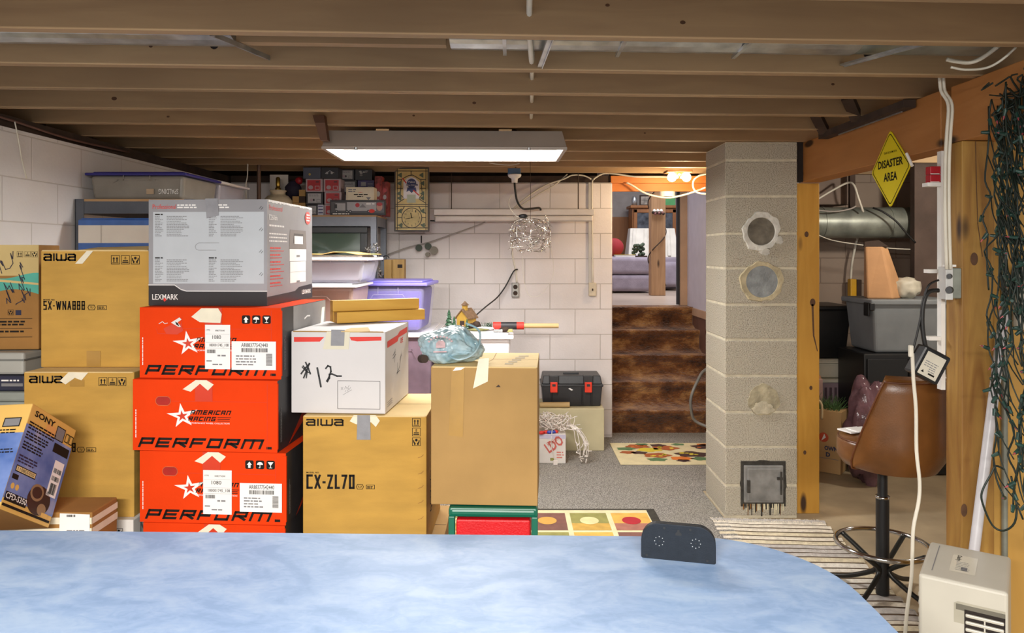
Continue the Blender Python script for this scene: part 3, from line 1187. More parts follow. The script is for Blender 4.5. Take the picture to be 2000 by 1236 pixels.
TM = lambda x, y: (m_mask, [(x - .12, y + .13), (x - .065, y + .165), (x + .0, y + .05), (x + .055, y + .145), (x + .095, y + .06), (x + .045, y), (x - .03, y)], .0018)
RT = lambda x, y: (m_orange2, [(x - .055, .30), (x + .065, .30), (x + .065, .0), (x - .055, .0)], .0008)
wheel_carton('orange carton with torn corner hole and two white labels, topmost of the orange stack', (-1.368, 2.728, 1.034), -4, .533, .50, .2585,
             (268, 553, 602, 740), 1, 1, None,
             [(m_mask, [(.37, .13), (.44, .01), (.56, .01), (.585, .09), (.575, .215), (.43, .205)], .002), RT(.52, 0)], grey=True)
wheel_carton('orange carton with cut-out red hand hole and bare front, second of the orange stack', (-1.379, 2.70, .7755), -4, .539, .50, .2575,
             (262, 555, 742, 884), 0, 0, (.213, .30), [RT(.49, 0), TM(.47, 0.0)])
wheel_carton('orange carton with closed hand hole and two white labels, third of the orange stack', (-1.351, 2.695, .517), -4, .543, .48, .2575,
             (277, 573, 886, 1025), 1, 2, (.21, .28), [RT(.49, 0), TM(.50, 0.0)])
wheel_carton('orange carton whose top edge shows above the table, fourth of the orange stack', (-1.336, 2.69, .2585), -4, .525, .48, .2575,
             (285, 575, 1028, 1170), 1, 0, None, [RT(.49, 0), TM(.5, 0.0)])
wheel_carton('orange carton standing on the carpet under the orange stack', (-1.336, 2.70, .008), -4, .525, .48, .2495,
             (285, 575, 1028, 1170), 0, 0, None, [])

# --- grey printer carton on top of the orange stack
m_lex = M('grey_gloss_carton', '949396', 0.4, var=0.06, vs=4)
m_lexp = M('pale_grey_panel', 'BBC0C4', 0.4, var=0.02)
m_lexk = M('gloss_black_print', '201C1F', 0.35, var=0.05)
c = Carton('printer_carton', 'large grey printer carton standing on top of the orange boxes', (-1.375, 2.81, 1.2935), -2.5, .455, .54, .40, m_lex)
f = c.map(290, 525, 390, 597)
F = c.F['front']
mb = c.mb
mb.poly(F, [(0.0, 0), (.455, 0), (.455, .052), (.145, .052), (.125, .058), (.10, .075), (.0, .075)], m_lexk)
mb.line(F, [(.0, .078), (.10, .078), (.125, .061), (.147, .055), (.455, .055)], .0025, m_whitep)
mb.text(F, 'LEXMARK', .014, .022, .021, m_whitep, w=.10, bold=.008)
mb.poly(F, [(.062, .014), (.07, .022), (.062, .03), (.056, .022)], m_redp, .0014)
a, b_ = f(299, 554), f(519, 414)
mb.rect(F, a[0], b_[0], a[1], b_[1], m_lexp)
u, v = f(298, 408)
mb.text(F, 'Professional', u, v, .017, m_redp, w=.09)
u, v = f(347, 402)
mb.dashes(F, u, v, .075, 2, .009, .005, m_whitep, 4, .95)
u, v = f(425, 402)
mb.dashes(F, u, v, .05, 2, .009, .005, m_whitep, 6, .95)
for bx, sd in ((303, 1), (410, 2)):
    for top, n_ in ((420, 13), (505, 14)):
        u, v = f(bx, top)
        mb.dashes(F, u, v, .03, 1, .01, .0042, m_print, sd, 1.0, .0016)
        mb.dashes(F, u, v - .0068, .034, n_, .0061, .0022, m_greyp, sd + 3, .5, .0016)
        mb.dashes(F, u + .045, v - .0068, .095, n_, .0061, .0022, m_greyp, sd + 9, .55, .0016)
u, v = f(383, 489)
mb.line(F, [(u + .092, v + .028), (u + .014, v + .028), (u + .004, v + .022), (u, v + .014), (u + .004, v + .004), (u + .014, v), (u + .08, v)], .0012, m_greyp, .0018)
for y in (404, 446, 489, 533):
    u, v = f(510, y + 4)
    mb.line(F, [(u, v), (u + .008, v + .009)], .0015, m_lexk, .0018)
    mb.line(F, [(u + .007, v - .003), (u + .014, v + .005)], .0015, m_lexk, .0018)
R = c.F['right']
mb.poly(R, [(0, 0), (.54, 0), (.54, .062), (.36, .055), (.31, .04), (.0, .033)], m_lexk)
mb.text(R, 'LEXMARK', .40, .022, .018, m_whitep, w=.12, bold=.008)
mb.text(R, 'Professional', .02, .362, .02, m_redp, w=.14)
mb.text(R, 'E260dn', .02, .325, .02, m_whitep, w=.085, bold=.01)
mb.dashes(R, .02, .30, .16, 1, .01, .007, m_whitep, 3, 1)
mb.dashes(R, .02, .27, .20, 3, .014, .005, m_whitep, 5, .9)
for k in range(6):
    mb.dashes(R, .03, .215 - .027 * k, .11, 1, .01, .006, m_redp, k + 2, 1)
    mb.dashes(R, .03, .205 - .027 * k, .15, 1, .01, .003, m_redp, k + 20, .8)
# printed picture of the printer
mb.poly(R, [(.24, .215), (.46, .215), (.45, .295), (.25, .295)], M('printer_grey', '77706C', .5))
mb.poly(R, [(.29, .24), (.42, .24), (.415, .28), (.295, .28)], M('printer_dark', '4A4442', .5), .0014)
mb.poly(R, [(.30, .236), (.41, .236), (.41, .27), (.30, .27)], m_whitep, .0018)
mb.rect(R, .245, .455, .165, .215, m_paper)
mb.rect(R, .25, .45, .075, .163, m_paper)
mb.rect(R, .25, .45, .1195, .1205, m_greyp, .0014)
mb.rect(R, .33, .37, .182, .19, m_greyp, .0014)
mb.rect(R, .25, .45, .1635, .165, m_greyp, .0014)
mb.rect(R, .33, .37, .075, .083, m_greyp, .0014)
for k in range(26):
    q = random.Random(k + 50)
    mb.rect(R, .01 + .02 * k, .028 + .02 * k, .394 - q.uniform(0, .004), .4005, m_whitep, .0012)
c.mb.rect(c.F['top'], .004, .45, .268, .272, m_lexk)
c.done(bevel=.003)
strip('tape', c.t, F, [f(403, 388), f(428, 388), f(430, 421), f(406, 427)], m_duct, .0022, .0008, 'grey duct tape')
mb = MB()
mb.disc(R, .475, .352, .036, m_redp, .002, 20, .028)
mb.dashes(R, .455, .362, .045, 3, .012, .006, m_whitep, 2, 1, .0026)
mb.build('round_sticker', c.t)['label'] = 'round red sticker'

# --- white postal carton
m_post_w = M('white_postal_carton', 'CFCCCB', 0.55, var=0.02, vs=4, bump=0.04, bs=60)
c = Carton('postal_carton', 'white postal carton with red bars and handwritten # 12', (-.822, 2.765, .8975), -4, .355, .41, .303, m_post_w)
f = c.map(569, 755, 647, 809)
F = c.F['front']
mb = c.mb
mb.poly(F, [f(574.5, 668), f(626, 667), f(634.5, 658), f(574.5, 658.5)], m_redp)
mb.poly(F, [f(688, 664), f(700, 666), f(747.5, 664), f(747.5, 656.5), f(685, 657.5)], m_redp)
m_marker = M('marker_ink', '2B2C2E', .6, var=.1)
H = lambda pts, t, lf=.001: mb.line(F, [f(*q) for q in pts], t, m_marker, lf)
H([(598, 709), (603, 720), (607, 731)], .006)
H([(605, 711), (600, 724), (594, 739)], .006)
H([(589, 731), (597, 720), (605, 712)], .006)
H([(593, 716), (601, 726), (599, 739)], .005)
H([(591, 718), (600, 728), (607, 729)], .004)
H([(621, 720), (624, 735), (628, 756)], .007)
H([(638, 720), (642, 715), (647, 717), (648, 726), (644, 738), (640, 745), (641, 746), (645, 739), (645, 732), (650, 731), (660, 735), (668, 735)], .006)
a, b_ = f(661, 800), f(745, 744)
mb.frame(F, a[0], b_[0], a[1], b_[1], .0014, m_print)
for q in ([(668, 757), (672, 762)], [(672, 757), (668, 762)], [(675, 761), (677, 755), (680, 760)], [(681, 759), (684, 753)], [(672, 772), (689, 762)],
          [(676, 766), (678, 763)], [(681, 765), (683, 759)], [(684, 762), (687, 757)]):
    mb.line(F, [f(*k) for k in q], .0012, m_greyp)
R = c.F['right']
mb.poly(R, [(.03, .24), (.20, .245), (.22, .258), (.38, .262), (.38, .285), (.24, .281), (.20, .27), (.03, .264)], m_redp)
mb.text(R, 'OPE', .25, .23, .022, m_redp, w=.05, bold=.02)
mb.line(R, [(.12, .2), (.16, .21)], .003, m_marker)
mb.line(R, [(.12, .188), (.17, .198)], .003, m_marker)
mb.line(R, [(.15, .17), (.16, .22)], .003, m_marker)
mb.line(R, [(.24, .165), (.27, .185), (.24, .14), (.19, .12), (.24, .125)], .003, m_marker)
mb.line(R, [(.20, .115), (.20, .16)], .003, m_marker)
for k in range(3):
    mb.line(R, [(.03, .02 + .008 * k), (.11, .022 + .008 * k)], .002, m_greyp)
mb.box(.006, .349, -.0015, .004, .30, .3045, m_cardb)
c.done(bevel=.003)
strip('tape', c.t, F, [f(648, 675), f(674, 675), f(675.5, 643), f(649, 643)], m_duct, .002, .0008, 'grey duct tape')
strip('tape', c.t, F, [f(632, 682), f(683, 682), f(686, 647), f(640, 647)], M('clear_tape', 'D8D2BC', .3, var=.02), .001, .0006, 'yellowed clear tape')
mb = MB()
mb.add([(.19, -.004, .305), (.30, .0, .304), (.27, .08, .312), (.2, .09, .308)], [(0, 1, 2, 3)], m_cardtop)
mb.build('raised_flap', c.t, solid=.003)

# --- gold carton under it
c = Carton('cardboard_box', 'gold-brown carton with big black lettering under the white postal carton', (-.768, 2.726, .404), -1, .455, .44, .490, m_card,
           {'top': m_cardtop})
f = c.map(590, 832, 812, 1074)
F = c.F['front']
mb = c.mb
u, v = f(597, 831)
aiwa_logo(mb, F, u, v, .136, .024)
for y, k in ((832, 'up2'), (851, 'stack'), (870, 'hands')):
    u, v = f(804, y)
    icon(mb, F, u, v, .031, k, m_print)
u, v = f(597, 924.5)
mb.text(F, 'MODEL NO.', u, v, .006, m_print, w=.048, bold=.02)
u, v = f(597, 955)
mb.stroke(F, 'CX-ZL70', u, v, .053, .178, .0082, m_print, gap=.26)
u, v = f(695, 955)
ovalmark(mb, F, u, v, .026, .017, .002, 'U')
u, v = f(714, 955)
mb.frame(F, u, u + .032, v, v + .016, .002, m_print)
mb.dashes(F, u + .004, v + .008, .024, 2, .005, .003, m_print, 3)
for y in (891, 923, 951, 980, 1012):
    mb.line(F, [f(816, y + 2), f(822, y), f(826, y - 4)], .002, m_cardd)
R = c.F['right']
mb.text(Fr(R.p(.10, .26), (0, 0, -1), (0, 1, 0), (1, 0, 0)), 'CX-ZL70', 0, 0, .06, m_print, w=.16, bold=.01)
seam(c)
c.done()
strip('tape', c.t, F, [f(696, 858), f(723, 858), f(722, 810), f(697, 810)], m_duct, .002, .0008, 'grey duct tape')
strip('tape', c.t, F, [f(682, 822), f(695, 828), f(708, 822), f(724, 824), f(733, 833), f(741, 821), f(733, 810), f(690, 810)], m_mask, .001, .0008, 'torn masking tape')
c = Carton('cardboard_box', 'plain brown carton on the carpet under the gold carton below the postal one', (-.76, 2.75, .008), 0, .50, .46, .394, m_cardb)
seam(c)
c.done()

# --- plain brown carton on the green cart
c = Carton('cardboard_box', 'plain unprinted brown carton standing on the green drawer cart', (-.279, 2.555, .627), -3, .367, .37, .474, m_cardb, {'top': m_cardtop})
f = c.map(841, 1050, 718, 988)
F = c.F['front']
mb = c.mb
TP = c.F['top']
mb.line(TP, [(.16, .0), (.20, .18), (.20, .36)], .002, m_cardd)
mb.rect(TP, .004, .363, .184, .187, m_cardd)
for k in range(5):
    q = random.Random(k)
    mb.rect(TP, .25 + .01 * k, .28 + .012 * k, .06 + .05 * k, .09 + .05 * k, M('faint_stamp', 'A89878', .8), .0007)
mb.disc(TP, .165, .12, .012, m_cardd)
mb.poly(F, [f(968, 757), f(978, 757), f(974, 752)], m_dark)
mb.box(.004, .363, -.002, .004, .470, .4755, m_cardtop)
R = c.F['right']
mb.line(R, [(.10, .10), (.10, .25)], .004, m_cardd)
c.done()
strip('tape', c.t, F, [f(876, 852), f(904, 855), f(907, 720), f(882, 720)], m_brown, .001, .0008, 'brown packing tape')
strip('tape', c.t, F, [f(924, 760), f(953, 746), f(955, 700), f(935, 702)], m_mask, .0016, .0008, 'torn masking tape')
strip('tape', c.t, F, [f(884, 726), f(900, 724), f(908, 719), f(890, 719)], m_paper, .002, .0006, 'scrap of torn paper')

# --- taped brown carton and the blue radio carton at the left
c = Carton('cardboard_box', 'small brown carton wrapped in two bands of white tape', (-1.778, 2.492, .008), 0, .368, .16, .613, m_cardd)
mb = c.mb
c.done()
F, R, TP = c.F['front'], c.F['right'], c.F['top']
for z0, z1 in ((.574, .596), (.537, .561)):
    mb = MB()
    mb.rect(F, 0, .368, z0, z1, m_mask, .0012)
    mb.rect(R, 0, .16, z0, z1, m_mask, .0012)
    mb.build('tape_band', c.t)['label'] = 'white tape band'
mb = MB()
mb.slab(F, [(.26, .545), (.362, .541), (.362, .607), (.262, .611)], .001, m_paper, .002)
mb.barcode(F, .285, .315, .599, .607, m_print, 5, 10, .0036)
mb.dashes(F, .285, .551, .06, 1, .01, .004, m_greyp, 2, 1, .0036)
mb.build('address_label', c.t)

Rm = Matrix(((0.035, -0.999, -0.037, 0), (0.846, 0.01, 0.533, 0), (-0.531, -0.05, 0.846, 0), (0, 0, 0, 1)))
t = thing('radio_carton', 'blue and yellow radio carton tilted back beside the gold cartons', 'box', (-1.534, 2.22, .727))
t.rotation_euler = Rm.to_euler()
# local: x = right face width, y = left along the front, z = up
m_sonyy = M('yellow_carton', 'DDB25E', .55, var=.03, vs=6)
m, nt, b, L = base_mat('blue_print')
tc = nt.nodes.new('ShaderNodeTexCoord')
n = node(nt, 'ShaderNodeTexNoise', Scale=9.0, Detail=3.0)
L.new(tc.outputs['Object'], n.inputs['Vector'])
L.new(ramp(nt, n.outputs[0], [(0.3, lin('3F5FA0')), (0.55, lin('6F86BC')), (0.75, lin('B9B2B8'))]), b.inputs['Base Color'])
b.inputs['Roughness'].default_value = .5
m_blue = m
w_, d_, h_ = .264, .42, .331
mb = MB()
mb.box(0, w_, 0, d_, 0, h_, m_sonyy, {'bottom': m_cardd})
RF = Fr((0, 0, 0), (1, 0, 0), (0, 0, 1), (0, -1, 0))       # label side
LF = Fr((0, d_, 0), (0, -1, 0), (0, 0, 1), (-1, 0, 0))      # wide front
mb.rect(RF, 0, w_, .035, .265, m_blue)
mb.rect(LF, 0, d_, .02, .235, m_blue)
mb.rect(RF, .10, .20, .20, .3, M('peach_print', 'D8A05C', .55), .0007)
mb.text(RF, 'SONY', .025, .297, .02, m_print, w=.115, bold=.03)
mb.dashes(RF, .012, .272, .15, 3, .009, .005, m_print, 2, .9, .0014)
mb.dashes(RF, .012, .24, .13, 3, .009, .005, m_print, 3, .9, .0014)
mb.dashes(RF, .012, .208, .11, 3, .009, .005, m_print, 4, .9, .0014)
mb.dashes(RF, .012, .165, .10, 3, .009, .005, M('navy_print', '1E2140', .6), 5, .9, .0014)
mb.rect(RF, .155, .205, .265, .31, m_greyp, .0014)
mb.frame(RF, .155, .205, .265, .31, .003, m_print, .0016)
for q in (.212, .237):
    mb.frame(RF, q, q + .022, .272, .302, .003, m_print, .0016)
mb.rect(RF, .165, .255, .225, .255, m_print, .0014)
mb.rect(RF, .195, .25, .09, .205, m_paper, .0014)
mb.barcode(RF, .20, .245, .165, .18, m_print, 3, 14, .002)
mb.barcode(RF, .20, .245, .14, .155, m_print, 4, 14, .002)
mb.barcode(RF, .205, .24, .097, .132, m_print, 5, 14, .002)
mb.rect(RF, .015, .12, .118, .138, m_print, .0014)
mb.rect(RF, .018, .117, .121, .135, M('display_cream', 'D8C28C', .5), .0018)
mb.text(RF, '1108S5020', .024, .123, .010, m_print, w=.086, lift=.0022)
mb.rect(RF, .01, .04, .095, .11, m_print, .0014)
mb.disc(RF, .025, .075, .009, m_sonyy, .0014)
mb.disc(RF, .048, .075, .009, m_sonyy, .0014)
mb.rect(RF, .005, .115, .028, .055, m_print, .0014)
mb.text(RF, 'CFD-S350', .008, .035, .018, m_whitep, w=.105, bold=.012, lift=.002)
mb.rect(RF, .004, .255, .012, .02, m_print, .0014)
# printed picture of the radio
m_rad = M('radio_dark', '2A2623', .4)
mb.disc(RF, .17, .065, .062, m_rad, .0014, 26, .045)
mb.disc(RF, .15, .085, .035, M('radio_tan', '8E7658', .4), .002, 22, .026)
mb.disc(RF, .15, .085, .026, m_rad, .0024, 22, .018)
mb.disc(RF, .195, .042, .024, M('radio_tan', '8E7658', .4), .002, 20, .018)
mb.rect(RF, .20, .235, .02, .035, m_sonyy, .0024)
mb.rect(LF, d_ - .075, d_ - .02, .255, .285, m_greyp, .0014)
mb.frame(LF, d_ - .075, d_ - .02, .255, .285, .003, m_print, .0016)
mb.dashes(LF, d_ - .12, .243, .10, 2, .009, .004, m_print, 8, .9, .0014)
mb.dashes(LF, d_ - .07, .18, .06, 2, .009, .004, m_print, 9, .9, .0014)
mb.build('carton_body', t, .003)
c = Carton('cardboard_box', 'low brown carton holding up the tilted radio carton', (-1.98, 2.16, .008), 0, .46, .28, .548, m_cardd)
seam(c)
c.done()

# --- far left pile along the wall
m_yel = M('pale_yellow_carton', 'CDB478', .7, var=.05, vs=5)
c = Carton('cardboard_box', 'scribbled carton with a teal wave print at the left edge', (-2.225, 3.0, 1.10), 4, .30, .16, .425, m_cardd)
F = c.F['front']
mb = c.mb
mb.rect(F, .0, .30, .30, .425, m_yel)
wv = [(.3 * i / 14, .30 + .012 * sin(i * .5 + 1)) for i in range(15)]
mb.poly(F, wv + [(.30, .24)] + [(.3 * (14 - i) / 14, .225 + .02 * sin(i * .35)) for i in range(15)], M('teal_print', '4FA795', .6), .0012)
mb.poly(F, [(0, .265), (.15, .285), (.30, .27), (.30, .262), (.15, .275), (0, .25)], m_yel, .0018)
for k, x in enumerate((.215, .245, .272)):
    icon(mb, F, x, .375, .024, ('up2', 'stack', 'hands')[k], m_print)
for sd, (cx, cy, a, b_) in enumerate(((.16, .35, .05, .05), (.235, .30, .012, .06), (.24, .215, .03, .035), (.185, .235, .02, .05))):
    q = random.Random(sd)
    pts = [(cx + q.uniform(-a, a), cy + q.uniform(-b_, b_)) for _ in range(14)]
    pts.sort(key=lambda p_: p_[0] + .4 * p_[1])
    mb.line(F, pts, .003, M('ink_purple', '2E2A3C', .7), .0022)
for z in (.125, .085, .05):
    mb.rect(F, .02, .275, z, z + .002, m_print)
for z in (.11, .098, .07):
    mb.dashes(F, .12, z, .13, 1, .01, .007, m_print, int(z * 1000), .9)
icon(mb, F, .18, .14, .022, 'hands', m_print)
mb.rect(F, .21, .232, .14, .16, M('navy_print', '1E2140', .6))
c.done()
c = Carton('cardboard_box', 'red-banded brown carton wedged behind the scribbled one', (-2.20, 3.19, 1.097), 0, .34, .18, .24, M('mauve_carton', '8E7264', .8, var=.05), cat='box')
c.mb.rect(c.F['front'], 0, .34, .132, .212, m_redp)
c.mb.rect(c.F['front'], 0, .34, .212, .24, m_cardd)
c.mb.text(c.F['front'], '8½ x 11', .20, .18, .022, m_whitep, w=.09, bold=.02)
c.done()
m_greyplas = M('grey_plastic', 'A7A7A0', .5, var=.05, vs=5)
t = thing('storage_case', 'grey plastic case lying under the scribbled carton at the left edge', 'case', (-2.23, 2.95, 1.008))
mb = MB()
mb.box(0, .29, 0, .2, 0, .088, m_greyplas)
mb.build('case_body', t, .01)
mb = MB()
mb.box(-.004, .294, -.004, .204, .055, .062, M('grey_dark', '6E706C', .5))
mb.build('lid_seam', t, .002)
c = Carton('cardboard_box', 'dark green carton peeking out beside the grey case', (-2.10, 3.185, .947), 0, .265, .2, .148, M('dark_green_carton', '2C3630', .6, var=.06))
c.mb.text(c.F['front'], 'Mr.', .055, .085, .02, m_whitep, w=.05)
c.mb.disc(c.F['front'], .05, .115, .012, M('brown_print', '6A4030', .6))
c.done()
c = Carton('cardboard_box', 'flat navy blue carton under the grey case at the left edge', (-2.24, 2.93, .948), 0, .315, .23, .058, M('navy_carton', '20233A', .5, var=.08))
c.mb.text(c.F['front'], 'RS', .17, .030, .016, M('orange_print', 'D8763C', .6), w=.03, bold=.02)
c.mb.text(c.F['front'], 'NE', .17, .010, .012, m_whitep, w=.03)
c.mb.rect(c.F['front'], .225, .31, .018, .030, m_greyp)
c.mb.dashes(c.F['front'], .225, .038, .07, 1, .01, .006, m_whitep, 2, 1)
c.done()
t = thing('storage_tote', 'big grey-green plastic tote at the bottom left behind the cartons', 'tote', (-2.245, 2.92, .008))
mb = MB()
mb.hexa([(.03, .03, 0), (.35, .03, 0), (.35, .45, 0), (.03, .45, 0)], [(0, 0, .90), (.40, 0, .90), (.40, .48, .90), (0, .48, .90)],
        M('greygreen_plastic', '8D938C', .5, var=.06))
mb.build('tote_body', t, .012)
mb = MB()
mb.box(-.005, .41, -.008, .49, .90, .938, M('greygreen_plastic', '8D938C', .5))
mb.build('lid', t, .01)
# ================================================================== TABLE AND THE THINGS IN FRONT
m, nt, b, L = base_mat('blue_laminate')
v = objcoord(nt, (1, 1.6, 1), (0, 0, 0.5))
n = node(nt, 'ShaderNodeTexNoise', Scale=5.0, Detail=5.0, Distortion=1.5)
L.new(v, n.inputs['Vector'])
n2 = node(nt, 'ShaderNodeTexNoise', Scale=22.0, Detail=4.0, Distortion=2.0)
L.new(v, n2.inputs['Vector'])
ad = node(nt, 'ShaderNodeMath', operation='MULTIPLY_ADD')
L.new(n2.outputs[0], ad.inputs[0])
ad.inputs[1].default_value = .35
L.new(n.outputs[0], ad.inputs[2])
L.new(ramp(nt, ad.outputs[0], [(0.52, lin('86A4CC')), (0.66, lin('94B0D6')), (0.85, lin('A6BEDC'))]), b.inputs['Base Color'])
b.inputs['Roughness'].default_value = .5
m_blue_top = m
t = thing('table', 'long blue marbled table with a rounded right end in the foreground', 'table', (0, 0, 0))
A0, A1 = (-1.75, 2.02), (.55, 1.965)
pts = [(-1.75, .86), (.40, .80)]
pts += [(.40 + .36 * sin(radians(a)), 1.10 - .30 * cos(radians(a))) for a in range(0, 91, 10)][1:]
pts += [(.765, 1.55)]
cx_, cy_, rx_, ry_ = .46, 1.64, .305, .328
pts += [(cx_ + rx_ * cos(radians(a)), cy_ + ry_ * sin(radians(a))) for a in range(0, 91, 7)]
pts += [(-1.75, 2.02)]
mb = MB()
mb.slab(Fr((0, 0, 0), (1, 0, 0), (0, 1, 0), (0, 0, 1)), pts, .006, m_blue_top, .734)
mb.build('tabletop', t)
mb = MB()
mb.slab(Fr((0, 0, 0), (1, 0, 0), (0, 1, 0), (0, 0, 1)), [(x * .996 - .002, 1.4 + (y - 1.4) * .994) for x, y in pts], .032, m_dark, .702)
mb.build('table_edge', t)
for x, y in ((-1.5, 1.0), (-1.5, 1.75), (.35, 1.0), (.35, 1.75)):
    mb = MB()
    mb.cyl((x, y, .702), (x, y, .0085), .024, m_dark, .018, 14)
    mb.build('leg', t)

# small black sounder standing on its edge
ang = math.atan2(-.034, .17)
t = thing('wall_chime', 'small black plastic unit with a rounded top standing on the blue table', 'device', (PX(1252, 1.83), 1.83, .7405), radians(-14))
mb = MB()
wd, hg, th = .178, .088, .020
pts = [(0, 0.003), (.003, 0), (wd - .003, 0), (wd, .003), (wd, .04)]
pts += [(wd - .042 + .042 * cos(radians(a)), .044 + .044 * sin(radians(a))) for a in range(10, 91, 10)]
pts += [(.042 - .042 * sin(radians(a)), .044 + .044 * cos(radians(a))) for a in range(0, 91, 10)]
m_navyblk = M('charcoal_blue_plastic', '1F252D', .55, var=.05, vs=60, bump=.08, bs=300, spec=.2)
fr = Fr((0, 0, 0), (1, 0, 0), (0, 0, 1), (0, -1, 0))
mb.slab(fr, pts, th, m_navyblk, -th)
mb.poly(fr, [(.083, .063), (.097, .063), (.097, .068), (.093, .072), (.092, .077), (.088, .077), (.087, .072), (.083, .068)], m_black)
for u, v in ((.056, .078), (.118, .079), (.014, .008), (.158, .008)):
    mb.disc(fr, u, v, .003, m_black, .0006, 10)
for cx, cy in ((.044, .045), (.131, .047)):
    for a in range(0, 360, 45):
        mb.disc(fr, cx + .011 * cos(radians(a)), cy + .011 * sin(radians(a)), .0012, M('hole_glint', 'A8ACB0', .4), .0006, 6)
    mb.disc(fr, cx, cy, .0018, m_black, .0006, 8)
mb.build('casing', t, .0015)

# green drawer cart with a red drawer
m_green = M('green_plastic', '0F6650', .35, var=.03)
m_redd = M('red_drawer', 'D0101A', .45, var=.03, bump=.25, bs=160)
t = thing('drawer_cart', 'green drawer cart with a red drawer, under the plain brown carton', 'cart', (-.217, 2.53, .008), radians(-2))
cw, cdp, chh = .305, .42, .616
mb = MB()
mb.box(0, cw, 0, cdp, chh - .032, chh, m_green)
mb.box(.006, cw - .006, -.004, .012, chh - .028, chh - .004, m_green)
mb.build('cart_top', t, .008)
for x in (0, cw - .022):
    for y in (0, cdp - .022):
        mb = MB()
        mb.box(x, x + .022, y, y + .022, .03, chh - .03, m_green)
        mb.build('upright', t, .003)
for z0 in (.40, .22, .04):
    dr = None
    mb = MB()
    mb.box(.026, cw - .026, .004, cdp - .03, z0, z0 + .175, m_redd)
    dr = mb.build('drawer', t, .006)
    dr['label'] = 'red drawer'
for x in (.002, cw - .012):
    mb = MB()
    mb.bar((x + .005, .02, .05), (x + .005, cdp - .02, .57), .01, .018, m_green)
    mb.bar((x + .005, .02, .57), (x + .005, cdp - .02, .05), .01, .018, m_green)
    mb.build('side_brace', t)
for x in (.02, cw - .02):
    for y in (.02, cdp - .02):
        mb = MB()
        mb.cyl((x - .009, y, .02), (x + .009, y, .02), .0195, m_black)
        mb.build('caster', t)

# blue plastic bag on the brown carton
m, nt, b, L = base_mat('thin_blue_bag')
b.inputs['Base Color'].default_value = lin('9CC4D2')
b.inputs['Roughness'].default_value = .15
b.inputs['Transmission Weight'].default_value = .15
b.inputs['Alpha'].default_value = .88
v = objcoord(nt)
n = node(nt, 'ShaderNodeTexNoise', Scale=7.0, Detail=2.0, Distortion=2.5)
L.new(v, n.inputs['Vector'])
L.new(ramp(nt, n.outputs[0], [(.35, lin('93B8C4')), (.6, lin('C2DAE0'))]), b.inputs['Base Color'])
n = node(nt, 'ShaderNodeTexNoise', Scale=9.0, Detail=2.5, Distortion=1.5)
L.new(v, n.inputs['Vector'])
bp = node(nt, 'ShaderNodeBump', Strength=.7, Distance=.04)
L.new(n.outputs[0], bp.inputs['Height'])
L.new(bp.outputs[0], b.inputs['Normal'])
m_bag = m
t = thing('plastic_bag', 'crumpled translucent blue plastic bag on the plain brown carton', 'bag', (-.218, 2.665, 1.1035))
mb = MB()
bm = bmesh.new()
bmesh.ops.create_icosphere(bm, subdivisions=5, radius=1)
vs = []
for q in bm.verts:
    p = q.co.copy()
    f = 1 + .16 * noise.noise(p * 1.6 + Vector((3, 1, 0))) + .10 * abs(noise.noise(p * 4 + Vector((0, 5, 2)))) + .04 * noise.noise(p * 9)
    x, y, z = p.x * .118 * f, p.y * .09 * f, p.z * .066 * f
    z = max(z + .054, .001 + .004 * abs(noise.noise(p * 6)))
    if p.x > .35:
        z *= 1 - .45 * (p.x - .35)
    z += .012 * noise.noise(Vector((x * 14, y * 14, 3)))
    vs.append((x, y, max(.001, z)))
bm.verts.index_update()
mb.add(vs, [tuple(w.index for w in f.verts) for f in bm.faces], m_bag, True)
bm.free()
mb.build('bag_skin', t)
mb = MB()
fb = Fr((-.03, -.108, .055), (.98, .15, 0), (.03, .25, .95), (0, -1, .2))
m_fad = M('faded_red', 'B08E90', .4, var=.1, vs=60)
for k in range(9):
    a = radians(150 - 15 * k)
    cx_, cy_ = .0 + .045 * cos(a), .012 + .034 * sin(a)
    mb.poly(fb, [(cx_ + .005 * cos(a + b_), cy_ + .004 * sin(a + b_)) for b_ in (0.6, 2.2, 3.8, 5.4)], m_fad, .007)
mb.poly(fb, [(-.014, .006), (.018, .006), (.018, .022), (.010, .032), (-.006, .032), (-.014, .022)], m_fad, .007)
mb.rect(fb, -.022, .024, -.010, -.005, m_fad, .008)
mb.build('bag_print', t)
mb = MB()
mb.cyl((-.100, -.055, .017), (-.085, -.085, .020), .015, m_dark, .014, 18)
mb.build('dark_tube_end', t)
mb = MB()
mb.tube([(.0, -.085, .03), (.03, -.10, .02), (.07, -.095, .03), (.10, -.06, .06), (.10, .0, .11), (.05, .02, .135)], .004, m_bag, 6)
mb.tube([(-.09, -.02, .08), (-.04, -.07, .075), (.02, -.09, .055), (.08, -.085, .04)], .004, m_bag, 6)
mb.build('bag_fold', t)

# lumber offcuts on the postal carton
m_lum = wood('lumber_yellow', 'C08F34', 'D8AC4C', 'X', 1.0, .6, True, .8, .12, 9)
m_lumend = M('lumber_end', 'A8782E', .8, var=.12, vs=30)
a_ = math.atan2(.21, .313)
for i, (lab, loc, ln) in enumerate((('yellow lumber offcut at the front of the three on the postal carton', (-.712, 3.02, 1.2052), .385),
                                    ('yellow lumber offcut behind the front one, its end showing at the left', (-.742, 3.075, 1.2052), .36),
                                    ('yellow lumber offcut lying on top of the other two', (-.735, 3.042, 1.2512), .375))):
    t = tag(bpy.data.objects.new('lumber_offcut', None), lab, 'lumber', 'lumber offcuts on the postal carton')
    COL.objects.link(t)
    t.location = loc
    t.rotation_euler = (0, 0, radians(29 if i != 2 else 27))
    mb = MB()
    mb.box(0, ln, 0, .045, 0, .045, m_lum, {'left': m_lumend, 'right': m_lumend})
    mb.build('board', t, .003)

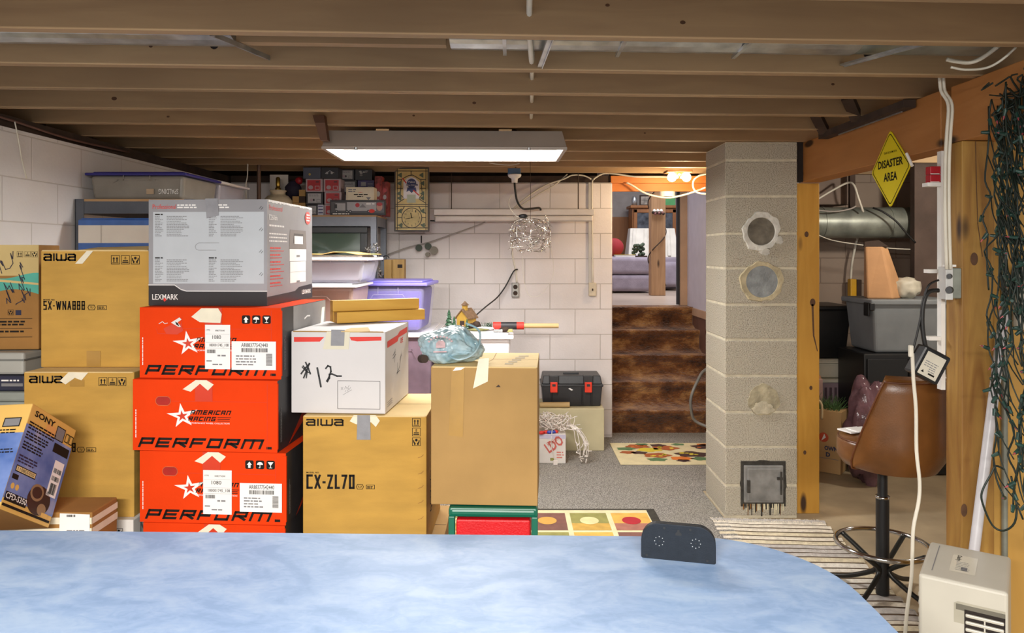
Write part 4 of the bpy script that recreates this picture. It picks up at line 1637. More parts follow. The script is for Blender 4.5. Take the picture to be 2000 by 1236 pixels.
# ================================================================== TOTES AT THE BACK WALL
m_totew = M('white_tote', 'E6E4E6', .4, var=.02)
m_clear = M('milky_plastic', 'D4D2DE', .3, var=.03, alpha=.72, trans=.25)
m_clearbrown = M('milky_plastic_brown', 'B79C92', .35, var=.05, alpha=.9)
m_purple = M('purple_lid', '8E84E4', .32, var=.02)
m_purplein = M('purple_contents', '5442BC', .6, var=.12, vs=6)
m_plum = M('plum_contents', '7D6A78', .5, var=.1, vs=7)


def tote(name, label, loc, yaw, w, d, h, body, lidm, lid_t=.03, group=None, taper=.9, over=.022, contents=None, ribs=True, lid=True):
    t = thing(name, label, 'tote', loc, radians(yaw), group)
    i = (1 - taper) / 2
    mb = MB()
    b4 = [(w * i, d * i, 0), (w * (1 - i), d * i, 0), (w * (1 - i), d * (1 - i), 0), (w * i, d * (1 - i), 0)]
    t4 = [(0, 0, h), (w, 0, h), (w, d, h), (0, d, h)]
    hh = h - (lid_t if lid else 0)
    t4 = [(x, y, hh) for x, y, z in t4]
    mb.hexa(b4, t4, body)
    if ribs:
        fr = Fr((0, -.001, 0), (1, 0, 0), (0, 0, 1), (0, -1, 0))
        mb.line(fr, [(w * .25, hh * .72), (w * .30, hh * .82), (w * .36, hh * .82), (w * .36, hh * .98)], .005, body, .004)
        mb.line(fr, [(w * .75, hh * .72), (w * .70, hh * .82), (w * .36, hh * .82)], .005, body, .004)
        mb.line(fr, [(w * .64, hh * .82), (w * .64, hh * .98)], .005, body, .004)
    o = mb.build('tote_body', t, .018, 3)
    if contents:
        mb = MB()
        s_ = .85
        mb.hexa([(x * .93 + w * .035, y * .93 + d * .035, .015) for x, y, z in b4], [(x * .94 + w * .03, y * .94 + d * .03, hh * .95) for x, y, z in t4], contents)
        mb.build('contents', t, .02)
    if lid:
        mb = MB()
        mb.box(-over, w + over, -over, d + over, h - lid_t, h - lid_t * .35, lidm)
        mb.box(over * .6, w - over * .6, over * .6, d - over * .6, h - lid_t * .4, h, lidm)
        mb.build('lid', t, .009, 3)
    return t


tote('storage_tote', 'tall milky tote with plum contents standing on the carpet under the purple-lidded one', (-.955, 4.83, .008), 0, .435, .72, .482, m_plum, m_totew,
     taper=.94)
tote('storage_tote', 'milky tote with a white lid directly under the purple-lidded tote', (-.955, 4.83, .491), 0, .435, .72, .484, m_plum, m_totew, taper=.94)
tote('storage_tote', 'translucent tote with a bright purple lid behind the lumber', (-1.035, 4.81, .976), -3, .47, .45, .338, M('clear_violet_plastic', 'CFCBE8', .2, var=.02, alpha=.28), m_purple, .034,
     contents=m_purplein, taper=.9)
tote('storage_tote', 'white tote on the carpet under the toy village tote', (-.45, 4.83, .008), 0, .44, .62, .46, m_totew, m_totew, taper=.92)
tote('storage_tote', 'open-rimmed white tote with the toy village on its lid', (-.45, 4.81, .469), 0, .44, .64, .505, m_totew, m_totew, .04, taper=.9, ribs=False)
tote('storage_tote', 'reddish-brown tote on the carpet at the bottom of the clear bin pile', (-1.40, 4.2, .008), 0, .52, .5, .50, m_clearbrown, m_totew)
tote('storage_tote', 'reddish-brown tote in the middle of the clear bin pile', (-1.40, 4.2, .509), 0, .52, .5, .518, m_clearbrown, m_totew)
tote('storage_tote', 'brownish translucent tote with a white lid, behind the grey printer carton', (-1.395, 4.2, 1.028), 0, .495, .48, .292, m_clearbrown, m_totew, .024)
tote('storage_tote', 'milky tote with a white lid at the top of the pile beside the television', (-1.37, 4.2, 1.321), 0, .535, .48, .158, M('clear_plastic', 'DAD8E8', .2, var=.02, alpha=.42), m_totew, .03,
     contents=M('pale_contents', 'C8CAD2', .6, var=.05))
t = thing('paper_sheets', 'brown paper sheets lying on the top milky tote', 'paper', (-1.36, 4.2, 1.4805))
mb = MB()
vs, n_ = [], 9
for j in range(4):
    for i in range(n_):
        x, y = .56 * i / (n_ - 1), -.01 + .12 * j
        vs.append((x, y, .006 + .010 * abs(noise.noise(Vector((x * 7, y * 5, 1)))) + (.012 if 5 <= i <= 6 else 0)))
mb.add(vs, [(j * n_ + i, j * n_ + i + 1, (j + 1) * n_ + i + 1, (j + 1) * n_ + i) for j in range(3) for i in range(n_ - 1)], M('kraft_paper', 'C9A464', .8, var=.05))
mb.build('sheet', t, solid=.004)

# toy village on the white tote
zt = .9755
t = thing('toy_church', 'tiny yellow church with a brown roof in the toy village', 'decoration', (PX(903, 5.12), 5.12, zt), radians(-28))
m_yw = M('church_yellow', 'B8923A', .7, var=.08)
m_rf = M('roof_brown', '7A6048', .8, var=.12, vs=40)
mb = MB()
mb.box(-.045, .045, 0, .11, 0, .075, m_yw)
mb.add([(-.045, 0, .075), (.045, 0, .075), (0, 0, .125), (-.045, .11, .075), (.045, .11, .075), (0, .11, .125)], [(0, 1, 2), (3, 5, 4)], m_yw)
mb.build('walls', t)
mb = MB()
for s_ in (-1, 1):
    mb.hexa([(s_ * .056, -.012, .062), (s_ * .056, .122, .062), (0, .122, .125), (0, -.012, .125)],
            [(s_ * .056, -.012, .070), (s_ * .056, .122, .070), (0, .122, .134), (0, -.012, .134)], m_rf)
mb.build('roof', t)
mb = MB()
mb.box(-.014, .014, .02, .048, .12, .158, m_yw)
mb.add([(-.022, .012, .156), (.022, .012, .156), (.022, .056, .156), (-.022, .056, .156), (0, .034, .186)], [(0, 1, 4), (1, 2, 4), (2, 3, 4), (3, 0, 4), (3, 2, 1, 0)], m_rf)
mb.build('steeple', t)
mb = MB()
mb.box(-.017, .017, -.005, .002, 0, .05, m_dark)
mb.build('church_door', t)
m_dgreen = M('tree_green', '2F5238', .8, var=.2, vs=60)
m_snow = M('snow', 'E6E8E6', .8, var=.03)


def toytree(label, x, y, h):
    t = thing('toy_pine_tree', label, 'decoration', (x, y, zt))
    mb = MB()
    n_ = 5
    for k in range(n_):
        z = h * (.08 + .18 * k)
        r = h * .26 * (1 - k / n_ * .8)
        mb.lathe([(r, z), (r * .75, z + h * .1), (.002, z + h * .26)], (0, 0, 0), m_dgreen, 12, False)
        q = random.Random(k)
        for j in range(5):
            a = q.uniform(0, 6.3)
            mb.ball((r * .8 * cos(a), r * .8 * sin(a), z + h * .05), h * .035, m_snow, (1, 1, .6), 1)
    mb.build('branches', t)
    mb = MB()
    mb.cyl((0, 0, 0), (0, 0, h * .2), h * .04, m_dark)
    mb.build('trunk', t)


toytree('tall snowy toy pine left of the tiny church', PX(877, 5.0), 5.0, .13)
toytree('shorter snowy toy pine beside the tall one', PX(887, 4.95), 4.95, .09)
toytree('very small snowy toy pine in front of the church', PX(912, 4.95), 4.95, .072)
t = thing('toy_figure', 'tiny red-coated toy figure in front of the church', 'decoration', (PX(904, 4.90), 4.90, zt))
mb = MB()
mb.lathe([(.012, 0), (.013, .02), (.007, .03)], (0, 0, 0), m_redp, 12)
mb.ball((0, 0, .036), .008, M('toy_skin', 'C89A7A', .6), sub=1)
mb.build('body', t)
t = thing('toy_rock_pile', 'dark lump of toy rocks and a tiny house right of the church', 'decoration', (PX(926, 5.0), 5.0, zt))
mb = MB()
for k in range(7):
    q = random.Random(k + 3)
    mb.ball((q.uniform(-.04, .045), q.uniform(-.02, .03), .012 + q.uniform(0, .03)), q.uniform(.016, .028), m_dark, (1, 1, .9), 2, .3, 3, k)
mb.build('rocks', t)
mb = MB()
mb.ball((.075, -.02, .012), .03, m_snow, (2.2, 1.2, .45), 2, .3, 2, 4)
mb.ball((.03, -.06, .009), .03, M('moss', '7C7A4C', .9, var=.2, vs=50), (2.4, .8, .3), 2, .3, 2, 5)
mb.build('snow_patch', t)
t = thing('pine_sprig', 'small green artificial pine sprig in the toy village', 'decoration', (PX(953, 5.02), 5.02, zt))
mb = MB()
for k in range(46):
    q = random.Random(k)
    a, e = q.uniform(0, 6.28), q.uniform(.05, 1.2)
    p = Vector((q.uniform(-.03, .03), q.uniform(-.01, .01), .018))
    d = Vector((cos(a) * cos(e), sin(a) * cos(e), sin(e))) * .035
    mb.cyl(p, p + d, .0012, m_dgreen, n=4)
mb.build('needles', t)
t = thing('folded_tools', 'dark folded gadget with a silver end on the white tote', 'gadget', (PX(985, 4.86), 4.86, zt))
mb = MB()
mb.ball((0, 0, .018), .03, m_dark, (1.2, .7, .6), 2, .2, 3, 3)
mb.box(-.07, -.01, -.02, .02, 0.001, .018, m_galv)
mb.box(.02, .055, -.015, .015, 0.001, .02, M('olive_paint', 'A8A468', .5))
mb.build('gadget_body', t, .003)
t = thing('paper_roll', 'tan cardboard tube partly sleeved in red and black paper', 'roll', (0, 0, 0))
p0, p1 = Vector(P(963, 634, 5.0)), Vector(P(1091, 641, 5.0))
p0.z = p1.z = zt + .028
mb = MB()
mb.cyl(p0, p1, .016, M('cardboard_tube', 'CDB07C', .7, var=.03), n=20)
mb.build('tube', t)
mb = MB()
dd = (p1 - p0)
for a, b_, mt in ((0, .12, m_redp), (.12, .36, M('black_sleeve', '2E2C30', .5)), (.36, .47, m_redp)):
    mb.cyl(p0 + dd * a, p0 + dd * b_, .0255 if a < .4 else .0255, mt, n=20)
mb.build('sleeve', t)

# toolbox, beige carton, box of string lights
t = thing('toolbox', 'black plastic toolbox with two red latches on the beige carton', 'toolbox', (.228, 5.66, .3255))
m_tb = M('toolbox_black', '2E2F32', .4, var=.05, bump=.1, bs=90)
tw, td, thh = .46, .26, .232
mb = MB()
mb.hexa([(.012, .012, .0), (tw - .012, .012, .0), (tw - .012, td - .012, .0), (.012, td - .012, .0)], [(0, 0, .15), (tw, 0, .15), (tw, td, .15), (0, td, .15)], m_tb)
for x in (.07, .30, .37):
    mb.box(x, x + .012, -.006, .01, .01, .15, m_tb)
mb.build('box_body', t, .006)
mb = MB()
mb.box(-.008, tw + .008, -.008, td + .008, .148, .168, m_tb)
mb.hexa([(0, 0, .168), (tw, 0, .168), (tw, td, .168), (0, td, .168)], [(.012, .015, thh), (tw - .012, .015, thh), (tw - .012, td - .015, thh), (.012, td - .015, thh)], m_tb)
for x in (.055, .315):
    mb.box(x, x + .075, -.01, .06, .17, thh + .004, m_tb)
mb.build('lid', t, .006)
mb = MB()
mb.box(.17, .29, .09, .12, thh - .002, thh + .012, m_tb)
mb.build('handle', t, .004)
for x in (.063, .325):
    mb = MB()
    mb.box(x, x + .055, -.022, -.004, .108, .186, M('latch_red', 'E23A22', .4))
    lt = mb.build('latch', t, .004)
    lt['label'] = 'red latch'
    mb = MB()
    mb.box(x + .015, x + .04, -.025, -.021, .155, .172, m_tb)
    mb.build('latch_button', lt)
mb = MB()
mb.poly(Fr((0, 0, 0), (1, 0, 0), (0, 0, 1), (0, -1, 0)), [(.20, .135), (.215, .14), (.238, .125), (.225, .12)], m_whitep, .003)
mb.build('sticker_scrap', t)
m_beige = M('beige_carton', 'C6BC98', .8, var=.04, vs=4)
c = Carton('cardboard_box', 'beige carton standing against the wall under the black toolbox', (.203, 5.58, .008), 0, .49, .39, .316, m_beige)
c.done()
c = Carton('cardboard_box', 'white and red diaper carton full of light strings beside the beige carton', (.10, 5.25, .008), -3, .28, .26, .205, m_whitec,
           {'right': M('mauve_side', '8E6A62', .7)})
F = c.F['front']
c.mb.text(F, 'LDO', .165, .07, .075, M('faded_red2', 'C8645A', .6), w=.13, bold=.03, rot=.6)
c.mb.text(F, 'Rainbow', .16, .12, .03, M('faded_red3', 'C87A6E', .6), w=.10, rot=.6)
c.mb.dashes(F, .215, .075, .055, 3, .018, .009, M('faded_red3', 'C87A6E', .6), 3)
c.mb.rect(F, .17, .20, .02, .04, M('leaf_print', '8A8A4A', .6))
c.mb.rect(F, 0, .28, .175, .205, M('clear_top', 'C9C4D8', .4))
c.done()
t = thing('string_lights', 'tangled white string lights heaped in the red and white carton', 'string lights', (.245, 5.36, .214))
q = random.Random(9)
mb, mb2 = MB(), MB()
m_wstr = M('white_string', 'E4DCD4', .5, var=.04)
for k in range(26):
    c0 = Vector((q.uniform(-.06, .17), q.uniform(-.08, .10), .02))
    pts = []
    for j in range(6):
        pts.append(c0 + Vector((q.uniform(-.07, .07), q.uniform(-.05, .05), max(.004, q.uniform(0, .11) - abs(c0.x) * .15))))
    mb.tube(pts, .0028, m_wstr, 5, 3)
    for p in pts:
        d = Vector((q.uniform(-1, 1), q.uniform(-1, 1), q.uniform(-.3, 1))).normalized() * .026
        mb2.cyl(p, p + d, .0045, m_wstr, .003, 6)
for k in range(9):
    x0 = q.uniform(.15, .2)
    pts = [Vector((x0 - .03, q.uniform(-.08, .05), .05)), Vector((x0 + .035, q.uniform(-.1, -.05), .03)), Vector((x0 + .05 + q.uniform(0, .05), q.uniform(-.14, -.09), -.06)),
           Vector((x0 + .03 + q.uniform(0, .07), q.uniform(-.15, -.11), -.10 - q.uniform(0, .08)))]
    mb.tube(pts, .0028, m_wstr, 5, 3)
    for p in pts[1:]:
        d = Vector((q.uniform(-1, 1), q.uniform(-1, 0), q.uniform(-1, .3))).normalized() * .028
        mb2.cyl(p, p + d, .0045, m_wstr, .003, 6)
mb.tube([(.04, -.10, .03), (.03, -.135, -.06), (.045, -.14, -.14), (.06, -.145, -.195)], .0028, m_wstr, 5, 3)
mb2.box(.045, .075, -.16, -.145, -.205, -.175, m_wstr)
mb.build('wires', t)['kind'] = 'stuff'
mb2.build('bulbs', t)['kind'] = 'stuff'
mb3 = MB()
for k in range(8):
    mb3.ball((q.uniform(-.14, .16), q.uniform(-.12, -.08), .01), .02, [m_redp, M('blue_bulb', '3C4AA8', .4)][k % 2], (1.2, .6, .7), 1)
mb3.build('coloured_caps', t)['kind'] = 'stuff'
t = thing('cardboard_tube', 'tan cardboard tube lying in front of the black toolbox', 'tube', (0, 0, 0))
mb = MB()
mb.cyl((.21, 5.615, .3255 + .02), (.435, 5.615, .3255 + .022), .02, M('cardboard_tube', 'CDB07C', .7), n=18)
mb.build('tube', t)
# ================================================================== SHELVES ON THE LEFT
m_steel = M('shelf_steel', '5C6068', .45, .3, var=.06, bump=.1, bs=120)
m_steell = M('shelf_steel_light', '868B94', .4, .3, var=.05, bump=.1, bs=120)
m_board = wood('particle_board', 'B08A60', 'C29C70', 'X', 1.0, .8)


def rack(label, x0, x1, y0, y1, levels, top, mat, beam=.075):
    t = thing('metal_shelf', label, 'shelf', (x0, y0, .008))
    w, d = x1 - x0, y1 - y0
    for px in (0, w - .045):
        for py in (0, d - .045):
            mb = MB()
            mb.box(px, px + .045, py, py + .003, 0, top, mat)
            sx = px if px == 0 else px + .042
            mb.box(sx, sx + .003, py, py + .045, 0, top, mat)
            mb.build('upright', t)
    for z in levels:
        mb = MB()
        mb.box(.003, w - .003, .003, .012, z - beam, z - .012, mat)
        mb.box(.003, w - .003, d - .012, d - .003, z - beam, z - .012, mat)
        mb.box(.003, .012, .012, d - .012, z - beam, z - .012, mat)
        mb.box(w - .012, w - .003, .012, d - .012, z - beam, z - .012, mat)
        mb.build('shelf_beam', t)
        mb = MB()
        mb.box(.004, w - .004, .004, d - .004, z - .012, z, m_board)
        mb.build('shelf_board', t)
    return t


rack('grey steel shelf along the left wall carrying the blue-lidded bin', -2.272, -1.66, 3.86, 5.06, (.55, 1.45, 1.765), 1.765, m_steel)
rack('grey steel shelf against the back wall holding the television and toy car boxes', -2.22, -.985, 5.41, 5.86, (.4, 1.17, 1.762), 1.75, m_steell, .08)

# blue-lidded bin and white-lidded bin on the left shelf
m_smoke = M('smoky_plastic', '8E887E', .3, var=.05, alpha=.9)
t = tote('storage_tote', 'smoky clear bin with a dark blue lid on the left steel shelf', (-2.235, 3.93, 1.774), 0, .50, .44, .150, m_smoke, M('navy_lid', '2E2A78', .4, var=.04), .022,
         taper=.95, over=.018)
mb = MB()
F = Fr((0, 0, 0), (1, 0, 0), (0, 0, 1), (0, -1, 0))
mb.rect(F, .30, .34, .03, .058, M('label_tan', 'B49C80', .6), .002)
mb.build('tan_sticker', t)
mb = MB()
mb.text(Fr((0, 0, 0), (-1, 0, 0), (0, 0, -1), (0, -1, 0)), 'SPALDING', -.47, -.058, .028, m_whitep, w=.105, bold=.01, lift=.002)
mb.build('bin_print', t)
tote('storage_tote', 'milky bin with a white lid behind the blue-lidded bin on the left shelf', (-2.235, 4.44, 1.774), 0, .49, .42, .155, m_clear, m_totew, .022, taper=.93)
t = thing('paper_towel_pack', 'white wrapped pack with two blue stripes on the left shelf', 'pack', (-2.205, 3.775, 1.4585))
mb = MB()
m_wrap = M('white_wrap', 'D9D2C6', .35, var=.02, bump=.25, bs=14)
m_wrapb = M('blue_wrap', '3E64A8', .35, var=.08, vs=12, bump=.25, bs=20)
zz = [0, .035, .085, .165, .19]
for i, (z0, z1, mt) in enumerate(((0, .03, m_wrap), (.03, .085, m_wrapb), (.085, .175, m_wrap), (.175, .20, m_wrapb), (.20, .212, m_wrapb))):
    k0, k1 = (.008 if i == 0 else 0), (.012 if i == 4 else 0)
    mb.hexa([(k0, k0, z0), (.36 - k0, k0, z0), (.36 - k0, .08, z0), (k0, .08, z0)], [(k1, k1, z1), (.36 - k1, k1, z1), (.36 - k1, .08, z1), (k1, .08, z1)], mt)
mb.rect(F, .06, .20, .03, .04, m_wrap, .002)
mb.disc(F, .20, .03, .05, m_wrap, .0025, 20, .03)
mb.rect(F, .115, .118, .085, .175, M('wrap_fold', 'A9A196', .5), .002)
mb.build('wrapping', t)

# pipe column and cord
t = thing('steel_pipe', 'thin brown standing pipe between the two steel shelves', 'pipe', (-1.80, 5.28, .008))
mb = MB()
mb.cyl((0, 0, 0), (0, 0, 2.11), .014, M('brown_pipe', '5E4638', .5, .3, var=.08), n=14)
mb.build('pipe', t)


mb = MB()
mb.tube([P(484, 320, 5.24), P(483, 345, 5.24), P(480, 362, 5.24), P(481, 388, 5.24)], .004, m_wcable, 6)
tag(mb.build('cord'), 'thin white cord hanging beside the brown pipe', 'cord')

# television
t = thing('television', 'old dark tube television on the back steel shelf', 'television', (-1.72, 5.40, 1.179))
m_tv = M('tv_case', '3A3C3D', .4, var=.04)
mb = MB()
w_, h_ = .665, .505
mb.hexa([(0, .03, 0), (w_, .03, 0), (w_ - .1, .43, .04), (.1, .43, .04)], [(0, .03, h_), (w_, .03, h_), (w_ - .1, .43, h_ - .06), (.1, .43, h_ - .06)], m_tv)
for a in ((0, w_, 0, .07), (0, w_, h_ - .045, h_), (0, .05, .07, h_ - .045), (w_ - .05, w_, .07, h_ - .045)):
    mb.box(a[0], a[1], 0, .032, a[2], a[3], m_tv)
mb.build('tv_case', t, .006)
mb = MB()
m_scr = M('tv_glass', '4A5A4E', .06, var=0, coat=1.0, spec=.8)
nx, ny = 12, 9
vs = [(.05 + (w_ - .1) * i / nx, .022 - .020 * (1 - ((i / nx - .5) * 2) ** 2) * (1 - ((j / ny - .5) * 2) ** 2) * .8, .07 + (h_ - .115) * j / ny) for j in range(ny + 1) for i in range(nx + 1)]
mb.add(vs, [(j * (nx + 1) + i, j * (nx + 1) + i + 1, (j + 1) * (nx + 1) + i + 1, (j + 1) * (nx + 1) + i) for j in range(ny) for i in range(nx)], m_scr, True)
mb.build('screen', t)

# toy car boxes on the top board: pixel rectangles on the front plane of the shelf
ZB = 1.7705


def small_box(name, label, x0, x1, y0, y1, Y, dep, mat, deco, group=None, zb=None, side=None, cat='box'):
    a = PX(x0, Y)
    z0 = PZ(y1, Y) if zb is None else zb
    w, h = PX(x1, Y) - a, PZ(y0, Y) - z0
    c = Carton(name, label, (a, Y, z0), 0, w, dep, h, mat, side and {'right': side}, group, cat)
    deco(c.mb, c.F['front'], w, h)
    c.done('box_body', .002)
    return c


m_bk = M('toybox_black', '25242A', .4, var=.05)
m_rd = M('toybox_red', 'A8232A', .4, var=.05)
m_pinkg = M('toybox_pinkgrey', 'A89498', .5, var=.04)
m_lg = M('toybox_grey', 'A8A6A6', .5, var=.05)
m_pur = M('toybox_purple', '3A2A68', .4, var=.08)
m_slate = M('toybox_slate', '4A4E5C', .5, var=.05)


def d_red(mb, F, w, h):
    mb.rect(F, .1 * w, .88 * w, .1 * h, .9 * h, m_rd)
    mb.disc(F, .3 * w, .34 * h, .14 * w, m_pinkg, .0014, 12, .16 * h)
    mb.frame(F, .55 * w, .82 * w, .16 * h, .46 * h, .004, m_pinkg, .0014)
    mb.rect(F, .6 * w, .8 * w, .72 * h, .8 * h, m_bk, .0014)


def d_grey(mb, F, w, h):
    mb.rect(F, .1 * w, .88 * w, .12 * h, .88 * h, m_lg)
    mb.disc(F, .32 * w, .36 * h, .1 * w, m_pinkg, .0014, 12, .13 * h)
    mb.disc(F, .45 * w, .36 * h, .06 * w, m_bk, .0014, 10, .1 * h)
    mb.frame(F, .62 * w, .84 * w, .18 * h, .42 * h, .003, m_greyp, .0014)
    mb.dashes(F, .16 * w, .76 * h, .6 * w, 2, .1 * h, .05 * h, m_greyp, 2, .8, .0014)


def d_purple(mb, F, w, h):
    mb.rect(F, .2 * w, .5 * w, .55 * h, .85 * h, m_lg)
    mb.disc(F, .35 * w, .3 * h, .12 * w, m_pinkg, .0014, 10, .15 * h)
    for k in range(4):
        mb.rect(F, .6 * w, .9 * w, (.15 + .18 * k) * h, (.2 + .18 * k) * h, m_lg)


def d_black(mb, F, w, h):
    mb.disc(F, .35 * w, .5 * h, .07 * w, m_lg, .0014, 10)
    mb.disc(F, .62 * w, .5 * h, .07 * w, m_lg, .0014, 10)
    mb.line(F, [(.25 * w, .45 * h), (.5 * w, .7 * h), (.75 * w, .5 * h)], .004, m_lg)


def d_slate(mb, F, w, h):
    mb.disc(F, .38 * w, .38 * h, .07 * w, M('brass_print', 'B09A4A', .5), .001, 10)


def d_splash(mb, F, w, h):
    for k in range(7):
        q = random.Random(k)
        mb.disc(F, w * q.uniform(.25, .7), h * q.uniform(.4, .85), w * .09, m_lg if k % 2 else m_greyp, .001 + .0002 * k, 8, h * .08)


G = 'toy car boxes stacked on the back shelf'
Y1 = 5.47
rows = [
    # bottom row
    [('black toy car box at the bottom left of the toy box pile', 599, 620, 397, 417, m_bk, d_grey, None),
     ('small blue and white toy box at the bottom of the pile', 620.5, 632, 396.5, 417, M('toybox_white', 'C9CBD6', .5), lambda mb, F, w, h: [mb.rect(F, .1 * w, .9 * w, (.2 + .3 * k) * h, (.3 + .3 * k) * h, m_pur) for k in range(3)], None),
     ('red toy car box beside the boxed toy truck', 633, 667, 396.5, 417, m_pinkg, d_red, None)],
    [('grey-fronted black toy box above the bottom left one', 598, 631, 372, 396, m_bk, d_grey, None),
     ('red toy car box in the second row from the bottom', 633.5, 667, 371.5, 395.5, m_pinkg, d_red, None)],
    [('leftmost red toy car box in the third row', 597, 630, 346.5, 371, m_pinkg, d_red, None),
     ('right-hand red toy car box in the third row', 632, 665.5, 345.5, 370.5, m_pinkg, d_red, None)],
    [('slate toy box with a brass dot at the top left of the pile', 592, 626, 322, 345.5, m_slate, d_slate, None),
     ('black toy box with car outline in the top row', 627, 661, 322, 344.5, m_bk, d_black, None)],
]
prev = {}
for r, row in enumerate(rows):
    for lab, x0, x1, y0, y1, mt, dc, sd in row:
        pass
H4 = [0.0, .0805, .1735, .2705]
TOP4 = [.0795, .1725, .2695, .355]
for r, row in enumerate(rows):
    for lab, x0, x1, y0, y1, mt, dc, sd in row:
        a = PX(x0, Y1)
        small_box('toy_car_box', lab, x0, x1, 495 - (ZB + TOP4[r] - EYE) * K / Y1, y1, Y1, .15, mt, dc, G, ZB + H4[r], sd)
# right-hand pile: two boxes with the cream box and truck box in front
for lab, x0, x1, z0, z1, mt, dc, sd in (
        ('grey-fronted black toy box hidden at the base behind the truck box', 668, 699, 0, .086, m_bk, d_grey, None),
        ('grey-fronted black toy box left of the cream box', 668, 699, .087, .172, m_bk, d_grey, None),
        ('grey-fronted black toy box above the cream box', 667, 697, .173, .272, m_bk, d_grey, None),
        ('grey-fronted black toy box in the top row', 662, 692, .2725, .355, m_bk, d_grey, None),
        ('purple and red toy box upright at the base of the right pile', 700.5, 731, 0, .086, m_pur, d_purple, m_rd),
        ('dark toy box in the middle of the right pile behind the cream box', 700.5, 731, .087, .172, m_pur, d_purple, m_bk),
        ('purple toy box with a red side above the cream box', 698.5, 731, .173, .272, m_pur, d_purple, m_rd),
        ('dark toy box with a pale splash at the top right', 693.5, 727, .2725, .355, m_bk, d_splash, None)):
    small_box('toy_car_box', lab, x0, x1, 495 - (ZB + z1 - EYE) * K / 5.60, 0, 5.60, .13, mt, dc, G, ZB + z0, sd)


def d_cream(mb, F, w, h):
    mb.dashes(F, .08 * w, .78 * h, .3 * w, 2, .14 * h, .08 * h, m_greyp, 3, .9)
    mb.dashes(F, .28 * w, .44 * h, .5 * w, 1, .1 * h, .07 * h, m_print, 5, 1)
    mb.dashes(F, .4 * w, .3 * h, .22 * w, 1, .1 * h, .07 * h, m_print, 6, 1)
    mb.dashes(F, .45 * w, .62 * h, .15 * w, 1, .1 * h, .03 * h, m_redp, 7, 1)
    mb.poly(F, [(.72 * w, .28 * h), (.9 * w, .28 * h), (.81 * w, .08 * h)], m_greyp)
    mb.frame(F, .05 * w, .95 * w, .05 * h, .95 * h, .002, M('faint_line', 'B9A988', .6))


def d_truck(mb, F, w, h):
    mb.rect(F, .02 * w, .98 * w, .16 * h, .88 * h, M('window_film', '4E4C4E', .3))
    mb.rect(F, .31 * w, .84 * w, .28 * h, .86 * h, m_lg, .0014)
    mb.rect(F, .10 * w, .28 * w, .30 * h, .78 * h, m_lg, .0014)
    mb.rect(F, .08 * w, .13 * w, .45 * h, .72 * h, m_bk, .0018)
    for x in (.12, .31, .37, .7, .76):
        mb.disc(F, x * w, .24 * h, .028 * w, m_bk, .0022, 12)
        mb.disc(F, x * w, .24 * h, .012 * w, m_lg, .0026, 10)
    mb.poly(F, [(.53 * w, .5 * h), (.66 * w, .5 * h), (.595 * w, .74 * h)], m_greyp, .002)
    mb.disc(F, .5 * w, .66 * h, .04 * w, m_rd, .002, 12)
    mb.dashes(F, .66 * w, .7 * h, .15 * w, 1, .1, .09 * h, m_whitep, 3, 1, .002)
    mb.disc(F, .76 * w, .27 * h, .055 * w, m_redp, .003, 14, .13 * h)
    mb.disc(F, .90 * w, .55 * h, .055 * w, M('print_skin', 'B58A78', .5), .002, 14, .28 * h)
    mb.disc(F, .90 * w, .72 * h, .055 * w, m_rd, .0024, 14, .12 * h)
    mb.dashes(F, .05 * w, .05 * h, .3 * w, 1, .1, .07 * h, m_whitep, 6, 1, .002)


small_box('toy_truck_box', 'long window box holding a toy semi-truck on the back shelf', 644.5, 752, 390.5, 417, 5.425, .04, m_bk, d_truck, None, ZB)
c = Carton('toy_car_box', 'cream toy car box lying on the boxed toy truck', (PX(676, 5.43), 5.43, ZB + .1005), 0, .202, .15, .104, M('toybox_cream', 'D8CDB2', .6, var=.03), None, None, 'box')
d_cream(c.mb, c.F['front'], .202, .104)
c.done('box_body', .002)
c.t.location.z = ZB + .1015
m_reds = M('red_clutter', '8E3A38', .6, var=.3, vs=26)
for lab, x0, x1, z1, Y in (('mottled red toy package at the right end of the pile', 732, 745, .30, 5.56), ('second mottled red toy package beside the clock', 746, 757, .26, 5.58)):
    small_box('toy_package', lab, x0, x1, 495 - (ZB + z1 - EYE) * K / Y, 0, Y, .13, m_reds, lambda mb, F, w, h: [mb.disc(F, w * .5, h * (.15 + .2 * k), w * .3, [m_rd, m_pinkg, m_lg][k % 3], .001, 10, h * .07) for k in range(4)], None, ZB)

# small tan blocks left of the toys
Yb = 5.5
s_ = .0475
n_ = 0
for (cx, cz, mt) in ((0, 0, 0), (1, 0, 0), (0, 1, 0), (1, 1, 0), (0, 2, 0), (1, 2, 1), (1, 3, 0)):
    t = thing('wooden_block', ('small tan wooden block in the pile beside the lamp base' if not mt else 'dark wooden block among the tan ones'), 'block',
              (PX(571, Yb) + cx * (s_ + .001), Yb, ZB + cz * (s_ + .0006)), 0, 'small tan wooden blocks beside the lamp base' if not mt else None)
    mb = MB()
    mb.box(0, s_, 0, s_, 0, s_, m_dark if mt else M('tan_block', 'A8844E', .7, var=.06))
    mb.build('block', t, .002)
